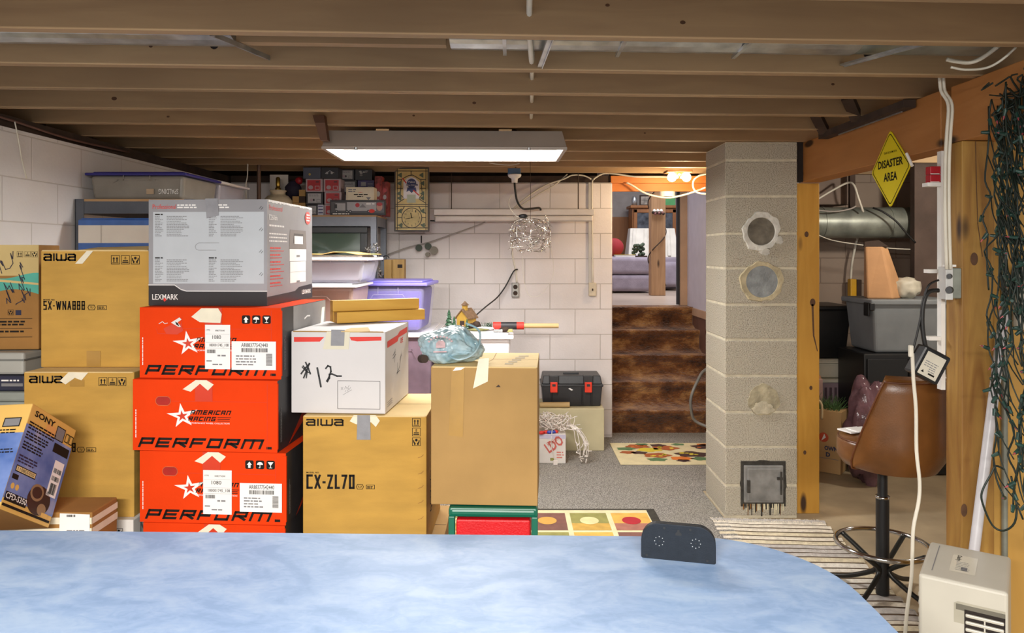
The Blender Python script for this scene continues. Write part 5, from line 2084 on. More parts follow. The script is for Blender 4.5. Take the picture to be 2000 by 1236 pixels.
# lamp base
t = thing('lamp_base', 'white ceramic jug lamp base with a brass socket on the back shelf', 'lamp', (PX(543, 5.5), 5.5, ZB))
m_cer = M('cream_ceramic', 'D0BFA0', .3, var=.04)
mb = MB()
mb.lathe([(.055, 0), (.095, .03), (.108, .075), (.105, .11), (.075, .145), (.05, .155), (.052, .17), (.062, .18), (.058, .188), (.0, .188)], (0, 0, 0), m_cer, 32)
mb.line(Fr((.045, -.095, 0), (.9, .42, 0), (0, 0, 1), (.42, -.9, 0)), [(-.02, .04), (.04, .09)], .004, m_dark, .006)
mb.line(Fr((.045, -.095, 0), (.9, .42, 0), (0, 0, 1), (.42, -.9, 0)), [(-.01, .08), (.02, .05)], .004, m_dark, .006)
mb.build('jug', t)
mb = MB()
mb.lathe([(.022, .186), (.022, .20), (.014, .21), (.016, .225), (.016, .275), (.010, .285), (0, .287)], (0, 0, 0), M('brass', 'A8863A', .3, .9, var=.1), 20)
mb.build('socket', t)
t = thing('white_card', 'white card standing behind the lamp base', 'card', (PX(527, 5.66), 5.66, ZB))
mb = MB()
mb.box(0, .14, 0, .004, 0, .32, M('white_card', 'CFC6BC', .6))
mb.build('card', t)
t = thing('cap', 'dark purple cap with a red patch behind the tan blocks', 'cap', (PX(573, 5.62), 5.62, ZB))
mb = MB()
mb.ball((0, 0, .20), .062, M('dark_purple_cloth', '2A2236', .8, var=.1), (1.0, .8, 1.15), 3, .15, 2, 1)
mb.cyl((0, .02, .0), (0, .02, .16), .03, m_dark)
mb.build('crown', t)
mb = MB()
mb.ball((.045, -.01, .27), .03, m_rd, (1, .7, 1), 2, .2, 3, 2)
mb.build('patch', t)

# tinsel by the shelf post, crate
t = thing('tinsel_garland', 'silver tinsel garland hanging on the shelf post', 'garland', (0, 0, 0))
mb = MB()
q = random.Random(12)
m_tin = M('tinsel', 'D4D2CC', .15, 1.0, var=.2, vs=30)
for k in range(150):
    tt = k / 150
    c0 = Vector(P(738 + 6 * sin(tt * 9) - 8 * (1 - tt), 478 + 62 * tt, 5.30))
    d = Vector((q.uniform(-1, 1), q.uniform(-.6, .6), q.uniform(-1, 1))).normalized() * q.uniform(.012, .028)
    mb.bar(c0 - d, c0 + d, .0045, .001, m_tin)
for k in range(50):
    c0 = Vector(P(719 + q.uniform(-4, 4), 480 + q.uniform(0, 30), 5.33))
    d = Vector((q.uniform(-1, 1), q.uniform(-.6, .6), q.uniform(-1, 1))).normalized() * q.uniform(.012, .028)
    mb.bar(c0 - d, c0 + d, .0045, .001, m_tin)
mb.build('tinsel', t)
t = thing('wooden_caddy', 'yellow wooden caddy with a slot, standing behind the purple-lidded tote', 'caddy', (PX(750, 5.42), 5.42, .976))
mb = MB()
wz = PZ(507, 5.42) - .976
m_cad = wood('caddy_wood', '8E6C34', 'A8864A', 'Z', 1.0, .6)
mb.box(0, .055, 0, .11, 0, wz, m_cad)
mb.box(.057, .145, .012, .11, 0, wz + .002, m_cad)
mb.rect(Fr((.057, .012, 0), (1, 0, 0), (0, 0, 1), (0, -1, 0)), .04, .075, wz - .06, wz - .035, m_darkvoid)
mb.build('caddy_body', t, .003)
mb = MB()
mb.tube([(-.012, .0, wz - .01), (.0, -.01, wz + .022), (.025, -.01, wz + .028), (.04, -.008, wz + .012)], .004, m_black, 6)
mb.build('handle', t)

# ================================================================== BACK WALL THINGS
Yk = 5.70
t = thing('wall_clock', 'tall yellow stained-glass look clock with a beer badge', 'clock', (PX(770, Yk), Yk, PZ(452, Yk)))
cw_, ch_ = PX(838, Yk) - PX(770, Yk), PZ(327, Yk) - PZ(452, Yk)
m_cf = M('clock_frame', '565049', .5, var=.05)
m_cy = M('clock_yellow', 'D6BF78', .4, var=.08, vs=14)
m_lead = M('clock_lead', '4A4334', .5)
m_leaf = M('clock_leaf', '5C6A52', .5)
mb = MB()
mb.box(0, cw_, 0, .035, 0, ch_, m_cf)
mb.build('frame', t, .004)
F = Fr((0, 0, 0), (1, 0, 0), (0, 0, 1), (0, -1, 0))
f = lambda x, y: ((x - 770) / 68 * cw_, (452 - y) / 125 * ch_)
mb = MB()
a, b_ = f(773, 449), f(835, 330)
mb.rect(F, a[0], b_[0], a[1], b_[1], m_cy, .001)
for p_ in ([(776, 330), (776, 449)], [(832, 330), (832, 449)], [(773, 334), (835, 334)], [(773, 399), (835, 399)], [(773, 403), (835, 403)], [(773, 445), (835, 445)],
           [(776, 351), (783, 351), (790, 347), (798, 343), (806, 342), (812, 345), (820, 350), (832, 351)], [(803, 334), (803, 342)], [(776, 368), (786, 368)],
           [(821, 368), (832, 368)], [(776, 397), (790, 388)], [(832, 397), (818, 388)], [(776, 425), (784, 425)], [(824, 425), (832, 425)], [(784, 352), (782, 380), (790, 388)],
           [(822, 352), (825, 380), (818, 388)], [(776, 417), (786, 410), (790, 403)], [(832, 417), (822, 410), (818, 403)], [(776, 440), (786, 438)], [(832, 440), (822, 438)]):
    mb.line(F, [f(*q) for q in p_], .006, m_lead, .002)
for x, y in ((782, 342), (824, 342), (781, 358), (826, 358), (780, 378), (826, 378), (781, 387), (826, 387), (782, 412), (826, 412), (783, 440), (827, 440)):
    u, v = f(x, y)
    mb.poly(F, [(u + .022 * cos(radians(60 * k)) * (1 if k % 2 else .55), v + .024 * sin(radians(60 * k)) * (1 if k % 2 else .55)) for k in range(6)], m_leaf, .0028)
mb.build('stained_panel', t)
mb = MB()
mb.poly(F, [f(788, 388), f(788, 356), f(795, 348), (f(803, 345)), f(811, 348), f(819, 356), f(819, 388)], m_paper, .003)
u, v = f(804, 358)
mb.disc(F, u, v, .036, M('ribbon_blue', '3D4A78', .5), .004, 20)
mb.poly(F, [f(796, 366), f(794, 375), f(799, 372), f(804, 377), f(809, 372), f(814, 375), f(812, 366)], M('ribbon_blue', '3D4A78', .5), .004)
mb.text(F, 'Pabst', f(798, 356)[0], f(798, 357)[1], .014, m_whitep, w=.05, lift=.005)
mb.rect(F, f(794, 0)[0], f(816, 0)[0], f(0, 363)[1], f(0, 359.5)[1], M('ribbon_blue', '3D4A78', .5), .0045)
mb.text(F, 'Blue Ribbon', f(795, 362)[0], f(795, 362.5)[1], .009, m_whitep, w=.075, lift=.0055)
mb.line(F, [f(787, 349), f(793, 357)], .008, m_redp, .005)
mb.line(F, [f(808, 372), f(818, 381)], .008, m_redp, .005)
mb.rect(F, f(795, 0)[0], f(812, 0)[0], f(0, 396)[1], f(0, 380)[1], M('pale_mint', 'B9C2A8', .5), .0045)
mb.build('badge', t)
mb = MB()
u, v = f(804.5, 425.5)
mb.disc(F, u, v, .079, m_lead, .003, 36)
mb.disc(F, u, v, .073, m_cy, .004, 36)
for k in range(12):
    a = radians(90 - 30 * (k + 1))
    s__ = str(k + 1)
    h_ = .017
    ww = .009 * len(s__)
    mb.text(F, s__, u + .058 * cos(a) - ww / 2, v + .058 * sin(a) - h_ / 2, h_, m_lead, w=ww, lift=.005)
mb.build('dial', t)
mb = MB()
mb.line(F, [(u, v), (u - .008, v + .036)], .006, m_print, .007)
mb.build('hour_hand', t)
mb = MB()
mb.line(F, [(u + .01, v + .001), (u - .048, v - .008)], .004, m_print, .008)
mb.build('minute_hand', t)

# unlit strip light
Ys = 5.80
t = thing('strip_light', 'long unlit pale strip light fixture hanging low on chains at the back wall', 'light', (PX(847, Ys), Ys, 0))
lw = PX(1161, Ys) - PX(847, Ys)
z0, z1 = PZ(432, Ys), PZ(408, Ys)
m_chan = M('pale_metal', 'D6CDC4', .45, .1, var=.03)
mb = MB()
mb.box(0, lw, 0, .07, (z0 + z1) / 2, z1, m_chan)
mb.build('channel', t, .004)
mb = MB()
mb.box(.005, lw - .01, .005, .06, z0, (z0 + z1) / 2 - .003, m_chan)
mb.build('cover', t, .01)
for x, y in ((881, 352), (1130, 352)):
    mb = MB()
    px_ = PX(x, Ys) - PX(847, Ys)
    mb.cyl((px_, .03, z1), (px_, .03, 2.12), .004, m_dark, n=6)
    mb.build('chain', t)
mb = MB()
mb.cyl((-.03, .02, z0 + .005), (.012, .02, z0 + .003), .006, m_black)
mb.build('cord_stub', t)

# porcelain ceiling socket with a black cord
t = thing('ceiling_socket', 'white ceiling socket in a blue box with a black cord plugged in', 'socket', (PX(1005, 5.50), 5.50, 2.119))
mb = MB()
mb.box(-.05, .045, -.03, .03, -.045, .0, M('blue_box', '4E6E92', .5))
mb.build('junction_box', t, .004)
mb = MB()
mb.lathe([(.0, -.105), (.022, -.105), (.024, -.075), (.045, -.062), (.05, -.048), (.05, -.044)], (0, 0, 0), m_white, 24)
mb.build('socket_body', t)
mb = MB()
mb.tube([(0, 0, -.10), (.005, .0, -.16), (.02, .02, -.24), (.06, .08, -.29), (.12, .12, -.29), (.19, .16, -.282), (.20, .17, -.30)], .008, m_blackcord, 8)
mb.build('cord', t)

# silver wire basket ornament
Yw = 5.1
t = thing('wire_ornament', 'glittering silver wire ball ornament hanging in front of the back wall', 'ornament', P(1036, 455, Yw))
q = random.Random(31)
mb, mb2 = MB(), MB()
m_silver = M('silver_wire', 'D8D4CC', .18, 1.0, var=.06, vs=30)
for k in range(55):
    a, z = q.uniform(0, 6.28), q.uniform(-.12, .07)
    p0 = Vector((.13 * cos(a), .13 * sin(a), z))
    a2, z2 = a + q.uniform(-.9, .9), z + q.uniform(-.05, .05)
    p1 = Vector((.135 * cos(a2), .135 * sin(a2), max(-.13, min(.09, z2))))
    mb.tube([p0, (p0 + p1) / 2 * 1.08, p1], .0016, m_silver, 5, 3)
    mb2.cyl(p0, p0 + (p1 - p0).normalized() * .02, .004, m_silver, .002, 6)
for zz_, r_ in ((.07, .115), (-.04, .138), (-.12, .09)):
    mb.tube([(r_ * cos(radians(a)), r_ * sin(radians(a)), zz_ + .006 * sin(a)) for a in range(0, 360, 24)], .002, m_silver, 5, 2, True)
for k in range(8):
    a = k * .785
    mb.tube([(.02 * cos(a), .02 * sin(a), .10), (.11 * cos(a), .11 * sin(a), .075), (.138 * cos(a), .138 * sin(a), -.03), (.09 * cos(a), .09 * sin(a), -.12)], .002, m_silver, 5, 4)
mb.tube([(-.01, 0, .10), (-.10, .02, .12), (-.15, 0, .2), (-.13, 0, .26)], .003, m_wcable, 5, 4)
for k in range(60):
    a, z = q.uniform(0, 6.28), q.uniform(-.13, .10)
    p0 = Vector((.125 * cos(a), .125 * sin(a), z))
    d = Vector((q.uniform(-1, 1), q.uniform(-1, 1), q.uniform(-1, 1))).normalized() * q.uniform(.02, .05)
    mb.cyl(p0 - d, p0 + d, .0022, m_silver, .001, 5)
mb.build('wire_frame', t)
mb2.build('glitter_tips', t)
mb = MB()
mb.ball((-.05, -.02, .115), .022, m_black, (1.5, .8, .7), 2)
mb.build('plug', t)
mb = MB()
mb.tube([(0, 0, .10), (0.002, .0, .30), (-.002, .0, 2.12 - PZ(455, Yw) - .001)], .0015, m_dark, 5)
mb.build('hanging_wire', t)
mb = MB()
mb.tube([P(1020, 500, 5.6), P(1022, 540, 5.6), P(1030, 572, 5.6), P(1042, 580, 5.6), P(1060, 572, 5.6), P(1078, 545, 5.6), P(1081, 520, 5.6), P(1076, 480, 5.5)], .0015, m_wcable, 5)
tag(mb.build('cord'), 'thin loop of pale wire dangling under the silver ornament', 'cord')

# outlets, switch and conduit on the back wall
YW = 5.988
t = thing('wall_outlet', 'grey surface outlet with two sockets on the back wall', 'outlet', P(1006.5, 580, YW))
mb = MB()
mb.box(-.03, .03, -.03, 0, 0, .116, M('outlet_grey', '8E8C88', .5))
mb.box(-.025, .025, -.034, -.028, .006, .110, M('outlet_face', 'B4B2AC', .5))
mb.build('outlet_plate', t, .004)
for z in (.033, .083):
    mb = MB()
    mb.cyl((0, -.033, z), (0, -.037, z), .018, m_dark, n=18)
    mb.build('receptacle', t)
t = thing('light_switch', 'cream light switch at the end of the wall conduit', 'switch', P(1156.5, 578, YW))
mb = MB()
mb.box(-.03, .03, -.03, 0, 0, .108, M('switch_cream', 'CDBFA6', .5))
mb.build('switch_box', t, .006)
mb = MB()
mb.box(-.005, .005, -.04, -.029, .045, .062, m_dark)
mb.build('toggle', t)
t = thing('wall_conduit', 'flat white conduit and cable running down to the cream switch', 'conduit', P(1153, 552, YW))
mb = MB()
mb.box(-.016, .004, -.012, 0, 0, PZ(357, YW) - PZ(552, YW), M('conduit_grey', 'B9B5B0', .5, var=.03))
mb.build('conduit', t)
mb = MB()
mb.tube([(.016, -.012, .0), (.014, -.012, .4), (.012, -.012, .78), (.025, -.05, .83)], .006, m_wcable, 6)
mb.build('cable', t)
for nm, lab, cat, pts, r, mt in (
        ('cord', 'black cord slanting down the back wall toward the toy village', 'cord', [(1011, 526, 5.97), (1003, 530, 5.95), (988, 558, 5.93), (972, 580, 5.9), (950, 598, 5.7), (928, 617, 5.3), (922, 622, 5.15)], .0055, m_blackcord),
        ('cable', 'pale cable dropping to the grey wall outlet', 'cable', [(998, 470, 5.975), (1001, 500, 5.975), (1007, 530, 5.975), (1009, 552, 5.975)], .006, m_wcable),
        ('cord', 'grey cord strung across the back wall past the round hangers', 'cord', [(757, 497, 5.93), (800, 482, 5.93), (838, 473, 5.93), (890, 455, 5.93), (930, 441, 5.93), (948, 433, 5.93)], .005, M('grey_cord', 'A29A92', .6)),
        ('cable', 'white cable running from the strip light up to the header', 'cable', [(1002, 408, 5.92), (1030, 384, 5.92), (1065, 362, 5.94), (1100, 350, 5.94), (1118, 342, 5.94), (1140, 343, 5.95), (1155, 350, 5.95)], .006, m_wcable),
        ('cable', 'second white cable slanting up beside the first behind the ornament', 'cable', [(1005, 410, 5.95), (1050, 380, 5.95), (1085, 360, 5.95), (1108, 340, 5.95)], .0045, m_wcable),
        ('cable', 'long white cable sagging along the orange header to the bulbs', 'cable', [(1156, 352, 5.97), (1178, 339, 5.97), (1205, 340, 5.95), (1240, 345, 5.9), (1290, 345, 5.8), (1318, 346, 5.65)], .007, m_wcable),
        ('cable', 'white cable drooping across the stair opening', 'cable', [(1224, 357, 5.98), (1235, 362, 5.97), (1262, 378, 5.95), (1300, 386, 5.93), (1330, 382, 5.9), (1360, 373, 5.86), (1378, 366, 5.8)], .008, m_wcable),
        ('cable', 'loop of white cable beside the chimney near the bulbs', 'cable', [(1380, 340, 5.75), (1366, 343, 5.75), (1355, 352, 5.75), (1354, 366, 5.75), (1362, 376, 5.75), (1380, 379, 5.75)], .007, m_wcable),
        ('cable', 'thin white wire sagging under the fluorescent fixture', 'cable', [(955, 318, 4.6), (975, 321, 4.6), (1000, 322, 4.6), (1015, 319, 4.6)], .003, m_wcable)):
    mb = MB()
    mb.tube([P(*p_) for p_ in pts], r, mt, 7)
    tag(mb.build(nm), lab, cat)
t = thing('hanging_discs', 'dark green and grey round discs clipped to the cord on the back wall', 'ornament', P(830, 478, 5.92))
for i, (x, y, r, mt) in enumerate(((818, 484, 6.5, M('disc_green', '3A4438', .6)), (836, 481, 6.5, M('disc_green', '3A4438', .6)), (847, 489, 8, M('disc_grey', '7E7668', .6, var=.08)), (835, 497, 4.5, M('disc_grey', '7E7668', .6)))):
    p_ = Vector(P(x, y, 5.92)) - Vector(P(830, 478, 5.92))
    mb = MB()
    rr_ = r / K * 5.92
    mb.cyl(p_ + Vector((0, -.008, 0)), p_ + Vector((0, .012 + .006 * i, 0)), rr_, mt, n=22)
    mb.build('disc', t)
mb = MB()
a_ = Vector(P(823, 460, 5.97)) - Vector(P(830, 478, 5.92))
mb.cyl(a_, a_ + Vector((0, 0, -.06)), .005, m_black)
mb.build('hook', t)

# ================================================================== LIGHT FIXTURES
t = thing('fluorescent_fixture', 'white fluorescent fixture with lit tubes hanging under the joists', 'light', (-.945, 3.68, 2.015), radians(1.2))
lw, ld, lh = 1.22, .50, .095
m_fix = M('fixture_shaded', '9C9085', .4, var=.02)  # white housing darkened, the shade on its near side is in this colour
mb = MB()
# sloping shell, open below
o_ = .012
B = [(0, 0, 0), (lw, 0, 0), (lw, ld, 0), (0, ld, 0)]
T_ = [(.02, .06, lh), (lw - .02, .06, lh), (lw - .02, ld - .06, lh), (.02, ld - .06, lh)]
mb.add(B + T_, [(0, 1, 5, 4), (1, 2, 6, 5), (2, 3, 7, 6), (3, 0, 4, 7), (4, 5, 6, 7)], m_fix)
for a in ((0, lw, 0, .018), (0, lw, ld - .018, ld), (0, .018, .018, ld - .018), (lw - .018, lw, .018, ld - .018)):
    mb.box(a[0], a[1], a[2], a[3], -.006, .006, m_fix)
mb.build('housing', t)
mb = MB()
m_refl = M('reflector_white', 'F2F1EC', .35, var=0)
e_ = .003
B2 = [(.019, .019, .004), (lw - .019, .019, .004), (lw - .019, ld - .019, .004), (.019, ld - .019, .004)]
T2 = [(.024, .064, lh - e_), (lw - .024, .064, lh - e_), (lw - .024, ld - .064, lh - e_), (.024, ld - .064, lh - e_)]
mb.add(B2 + T2, [(0, 1, 5, 4), (1, 2, 6, 5), (2, 3, 7, 6), (3, 0, 4, 7)], m_refl)
mb.build('reflector', t)['label'] = 'white inner reflector'
mb = MB()
m_diff = M('lit_diffuser', 'FFFDF6', .4, var=0, emit=.22, ecol='FFFBF0')
mb.box(.03, lw - .03, .07, ld - .07, .084, .09, m_diff)
mb.build('diffuser', t)
mb = MB()
m_tube = M('lit_tube', 'FFFFFF', .4, var=0, emit=3.2, ecol='FFFDF8')
for y in (.17, .38):
    mb = MB()
    mb.cyl((.05, y, .066), (lw - .05, y, .066), .014, m_tube, n=14)
    mb.build('tube', t)
for x in (.17, lw - .19):
    mb = MB()
    mb.cyl((x, .006, .003), (x, .006, -.008), .010, m_galv)
    mb.build('clip', t)
    mb = MB()
    mb.cyl((x + .05, ld - .006, .003), (x + .05, ld - .006, -.008), .010, m_dark)
    mb.build('clip', t)
for x in (.26, .88):
    mb = MB()
    mb.box(x, x + .065, .06, .14, lh, lh + .009, M('bracket_tan', 'B89468', .6))
    mb.build('bracket', t)
lamp('fluorescent_glow', 'AREA', (-.33, 3.95, 2.070), 42, (1.0, .98, .95), (1.10, .14))

t = thing('bulb_fixture', 'ceiling fixture with two lit bare bulbs in front of the stair opening', 'light', (PX(1326, 5.62), 5.62, 2.118))
mb = MB()
mb.box(-.10, .09, -.06, .09, -.018, 0, M('fixture_brown', '8A5E38', .6))
mb.build('base_board', t, .003)
mb = MB()
mb.lathe([(.0, -.05), (.02, -.05), (.03, -.03), (.045, -.018)], (0, 0, 0), M('brass', 'A8863A', .3, .9), 18)
mb.build('socket', t)
m_bulb = M('lit_bulb', 'FFF4D8', .3, var=0, emit=22.0, ecol='FFE9C0')
for s__ in (-1, 1):
    mb = MB()
    mb.ball((s__ * .055, -.01, -.052), .034, m_bulb, sub=3)
    mb.cyl((s__ * .01, -.005, -.045), (s__ * .04, -.01, -.05), .015, m_white)
    mb.build('bulb', t)
lamp('bulb_glow', 'POINT', (PX(1326, 5.62), 5.55, 2.0), 12, (1.0, .74, .44), radius=.05)
t = thing('junction_cap', 'white round fixture under the orange header at the stair opening', 'fixture', (PX(1303, 6.06), 6.06, 1.994))
mb = MB()
mb.cyl((0, 0, -.04), (0, 0, 0), .062, m_white, n=26)
mb.build('cap', t, .004)
# ================================================================== UPSTAIRS ROOM
zf = .973
m_sofa = M('mauve_upholstery', '968B98', .85, var=.06, vs=10, bump=.2, bs=90)
m_throw = M('cream_throw', 'D8D2C8', .85, var=.04, vs=9, bump=.3, bs=40)


def cushion(mb, x0, x1, y0, y1, z0, z1, mat, r=.05):
    mb.box(x0, x1, y0, y1, z0, z1, mat)


t = thing('sofa', 'mauve sofa at the top of the stairs', 'sofa', (.75, 9.7, zf))
for i, (x0, x1) in enumerate(((0.0, .52), (.53, 1.09))):
    for z0, z1 in ((.02, .24), (.245, .47)):
        mb = MB()
        mb.box(x0, x1, -.02, .5, z0, z1, m_sofa)
        mb.build('seat_cushion', t, .05, 4)
mb = MB()
mb.box(0, 1.1, .5, .72, .05, .50, m_sofa)
mb.build('backrest', t, .06, 4)
t = thing('armchair', 'mauve chair under a cream throw, behind the sofa and the wooden post upstairs', 'armchair', (1.64, 10.45, zf))
mb = MB()
mb.box(0, .72, 0, .4, .02, .48, m_sofa)
mb.box(.30, .74, -.12, .1, .05, .40, m_sofa)
mb.build('seat', t, .06, 4)
mb = MB()
mb.hexa([(.0, .02, .46), (.72, .02, .46), (.72, .4, .46), (.0, .4, .46)], [(.06, .22, .88), (.70, .22, .88), (.70, .42, .88), (.06, .42, .88)], m_throw)
for k in range(4):
    mb.bar((.07 + .17 * k, .02, .48), (.12 + .16 * k, .21, .87), .05, .02, m_throw)
mb.build('throw', t, .04, 3)
t = thing('cushion', 'round red cushion on the mauve sofa', 'cushion', (1.37, 9.96, zf + .60))
mb = MB()
mb.ball((0, 0, 0), .13, M('red_cushion', '94242A', .8, var=.05), (1, .6, .95), 3)
mb.build('pillow', t)
t = thing('book', 'yellow-topped book lying on the mauve sofa arm', 'book', (1.36, 9.76, zf + .4705))
mb = MB()
mb.box(0, .26, 0, .2, 0, .028, m_whitep)
mb.box(-.005, .265, -.005, .2, .028, .033, M('yellow_cover', 'CDB446', .5))
mb.build('pages', t)
t = thing('book', 'dark-covered book under the yellow-topped one', 'book', (1.6, 9.76, zf + .4705))
mb = MB()
mb.box(.03, .18, 0, .2, 0, .016, m_dark)
mb.build('pages', t)
t = thing('potted_plant', 'small dark green plant beside the red cushion upstairs', 'plant', (1.70, 9.95, zf + .4705))
mb = MB()
q = random.Random(3)
for k in range(26):
    mb.ball((q.uniform(-.07, .07), q.uniform(-.05, .05), q.uniform(.02, .17)), .03, M('dark_foliage', '3E4A38', .7, var=.2, vs=30), (1, .7, .9), 1)
mb.build('foliage', t)
# cabinet
m_cab = wood('cabinet_wood', '7A4A26', '96602F', 'Z', 1.0, .5)
t = thing('display_cabinet', 'wooden display cabinet with glass doors upstairs behind the armchair', 'cabinet', (1.77, 10.9, zf))
hgt = PZ(402, 10.9) - zf
mb = MB()
mb.box(0, .66, .03, .38, 0, hgt, m_cab)
mb.box(-.03, .69, -.01, .4, hgt - .03, hgt + .01, m_cab)
mb.build('carcass', t, .006)
for x0, x1 in ((0.02, .32), (.34, .64)):
    mb = MB()
    for a in ((x0, x0 + .05, .05, hgt - .05), (x1 - .05, x1, .05, hgt - .05), (x0, x1, .05, .10), (x0, x1, hgt - .10, hgt - .05)):
        mb.box(a[0], a[1], 0, .03, a[2], a[3], m_cab)
    o = mb.build('door', t, .004)
    mb = MB()
    mb.box(x0 + .05, x1 - .05, .012, .018, .10, hgt - .10, M('cabinet_glass', '4A4E56', .08, var=.25, vs=14, coat=.6))
    mb.build('glass_pane', o)
m_cup = M('glassware', 'C9D2DA', .2, var=.3, vs=30)
for i, (nm, lab, x, w, h, mt) in enumerate((('photo_frame', 'dark framed picture on top of the display cabinet', .13, .20, .16, m_dark), ('metal_jar', 'silver jar left of the framed picture on the cabinet', .01, .08, .14, m_galv),
                                            ('metal_jar', 'silver jar right of the framed picture on the cabinet', .35, .07, .14, m_galv))):
    t = thing(nm, lab, 'jar' if 'jar' in nm else 'picture', (1.77 + x, 11.05, zf + hgt + .0105))
    mb = MB()
    if 'jar' in nm:
        mb.lathe([(w / 2, 0), (w / 2, h * .8), (w * .35, h * .9), (w * .35, h), (0, h)], (w / 2, 0, 0), mt, 18)
    else:
        mb.box(0, w, 0, .02, 0, h, mt)
        mb.rect(Fr((0, 0, 0), (1, 0, 0), (0, 0, 1), (0, -1, 0)), .02, w - .02, .02, h - .02, M('old_photo', '8A8278', .5, var=.3, vs=20), .001)
    mb.build('jar_body' if 'jar' in nm else 'frame', t)
t = thing('green_box', 'green box on top of the cabinet right of the wooden post', 'box', (2.26, 11.0, zf + hgt + .0105))
mb = MB()
mb.box(0, .16, 0, .1, 0, .14, M('green_print', '4E9A5E', .5))
mb.build('box_body', t)
t = thing('wooden_post', 'square wooden post wrapped in vine, standing at the top of the stairs', 'post', (PX(1272, 9.1), 9.1, zf))
pw = PX(1300, 9.1) - PX(1272, 9.1)
m_vp = wood('vine_post_wood', '9A7452', 'B48C66', 'Z', 1.0, .7, True, .9)
mb = MB()
mb.box(0, pw, 0, pw, 0, 2.42, m_vp)
mb.build('post_body', t, .006)
mb = MB()
mb.tube([(pw / 2 + .11 * cos(a * .5), pw / 2 + .11 * sin(a * .5) * 1.05, .12 + .055 * a) for a in range(0, 26)], .007, m_dark, 5)
for k in range(10):
    mb.ball((pw * (.1 + .08 * k), -.03, 1.02 + .02 * sin(k * 2)), .022, [m_dark, m_whitep, M('rose', '8A5A58', .7)][k % 3], sub=1)
mb.build('vine', t)

# ================================================================== RIGHT STORAGE AREA
t = thing('duct_pipe', 'big round galvanised duct crossing the storage area', 'duct', (0, 0, 0))
mb = MB()
zc, rr = PZ(435, 5.65), .118
mb.cyl((1.90, 5.65, zc), (3.6, 5.65, zc), rr, m_galvd, n=30)
for x in (2.35, 2.85, 3.3):
    mb.cyl((x, 5.65, zc), (x + .012, 5.65, zc), rr + .004, m_galvd, n=30)
mb.build('duct', t)
mb = MB()
mb.box(2.55, 2.59, 5.60, 5.63, zc, 2.12, m_dark)
mb.build('hanger', t)
t = thing('air_plenum', 'brown-grey boxed duct above the round duct', 'duct', (2.0, 5.70, 1.82))
mb = MB()
mb.box(0, .60, 0, .25, .045, .295, M('plenum', '7A685C', .7, var=.08, vs=6))
mb.build('plenum_body', t, .006)
mb = MB()
mb.box(.0, .10, -.02, .02, .05, .13, m_darkvoid)
mb.build('damper', t)
t = thing('storage_tote', 'large grey tote on the black cabinet in the storage area', 'tote', (2.42, 4.98, .8195))
mb = MB()
w_, d_, h_ = .56, .42, .35
mb.hexa([(.03, .03, 0), (w_ - .03, .03, 0), (w_ - .03, d_ - .03, 0), (.03, d_ - .03, 0)], [(0, 0, h_), (w_, 0, h_), (w_, d_, h_), (0, d_, h_)], M('grey_tote', '80868A', .5, var=.04))
mb.build('tote_body', t, .02, 3)
mb = MB()
mb.box(-.02, w_ + .02, -.02, d_ + .02, h_ - .025, h_ + .012, M('grey_tote', '80868A', .5))
mb.build('lid', t, .01, 3)
mb = MB()
mb.box(-.03, -.018, .0, .07, h_ - .10, h_ - .01, m_black)
mb.box(-.03, .0, -.03, -.02, h_ - .06, h_ - .01, m_black)
mb.build('latch', t, .004)
t = thing('storage_cabinet', 'black low cabinet under the grey tote', 'cabinet', (2.36, 4.98, .003))
mb = MB()
mb.box(0, .58, 0, .40, 0, .815, m_black)
mb.build('cabinet_body', t, .01)
mb = MB()
mb.box(.02, .29, -.012, 0, .05, .78, m_black)
mb.build('door', t, .004)
mb = MB()
mb.box(.30, .56, -.012, 0, .05, .78, m_black)
mb.build('door', t, .004)
t = thing('storage_tote', 'black tote on the white bins beside the yellow post', 'tote', (2.02, 5.44, .7165))
mb = MB()
mb.hexa([(.03, .03, 0), (.44, .03, 0), (.44, .4, 0), (.03, .4, 0)], [(0, 0, .36), (.47, 0, .36), (.47, .43, .36), (0, .43, .36)], m_black)
mb.build('tote_body', t, .015)
mb = MB()
mb.box(-.015, .49, -.015, .445, .36, .39, m_black)
mb.build('lid', t, .008)
tote('storage_tote', 'white bin with a lid directly under the black tote', (2.06, 5.42, .578), 0, .50, .4, .136, M('white_bin', 'D4D0BE', .45, var=.03), M('white_bin', 'D4D0BE', .45), .022, ribs=False)
m_pinkw = M('pink_basket', 'A08A92', .6, var=.05)
t = thing('laundry_basket', 'pinkish slotted basket with a white lid, standing on the floor under the white bin', 'basket', (2.06, 5.42, .003))
mb = MB()
mb.hexa([(.03, .03, 0), (.46, .03, 0), (.46, .38, 0), (.03, .38, 0)], [(0, 0, .545), (.49, 0, .545), (.49, .4, .545), (0, .4, .545)], m_pinkw)
F = Fr((0.0, 0.0, 0), (1, 0, 0), (0, 0, 1), (0, -1, 0))
for k in range(12):
    mb.rect(F, .04 + .036 * k, .058 + .036 * k, .42, .51, M('basket_slot', '5A464E', .7), .004)
mb.build('basket_body', t)
mb = MB()
mb.box(-.02, .51, -.02, .42, .545, .572, M('white_bin', 'D4D0BE', .45))
mb.build('lid', t, .008)
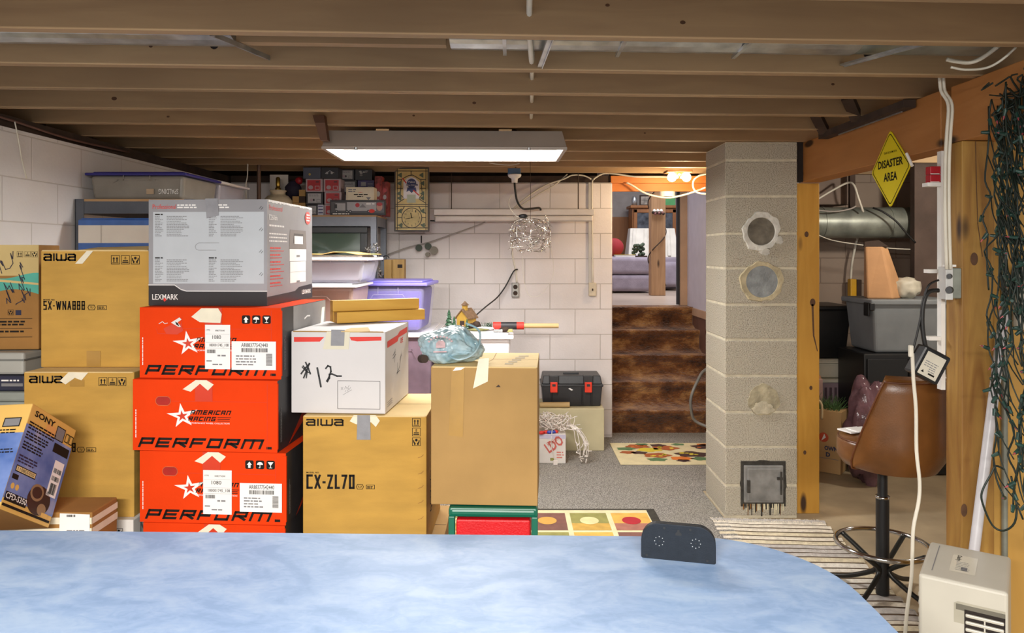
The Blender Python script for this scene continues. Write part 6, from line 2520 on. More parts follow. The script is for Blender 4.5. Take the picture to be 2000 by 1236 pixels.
# tan sack and white bag on the grey tote
t = thing('paper_bag', 'tall tan paper bag folded at the top, on the grey tote', 'bag', (2.42, 5.06, 1.182), radians(-12))
m_tanbag = M('tan_bag', 'C29468', .8, var=.05, vs=6, bump=.3, bs=12)
mb = MB()
mb.hexa([(0, 0, 0), (.16, -.02, 0), (.29, .16, 0), (.02, .18, 0)], [(0, .05, .36), (.11, .05, .36), (.16, .10, .35), (.01, .12, .36)], m_tanbag)
mb.build('bag_body', t, .012)
mb = MB()
mb.hexa([(-.005, .05, .355), (.15, .05, .355), (.16, .10, .35), (.0, .10, .355)], [(.0, .06, .39), (.09, .06, .40), (.10, .09, .39), (.0, .09, .39)], m_dark)
mb.build('rolled_top', t)
t = thing('plastic_bag', 'small crumpled white bag beside the tan paper bag', 'bag', (2.72, 5.12, 1.182))
mb = MB()
mb.ball((0, 0, .07), .09, M('white_bag', 'C9C4B2', .5, var=.05), (1, .8, .85), 3, .35, 2.5, 6)
mb.build('bag_skin', t)
# grocery bag with greens
t = thing('grocery_bag', 'brown paper grocery bag with lettering, half hidden by the yellow post', 'bag', (2.02, 5.13, .003), radians(-38))
m_groc = M('grocery_paper', 'BF9A68', .8, var=.04, vs=6, bump=.25, bs=16)
gw, gd, gh = .235, .16, .42
mb = MB()
mb.hexa([(0, 0, 0), (gw, 0, 0), (gw, gd, 0), (0, gd, 0)], [(-.01, -.01, gh), (gw + .01, -.01, gh), (gw + .01, gd + .01, gh), (-.01, gd + .01, gh)], m_groc)
F = Fr((0, -.008, 0), (1, 0, 0), (0, 0, 1), (0, -1, 0))
mb.disc(F, .13, .24, .032, M('bag_red', 'C8502E', .7), .003, 20)
mb.poly(F, [(.115, .215), (.135, .265), (.145, .24)], m_whitep, .004)
mb.text(F, 'OWN', .135, .155, .030, M('bag_navy', '2E3A5E', .7), w=.085, bold=.04, lift=.003)
mb.text(F, 'D', .145, .112, .030, M('bag_navy', '2E3A5E', .7), w=.028, bold=.04, lift=.003)
mb.rect(F, .10, .225, .098, .101, m_greyp, .003)
mb.build('bag_body', t)
mb = MB()
mb.tube([(.05, -.014, gh - .06), (.05, -.018, gh + .04), (.09, -.02, gh + .07), (.12, -.018, gh + .04), (.12, -.014, gh - .06)], .008, M('cream_handle', 'D8C49A', .7), 6)
mb.build('handle', t)
t = thing('evergreen_branches', 'green artificial branches sticking out of the grocery bag', 'branches', (2.02, 5.13, .35), radians(-38))
mb = MB()
q = random.Random(8)
for k in range(150):
    p = Vector((q.uniform(.02, gw - .02), q.uniform(.02, gd - .02), .07))
    d = Vector((q.uniform(-.8, .8), q.uniform(-.8, .8), q.uniform(.2, 1))).normalized() * q.uniform(.05, .12)
    mb.cyl(p, p + d, .003, M('branch_green', '4A6A3A', .7, var=.2, vs=40), .001, 4, False)
mb.build('needles', t)
t = thing('paper_sack', 'pinkish crumpled sack behind the grocery bag', 'bag', (2.10, 5.30, .003))
mb = MB()
mb.box(-.08, .10, -.05, .05, 0, .60, M('pink_sack', 'B08E84', .7, var=.08, vs=8, bump=.4, bs=14))
mb.ball((.01, 0, .59), .095, M('pink_sack_top', 'B07E5E', .7, var=.08), (1, .5, .8), 3, .3, 2, 3)
mb.build('sack_body', t, .02)
t = thing('plastic_bag', 'glossy purple-grey plastic sack behind the bar stool', 'bag', (2.30, 4.80, .003))
m_pbag = M('purple_bag', '6E525A', .18, var=.25, vs=9, bump=1.0, bs=16)
mb = MB()
mb.ball((0, 0, .33), .16, m_pbag, (.85, .75, 2.0), 4, .35, 2.2, 9)
mb.ball((.07, 0, .60), .05, m_pbag, (1.2, .6, 1.2), 3, .4, 3, 4)
mb.build('bag_skin', t)
# yellow outlet box on a cord
t = thing('extension_outlet', 'yellow outlet box hanging on a white cord at the storage wall', 'outlet', P(1669, 563, 5.9))
mb = MB()
mb.box(-.045, .005, -.03, .03, -.07, .075, M('safety_yellow', 'D8A420', .4))
mb.build('box_body', t, .008)
mb = MB()
mb.box(.005, .045, -.028, .028, -.07, .07, m_dark)
mb.build('outlet_face', t, .004)
mb = MB()
mb.tube([(-.03, 0, .07), (-.02, 0, .2), (.01, 0, .35), (.025, -.02, .43)], .010, m_wcable, 7)
mb.build('cord', t)
for nm, lab, cat, pts, r, mt in (
        ('cable', 'white cable looping over the boxed duct', 'cable', [(1592, 392, 5.6), (1625, 372, 5.6), (1655, 357, 5.55), (1668, 362, 5.5), (1676, 385, 5.48), (1686, 414, 5.50)], .008, m_wcable),
        ('cable', 'grey cable sagging above the round duct', 'cable', [(1592, 410, 5.48), (1630, 413, 5.48), (1660, 408, 5.48), (1672, 402, 5.48)], .006, M('grey_cord', 'A29A92', .6)),
        ('cable', 'black cable draping over the round duct', 'cable', [(1705, 406, 5.5), (1725, 414, 5.46), (1750, 432, 5.44), (1770, 455, 5.44), (1788, 474, 5.44)], .007, m_blackcord),
        ('cord', 'thin pale cord strung below the round duct', 'cord', [(1592, 456, 5.5), (1625, 469, 5.5), (1680, 478, 5.5), (1740, 485, 5.5), (1786, 487, 5.5)], .004, m_wcable)):
    mb = MB()
    mb.tube([P(*p_) for p_ in pts], r, mt, 7)
    tag(mb.build(nm), lab, cat)
# white bracket strip nailed to the back of the big post
YS = 2.835
t = thing('bracket_strip', 'white upright strip with three small shelf brackets on the left of the big post', 'shelf', (0, 0, 0))
mb = MB()
mb.box(1.632, 1.6475, 2.822, 2.85, PZ(760, YS), 1.88, m_white)
mb.build('upright', t)
for yy, x0 in ((357, 1808), (526, 1811), (657, 1812)):
    z = PZ(yy, YS)
    mb = MB()
    mb.box(PX(x0, YS), 1.6315, 2.822, 2.86, z - .014, z, m_white)
    mb.build('shelf_board', t)
for lab, z0, z1 in (('lower red box on the top white bracket beside the post', 0.0008, .030), ('upper red box on the top white bracket beside the post', .0315, .062)):
    t = thing('red_box', lab, 'box', (PX(1814, YS), 2.824, PZ(357, YS) + z0))
    mb = MB()
    mb.box(0, 1.631 - PX(1814, YS), 0, .034, 0, z1 - z0, M('bright_red', 'B4182A', .4))
    mb.rect(Fr((0, 0, 0), (1, 0, 0), (0, 0, 1), (0, -1, 0)), 0, .034, 0, .003, m_whitep)
    mb.build('box_body', t, .002)

# ================================================================== BAR STOOL
sx, sy = 1.607, 3.22
t = thing('bar_stool', 'swivel bar stool with a brown leather tub seat and chrome foot ring', 'stool', (sx, sy, .0145))
m_leather = M('brown_leather', '6C4420', .32, var=.12, vs=7, bump=.06, bs=160)
m_pip = M('leather_piping', '5E3216', .4, var=.05)
m_chrome = M('chrome', 'C9CACB', .12, 1.0, var=0)
face = radians(112)
out = face + pi
zb = .575
mb = MB()
N, R0 = 40, .212
prof_n = 8
vs = []
for i in range(N + 1):
    a = out + radians(-96 + 192 * i / N)
    off = abs(-96 + 192 * i / N)
    hgt = .39 if off < 58 else .39 - .35 * min(1, (off - 58) / 38)
    if 30 < off < 60:
        k = (off - 30) / 30
        hgt -= .018 * k * (1 - k) * 0
    for j in range(prof_n + 1):
        v_ = j / prof_n
        r = R0 * (.80 + .20 * min(1, v_ * 4) ** .5) * (1 + .02 * v_)
        vs.append((.03 + r * cos(a), -.03 + r * sin(a), zb - .012 + hgt * v_))
    for j in range(prof_n, -1, -1):
        v_ = j / prof_n
        r = R0 * (.80 + .20 * min(1, v_ * 4) ** .5) * (1 + .02 * v_) - .028
        vs.append((.03 + r * cos(a), -.03 + r * sin(a), zb + hgt * v_ + (.012 if j == prof_n else 0)))
n_ = 2 * (prof_n + 1)
fs = []
for i in range(N):
    for j in range(n_ - 1):
        fs.append((i * n_ + j, (i + 1) * n_ + j, (i + 1) * n_ + j + 1, i * n_ + j + 1))
fs.append(tuple(range(n_)))
fs.append(tuple(N * n_ + j for j in range(n_ - 1, -1, -1)))
mb.add(vs, fs, m_leather, True)
back_ = mb.build('backrest', t)
mb = MB()
edge = []
for i in range(N + 1):
    edge.append(vs[i * n_ + prof_n])
edge = [vs[0]] + [vs[j] for j in range(1, prof_n)] + edge + [vs[N * n_ + j] for j in range(prof_n - 1, -1, -1)]
mb.tube(edge, .004, m_pip, 6, 1)
mb.build('piping', back_)
mb = MB()
mb.lathe([(.0, zb - .012), (.165, zb - .012), (.186, zb + .02), (.186, zb + .085), (.178, zb + .10), (.10, zb + .112), (0, zb + .115)], (.008, .012, 0), m_leather, 36)
seat_ = mb.build('seat', t)
mb = MB()
mb.tube([(.008 + .180 * cos(radians(a)), .012 + .180 * sin(radians(a)), zb + .098) for a in range(0, 360, 12)], .004, m_pip, 6, 1, True)
mb.build('seat_piping', seat_)
mb = MB()
mb.cyl((0, 0, .40), (0, 0, zb - .01), .020, m_black, n=20)
mb.build('inner_column', t)
mb = MB()
mb.cyl((0, 0, -.0), (0, 0, .42), .027, m_black, n=20)
mb.lathe([(.029, .415), (.030, .425), (.021, .427)], (0, 0, 0), m_chrome, 20)
mb.build('column', t)
ringz = .215
mb = MB()
mb.tube([(.187 * cos(radians(a)), .187 * sin(radians(a)), ringz) for a in range(0, 360, 10)], .0105, m_chrome, 10, 1, True)
mb.build('foot_ring', t)
m_legs = M('stool_leg_black', '22221F', .35, .3, var=.05)
for a in (35, 130, 218, 308):
    a = radians(a)
    c_, s_ = cos(a), sin(a)
    mb = MB()
    mb.tube([(.178 * c_, .178 * s_, ringz), (.10 * c_, .10 * s_, .165), (.035 * c_, .035 * s_, .12), (.03 * c_, .03 * s_, .10), (.06 * c_, .06 * s_, .075), (.15 * c_, .15 * s_, .03), (.235 * c_, .235 * s_, .004)],
            .0105, m_legs, 8)
    mb.build('leg', t)
t = thing('paper_sheet', 'folded white papers lying on the bar stool seat', 'paper', (sx - .085, sy + .06, .0145 + zb + .116), radians(20))
mb = MB()
mb.box(-.06, .05, -.03, .05, 0, .006, m_paper)
mb.box(-.03, .06, -.045, .03, .006, .010, m_paper)
mb.build('sheet', t)

# ================================================================== PORTABLE COOLER
t = thing('dehumidifier', 'cream portable dehumidifier with front louvres at the right bottom corner', 'appliance', (1.262, 2.305, .0145), math.atan2(-.13, .185))
m_cream = M('cream_plastic', 'C0BCAF', .35, var=.015)
dw, dd_, dh = .232, .32, .482
mb = MB()
mb.box(0, dw, 0, dd_, .02, dh, m_cream)
for x in (0.01, dw - .05):
    mb.box(x, x + .04, .03, .07, 0, .02, m_black)
    mb.box(x, x + .04, dd_ - .07, dd_ - .03, 0, .02, m_black)
mb.build('casing', t, .014, 3)
F = Fr((0, 0, 0), (1, 0, 0), (0, 0, 1), (0, -1, 0))
mb = MB()
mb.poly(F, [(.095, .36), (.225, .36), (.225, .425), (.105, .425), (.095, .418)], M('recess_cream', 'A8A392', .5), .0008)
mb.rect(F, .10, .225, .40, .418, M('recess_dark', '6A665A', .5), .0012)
mb.build('grip_recess', t)
for k in range(16):
    z = .385 - .021 * k
    mb = MB()
    mb.box(.125, .222, -.010, -.001, z, z + .010, m_cream)
    mb.build('louvre', t, .003)
mb = MB()
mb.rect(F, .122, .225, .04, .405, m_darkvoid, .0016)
mb.box(.172, .176, -.007, -.001, .05, .39, m_cream)
mb.build('louvre_opening', t)
mb = MB()
LFm = Fr((0, dd_, 0), (0, -1, 0), (0, 0, 1), (-1, 0, 0))
for k in range(14):
    z = .40 - .026 * k
    mb.box(-.004, 0.001, .03, dd_ - .02, z, z + .012, m_cream)
mb.build('side_louvres', t, .002)
TPm = Fr((0, 0, dh), (1, 0, 0), (0, 1, 0), (0, 0, 1))
mb = MB()
mb.rect(TPm, .075, .145, .08, .235, M('sticker_clear', 'D4D0C0', .2, var=.01), .0006)
mb.text(Fr(TPm.p(.085, .20), (0, -1, 0), (1, 0, 0), (0, 0, 1)), 'Danby', -.03, 0, .016, m_print, w=.05, bold=.02)
mb.rect(TPm, .105, .122, .10, .13, m_greyp, .0012)
mb.dashes(TPm, .09, .17, .04, 6, .014, .003, m_greyp, 4, .8, .0012)
mb.rect(TPm, .030, .0325, .05, .29, m_greyp, .0008)
mb.build('top_sticker', t)

# ================================================================== POST THINGS
t = thing('outlet_box', 'metal outlet box with a white cover on the big post', 'outlet', (1.595, 2.72, 1.325))
mb = MB()
mb.box(.012, .0525, .0, .055, 0, .112, m_galvd)
mb.build('box_body', t, .004)
mb = MB()
mb.box(-.0, .012, -.006, .06, -.004, .116, M('cover_white', 'C9C9C6', .4))
mb.box(-.012, .014, -.012, -.006, -.004, .116, M('cover_white', 'C9C9C6', .4))
mb.build('cover_plate', t, .002)
mb = MB()
mb.box(-.012, .03, -.004, .01, .116, .124, m_white)
mb.build('bracket', t)
for z, r in ((.082, .010), (.032, .014)):
    mb = MB()
    mb.cyl((.002, -.010, z), (-.012, -.03, z), r, m_black, r * .8, 14)
    mb.build('plug', t)
mb = MB()
mb.tube([P(1833, 547, 2.69), P(1815, 556, 2.68), P(1805, 580, 2.68), P(1798, 620, 2.68), P(1789, 660, 2.68), P(1781, 690, 2.68)], .004, m_blackcord, 7)
tag(mb.build('cord'), 'thin dark cord plugged in at the top of the metal outlet box', 'cord')
mb = MB()
mb.tube([P(1833, 567, 2.69), P(1814, 570, 2.685), P(1804, 590, 2.68), P(1801, 630, 2.68), P(1806, 670, 2.68), P(1811, 684, 2.68)], .008, m_blackcord, 8)
tag(mb.build('cord'), 'thick black cord from the outlet box to the power adapter', 'cord')
t = thing('power_adapter', 'black power adapter with a pale label dangling on its cord by the post', 'adapter', P(1811, 711, 2.66))
t.rotation_euler = (0, radians(28), 0)
mb = MB()
mb.box(-.052, .052, -.03, .03, -.055, .055, m_black)
mb.build('adapter_body', t, .008)
F = Fr((0, -.03, 0), (1, 0, 0), (0, 0, 1), (0, -1, 0))
mb = MB()
mb.rect(F, -.036, .036, -.046, .040, M('adapter_label', 'C6C0B0', .5), .0012)
mb.dashes(F, -.028, .005, .05, 3, .008, .003, m_greyp, 2, .9, .002)
mb.dashes(F, -.005, -.018, .03, 2, .008, .003, m_greyp, 4, .9, .002)
mb.poly(F, [(-.028, -.036), (-.016, -.036), (-.022, -.026)], m_print, .002)
mb.dashes(F, .0, -.036, .03, 1, .008, .006, m_print, 5, .9, .002)
mb.build('adapter_label', t)
t = thing('extension_cord', 'long white cord hanging from beside the adapter down to the floor', 'cord', (0, 0, 0))
mb = MB()
mb.tube([P(x, y, 2.60) for x, y in ((1782, 690), (1784, 740), (1789, 800), (1790, 880), (1796, 940), (1794, 980), (1784, 1030), (1782, 1080), (1780, 1130), (1772, 1190), (1768, 1236), (1764, 1290))]
        + [(PX(1764, 2.6) - .05, 2.5, .022), (PX(1764, 2.6) - .2, 2.35, .022)], .0062, m_wcable, 8)
mb.build('cable', t)
mb = MB()
mb.box(-.007, .007, -.008, .008, -.02, .022, m_wcable)
o = mb.build('connector', t, .004)
o.location = P(1779, 686, 2.60)
for dx, lab in ((0, 'white cable running down the big post to the outlet box'), (.014, 'second white cable beside it down the big post')):
    mb = MB()
    p_ = [P(1835, 148, 2.72), P(1838, 178, 2.72), P(1852, 205, 2.70), P(1849, 260, 2.70), P(1846, 320, 2.70), P(1846, 420, 2.70), P(1849, 526, 2.70)]
    mb.tube([(x + dx, y, z) for x, y, z in p_], .006, m_wcable, 7)
    tag(mb.build('cable'), lab, 'cable')
for pts, lab in (([(1849, 116, 2.45), (1868, 120, 2.45), (1895, 122, 2.45), (1920, 112, 2.42), (1950, 90, 2.4)], 'white cable end curling under the nearest joists at the top right'),
                 ([(1857, 131, 2.4), (1885, 136, 2.4), (1925, 133, 2.4), (1955, 118, 2.38), (1985, 92, 2.35)], 'thinner white cable below the curled one at the top right')):
    mb = MB()
    mb.tube([P(*q_) for q_ in pts], .007 if 'end' in lab else .004, m_wcable, 7)
    tag(mb.build('cable'), lab, 'cable')

# diamond sign on the beam
t = thing('warning_sign', 'yellow diamond sign reading DISASTER AREA hung on the wooden beam', 'sign', (1.646, 3.225, 1.857))
m_syel = M('sign_yellow', 'E2CE12', .4, var=.01)
F = Fr((0, 0, 0), (0, -1, 0), (0, 0, 1), (-1, 0, 0))
a_, r_ = .163, .012


def diamond(k):
    pts = []
    for d in (0, 90, 180, 270):
        c_ = (a_ * k - .016) * 1.0
        cx_, cy_ = c_ * cos(radians(d)), c_ * sin(radians(d))
        for e in (-45, -15, 15, 45):
            pts.append((cx_ + .016 * cos(radians(d + e)), cy_ + .016 * sin(radians(d + e))))
    return pts


mb = MB()
mb.slab(F, diamond(1.0), .003, m_syel, .0)
mb.line(F, diamond(.92) + diamond(.92)[:1], .004, m_print, .0036)
mb.text(F, 'THIS ROOM IS A', -.055, .068, .010, m_print, w=.11, bold=.01, lift=.0036)
mb.text(F, 'DISASTER', -.106, .008, .036, m_print, w=.212, bold=.028, lift=.0036)
mb.text(F, 'AREA', -.056, -.052, .038, m_print, w=.115, bold=.028, lift=.0036)
mb.build('sign_plate', t)
mb = MB()
mb.cyl((-.02, -.165, .045), (-.015, -.20, -.01), .006, m_white)
tag(mb.build('peg', None, loc=(1.646, 3.225, 1.857)), 'short white peg under the beam beside the yellow sign', 'peg')

# net of christmas lights
t = thing('net_lights', 'dark green net of christmas lights hanging on the beam at the right edge', 'string lights', (0, 0, 0))
m_netw = M('net_wire', '18261E', .5, var=.1)
m_netb = M('net_bulb', '23423A', .4, var=.15, vs=60)
q = random.Random(77)
mb, mb2 = MB(), MB()
m_tip = M('bulb_tip', 'A84A52', .3, var=.3, vs=50)
for k in range(40):
    y0 = 2.50 - .42 * (k / 40) + q.uniform(-.02, .02)
    x0 = 1.632 - q.uniform(0, .03)
    pts = []
    z = 2.02 + q.uniform(-.05, .03)
    zend = q.choice([1.35, 1.2, 1.05, .95, .75, .62])
    while z > zend:
        sway = .03 * sin(z * 5 + k)
        pts.append((x0 + q.uniform(-.014, .012), y0 + sway + q.uniform(-.022, .022), z))
        z -= q.uniform(.05, .09)
    mb.tube(pts, .003, m_netw, 4, 3)
    for p_ in pts[1::1]:
        if q.random() < .62:
            d = Vector((q.uniform(-.6, .2), q.uniform(-1, 1), q.uniform(-1.2, .3))).normalized() * .024
            mb2.cyl(p_, Vector(p_) + d, .0075, m_netb, .005, 6)
            if q.random() < .25:
                mb2.cyl(Vector(p_) + d, Vector(p_) + d * 1.5, .0032, m_tip, .001, 5)
    for p_, p2 in zip(pts, pts[2:]):
        if q.random() < .55:
            mb.tube([p_, ((p_[0] + p2[0]) / 2 - .012, p_[1] - .04, (p_[2] + p2[2]) / 2), (p2[0], p2[1] - .075, p2[2])], .002, m_netw, 4, 3)
for k in range(40):
    p_ = (1.625 + q.uniform(-.03, .01), 2.47 - q.uniform(0, .36), 2.02 + q.uniform(-.06, .05))
    mb.tube([p_, (p_[0] - .01, p_[1] + q.uniform(-.06, .06), p_[2] + q.uniform(-.05, .05)), (p_[0], p_[1] + q.uniform(-.09, .09), p_[2] + q.uniform(-.07, .04))], .003, m_netw, 4, 3)
mb.tube([P(1962, 917, 2.5), P(1945, 910, 2.5), P(1936, 925, 2.5), P(1918, 960, 2.5), P(1920, 985, 2.5), P(1938, 1025, 2.5), P(1960, 1036, 2.48), P(1982, 1020, 2.45), P(1985, 980, 2.45), P(1975, 930, 2.45)],
        .0035, m_netw, 5, 4)
mb2.box(1.655, 1.68, 2.36, 2.40, .56, .60, m_netb)
mb.build('wires', t)['kind'] = 'stuff'
mb2.build('bulbs', t)['kind'] = 'stuff'

# pipes leaning in front of the plywood
t = thing('plastic_pipe', 'white plastic pipe leaning against the plywood beside the big post', 'pipe', (0, 0, 0))
mb = MB()
mb.cyl((1.517, 2.53, .018), (1.80, 2.714, 1.28), .017, M('pvc_white', 'C4C2C6', .35, var=.02), n=20)
mb.build('pipe', t)
t = thing('metal_conduit', 'thin upright grey conduit on the plywood', 'conduit', (0, 0, 0))
mb = MB()
mb.cyl((1.874, 2.825, .012), (1.874, 2.825, 1.5), .011, m_galvd, n=14)
mb.build('conduit', t)
t = thing('cream_box', 'cream rounded box on the plywood behind the net lights', 'box', (1.90, 2.79, 1.20))
mb = MB()
mb.box(0, .13, 0, .045, 0, .24, m_cream)
mb.build('box_body', t, .02, 3)

# ================================================================== CEILING THINGS
t = thing('sheet_metal_duct', 'galvanised rectangular duct tucked between the front joists, right part', 'duct', (0, 0, 0))


def ductrun(mb, xa, xb, mat, dz=0.0):
    y0, y1 = 2.235, 2.50
    P4 = lambda x, z: [(x, y0 + SL * x, z), (x, y1 + SL * x, z)]
    prof = [(y0, .0), (y0 + .12, .0), (y0 + .125, -.004), (y0 + .13, 0), (y0 + .16, -.008), (y0 + .20, -.012), (y0 + .24, -.006), (y1, .01), (y1, .10), (y0, .10)]
    vs = []
    for x in (xa, xb):
        vs += [(x, y + SL * x, 2.172 + dz + z) for y, z in prof]
    n_ = len(prof)
    mb.add(vs, [(i, (i + 1) % n_, n_ + (i + 1) % n_, n_ + i) for i in range(n_)] + [tuple(range(n_ - 1, -1, -1)), tuple(range(n_, 2 * n_))], mat)


mb = MB()
ductrun(mb, -.20, 1.15, m_galv)
ductrun(mb, 1.10, 1.62, m_galvd, .004)
mb.build('duct', t)
for x in (-.03, .35, .75):
    mb = MB()
    mb.box(x, x + .012, 2.24 + SL * x, 2.50 + SL * x, 2.155, 2.166, m_galv)
    mb.build('seam', t)
t = thing('sheet_metal_duct', 'galvanised duct between the front joists at the upper left', 'duct', (0, 0, 0))
mb = MB()
ductrun(mb, -2.0, -.88, m_galv)
mb.build('duct', t)
t = thing('nailer_board', 'short pale board nailed between the front joists, ending at the duct', 'board', (0, 0, 0))
mb = MB()
mb.hexa([(-.86, 2.36 - SL * .86, 2.15), (-.21, 2.36 - SL * .21, 2.15), (-.21, 2.40 - SL * .21, 2.15), (-.86, 2.40 - SL * .86, 2.15)],
        [(-.86, 2.36 - SL * .86, 2.24), (-.21, 2.36 - SL * .21, 2.24), (-.21, 2.40 - SL * .21, 2.24), (-.86, 2.40 - SL * .86, 2.24)], m_joist)
mb.build('board', t)
for lab, a, b_ in (('metal strap slanting between the front joists at the upper left', (-.885, 2.19, 2.135), (-.82, 2.49, 2.145)),
                   ('metal strap between the front joists left of centre right', (.115, 2.19, 2.13), (.095, 2.545, 2.13)),
                   ('metal strap slanting between the front joists at the upper right', (1.265, 2.26, 2.135), (1.155, 2.60, 2.15))):
    mb = MB()
    mb.bar(a, b_, .016, .006, m_galv)
    mb.bar((a[0] + .008, a[1], a[2]), (b_[0] + .008, b_[1], b_[2]), .003, .016, m_galv)
    o = mb.build('metal_strap')
    tag(o, lab.replace('left of centre right', 'near the middle'), 'strap')
mb = MB()
mb.tube([(.05, 1.5, 2.2), (.045, 1.85, 2.22), (.048, 2.0, 2.2), (.05, 2.15, 2.185), (.055, 2.28, 2.15), (.066, 2.5, 2.135), (.07, 2.57, 2.19), (.078, 2.9, 2.18), (.088, 3.3, 2.17), (.095, 3.66, 2.165), (.1, 4.0, 2.18)], .0085, m_wcable, 8)
tag(mb.build('cable'), 'white cable threaded through the joists near the middle', 'cable')
t = thing('cross_brace', 'dark metal and wood bridging above the beam near the yellow sign', 'brace', (0, 0, 0))
mb = MB()
mb.bar((1.618, 3.02, 2.10), (1.618, 3.86, 2.10), .05, .032, m_dark)
mb.build('ledger', t)
for y in (3.10, 3.46):
    mb = MB()
    mb.bar((1.60, y + .34, 2.112), (1.50, y + .22, 2.19), .05, .03, m_dark)
    mb.build('diagonal', t)
mb = MB()
mb.bar((1.598, 3.08, 2.088), (1.598, 3.62, 2.088), .008, .008, m_galv)
mb.bar((1.628, 3.10, 2.082), (1.628, 3.70, 2.082), .006, .006, m_galv)
mb.build('metal_strip', t)
mb = MB()
mb.box(1.46, 1.60, 3.16, 3.34, 2.24, 2.25, M('pale_panel', 'B4AA98', .6))
mb.build('pale_panel', t)
t = thing('wall_insulation', 'pink fibreglass insulation poking out above the left wall', 'insulation', (-2.33, 2.5, 2.1205))
t['kind'] = 'stuff'
mb = MB()
for k in range(5):
    mb.ball((q.uniform(-.02, .02), -.25 + .13 * k, .06), .07, M('pink_fibre', 'B8707A', .95, var=.2, vs=30, bump=.6, bs=40), (.7, 1.3, .8), 3, .4, 4, k)
mb.build('fibre', t)
mb = MB()
mb.tube([(-2.27, 2.3, 2.10), (-2.265, 2.8, 2.085), (-2.27, 3.3, 2.095), (-2.262, 3.8, 2.075), (-2.27, 4.4, 2.09)], .006, M('brown_cable', '6A4A40', .6), 6)
mb.tube([(-2.264, 3.38, 2.09), (-2.262, 3.40, 2.02), (-2.27, 3.44, 1.92), (-2.268, 3.47, 1.84)], .003, m_wcable, 5)
tag(mb.build('cable'), 'brown cable with a pale string running along the top of the left wall', 'cable')
t = thing('wood_block', 'dark block of wood on a joist above the left end of the fluorescent fixture', 'block', (-.93, 3.60, 2.04))
mb = MB()
mb.hexa([(.0, .0, 0), (.035, .0, 0), (.035, .05, 0), (.0, .05, 0)], [(-.035, -.01, .12), (.02, -.01, .12), (.02, .05, .12), (-.035, .05, .12)], M('brown_block', '5E3E2A', .7))
mb.build('block', t)
t = thing('grey_hose', 'grey hose arching out beside the chimney over the stairs', 'hose', (0, 0, 0))
mb = MB()
mb.tube([(1.46, 5.0, .75), P(1378, 722, 5.35), P(1362, 745, 5.4), P(1350, 775, 5.4), P(1350, 800, 5.42), P(1358, 822, 5.45), (1.45, 5.4, .22)], .011, M('grey_hose', '77746E', .4), 9)
mb.build('hose', t)

# ================================================================== RUGS
m_rugc = M('rug_cream', 'DDD0A6', .95, var=.04, vs=12, bump=.4, bs=160)
t = thing('rug', 'small cream rug with autumn leaves in front of the stairs', 'rug', (.76, 5.20, .0085), radians(0))
mb = MB()
rw, rd = .95, .58
mb.box(0, rw, 0, rd, 0, .008, m_rugc)
TP = Fr((0, 0, .008), (1, 0, 0), (0, 1, 0), (0, 0, 1))
cols = {'g': M('leaf_green', '5E7E52', .95), 'o': M('leaf_orange', 'D8762A', .95), 'y': M('leaf_yellow', 'D8C23A', .95), 'b': M('leaf_brown', '4A2E28', .95), 'r': M('leaf_rust', 'A8582A', .95),
        'w': M('leaf_pale', 'C9BE86', .95)}
q = random.Random(5)
for u, v, r, c_, ins in ((.20, .47, .09, 'r', 'o'), (.10, .40, .07, 'g', None), (.27, .37, .09, 'y', None), (.10, .30, .06, 'r', None), (.18, .29, .06, 'b', None), (.36, .50, .06, 'b', None), (.40, .42, .10, 'r', 'y'),
                         (.52, .53, .05, 'g', None), (.30, .22, .10, 'r', 'y'), (.28, .11, .07, 'g', None), (.46, .14, .08, 'o', None), (.46, .08, .05, 'b', None), (.56, .25, .12, 'b', 'y'), (.60, .13, .07, 'g', None),
                         (.72, .46, .11, 'b', 'o'), (.71, .52, .05, 'o', None), (.85, .34, .11, 'r', 'o'), (.78, .18, .09, 'b', 'y'), (.86, .15, .06, 'r', None), (.88, .50, .06, 'r', None), (.24, .53, .05, 'g', None)):
    pts = []
    ph = q.uniform(0, 6)
    for i in range(18):
        a = 2 * pi * i / 18
        k = 1 + .16 * sin(5 * a + ph)
        pts.append((u + r * k * cos(a), v + r * .62 * k * sin(a)))
    mb.poly(TP, pts, cols[c_], .0012)
    if ins:
        for k in range(6):
            mb.disc(TP, u + r * q.uniform(-.6, .6), v + r * .6 * q.uniform(-.55, .55), r * .17, cols[ins], .002, 8, r * .12)
mb.build('pile', t, .003)
t = thing('rug', 'rug of coloured squares with ovals, partly under the table', 'rug', (-.42, 3.02, .0085), radians(0))
mb = MB()
rw, rd = 1.24, 1.27
mb.box(0, rw, 0, rd, 0, .008, M('rug_border', '38342C', .95, var=.1, vs=30))
TP = Fr((0, 0, .008), (1, 0, 0), (0, 1, 0), (0, 0, 1))
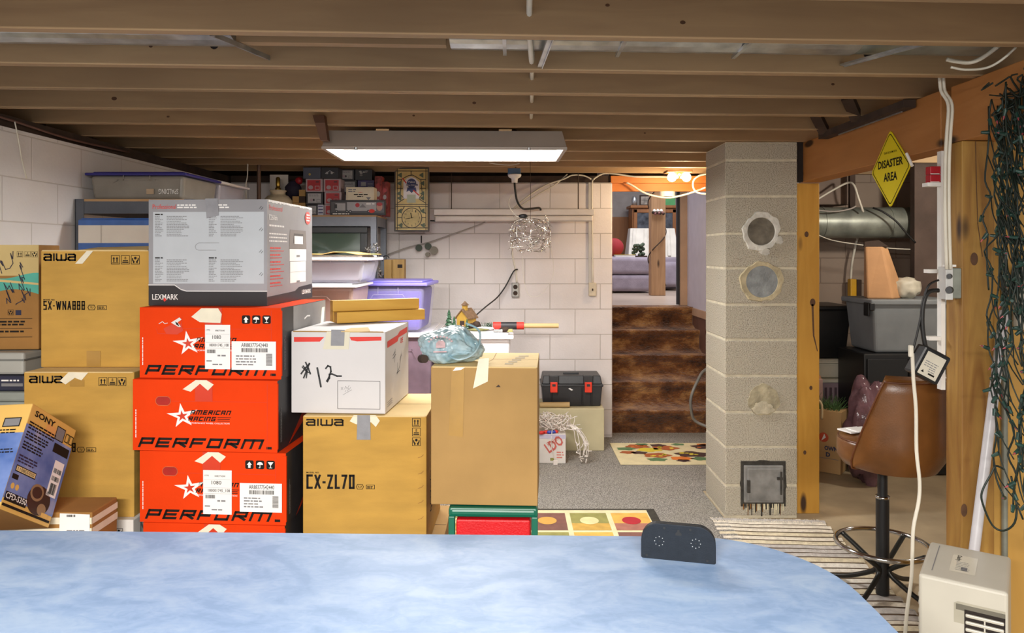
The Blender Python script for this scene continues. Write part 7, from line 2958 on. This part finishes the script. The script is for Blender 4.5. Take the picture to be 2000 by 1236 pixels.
mb.rect(TP, .03, rw - .05, .03, rd - .03, m_rugc, .001)
tones = ['7A5248', '8E8A4E', 'D8A850', '745046', 'C09A4A', 'A06A5A']
ov = ['C89A4A', 'D6CC98', 'A8242E']
n_ = 0
for i in range(5):
    for j in range(4):
        u0, v0 = .05 + i * .232, rd - .05 - (j + 1) * .29
        k = (i + 1 + j) % 3
        mb.rect(TP, u0, u0 + .205, v0, v0 + .262, M('rug_' + tones[k], tones[k], .95, var=.06, vs=20), .002)
        mb.rect(TP, u0, u0 + .205, v0, v0 + .10, M('rug_' + tones[k + 3], tones[k + 3], .95, var=.06, vs=20), .0026)
        mb.disc(TP, u0 + .10, v0 + .14, .052, M('rug_' + ov[k], ov[k], .95), .0034, 20, .058)
mb.build('pile', t, .003)
t = thing('rug', 'pale striped rag rug beside the table under the bar stool', 'rug', (1.01, 2.30, .003), radians(-3.2))
mb = MB()
q = random.Random(15)
st = [M('rag_' + c_, c_, .95, var=.08, vs=40, bump=.5, bs=120) for c_ in ('D8CFBE', 'C4C0C4', 'D2C6AA', 'B8B2AC', 'DCD6CA')]
m_rgap = M('rag_gap', '54422F', .95)
y = 0
mb.box(.004, .606, 0, 1.83, 0, .003, m_rgap)
k = 0
while y < 1.83:
    w_ = q.uniform(.034, .056)
    if q.random() < .25:
        w_ *= .45
    mt = q.choice(st)
    n2 = 8
    vs = []
    e0, e1 = q.uniform(-.008, .006), q.uniform(.604, .618)
    for i in range(n2 + 1):
        x = e0 + (e1 - e0) * i / n2
        wob = .012 * noise.noise(Vector((x * 6, y * 3, 0)))
        vs += [(x, y + wob, .0025), (x, y + w_ * .5 + wob, .011), (x, y + w_ + wob, .0025)]
    mb.add(vs, [(i * 3 + a, i * 3 + 3 + a, i * 3 + 4 + a, i * 3 + 1 + a) for i in range(n2) for a in (0, 1)], mt, True)
    y += w_ + .010
for k in range(46):
    x = .01 + .6 * k / 46
    mb.bar((x, 1.82, .004), (x + q.uniform(-.02, .02), 1.87, .004), .008, .005, st[0])
mb.build('weave', t)
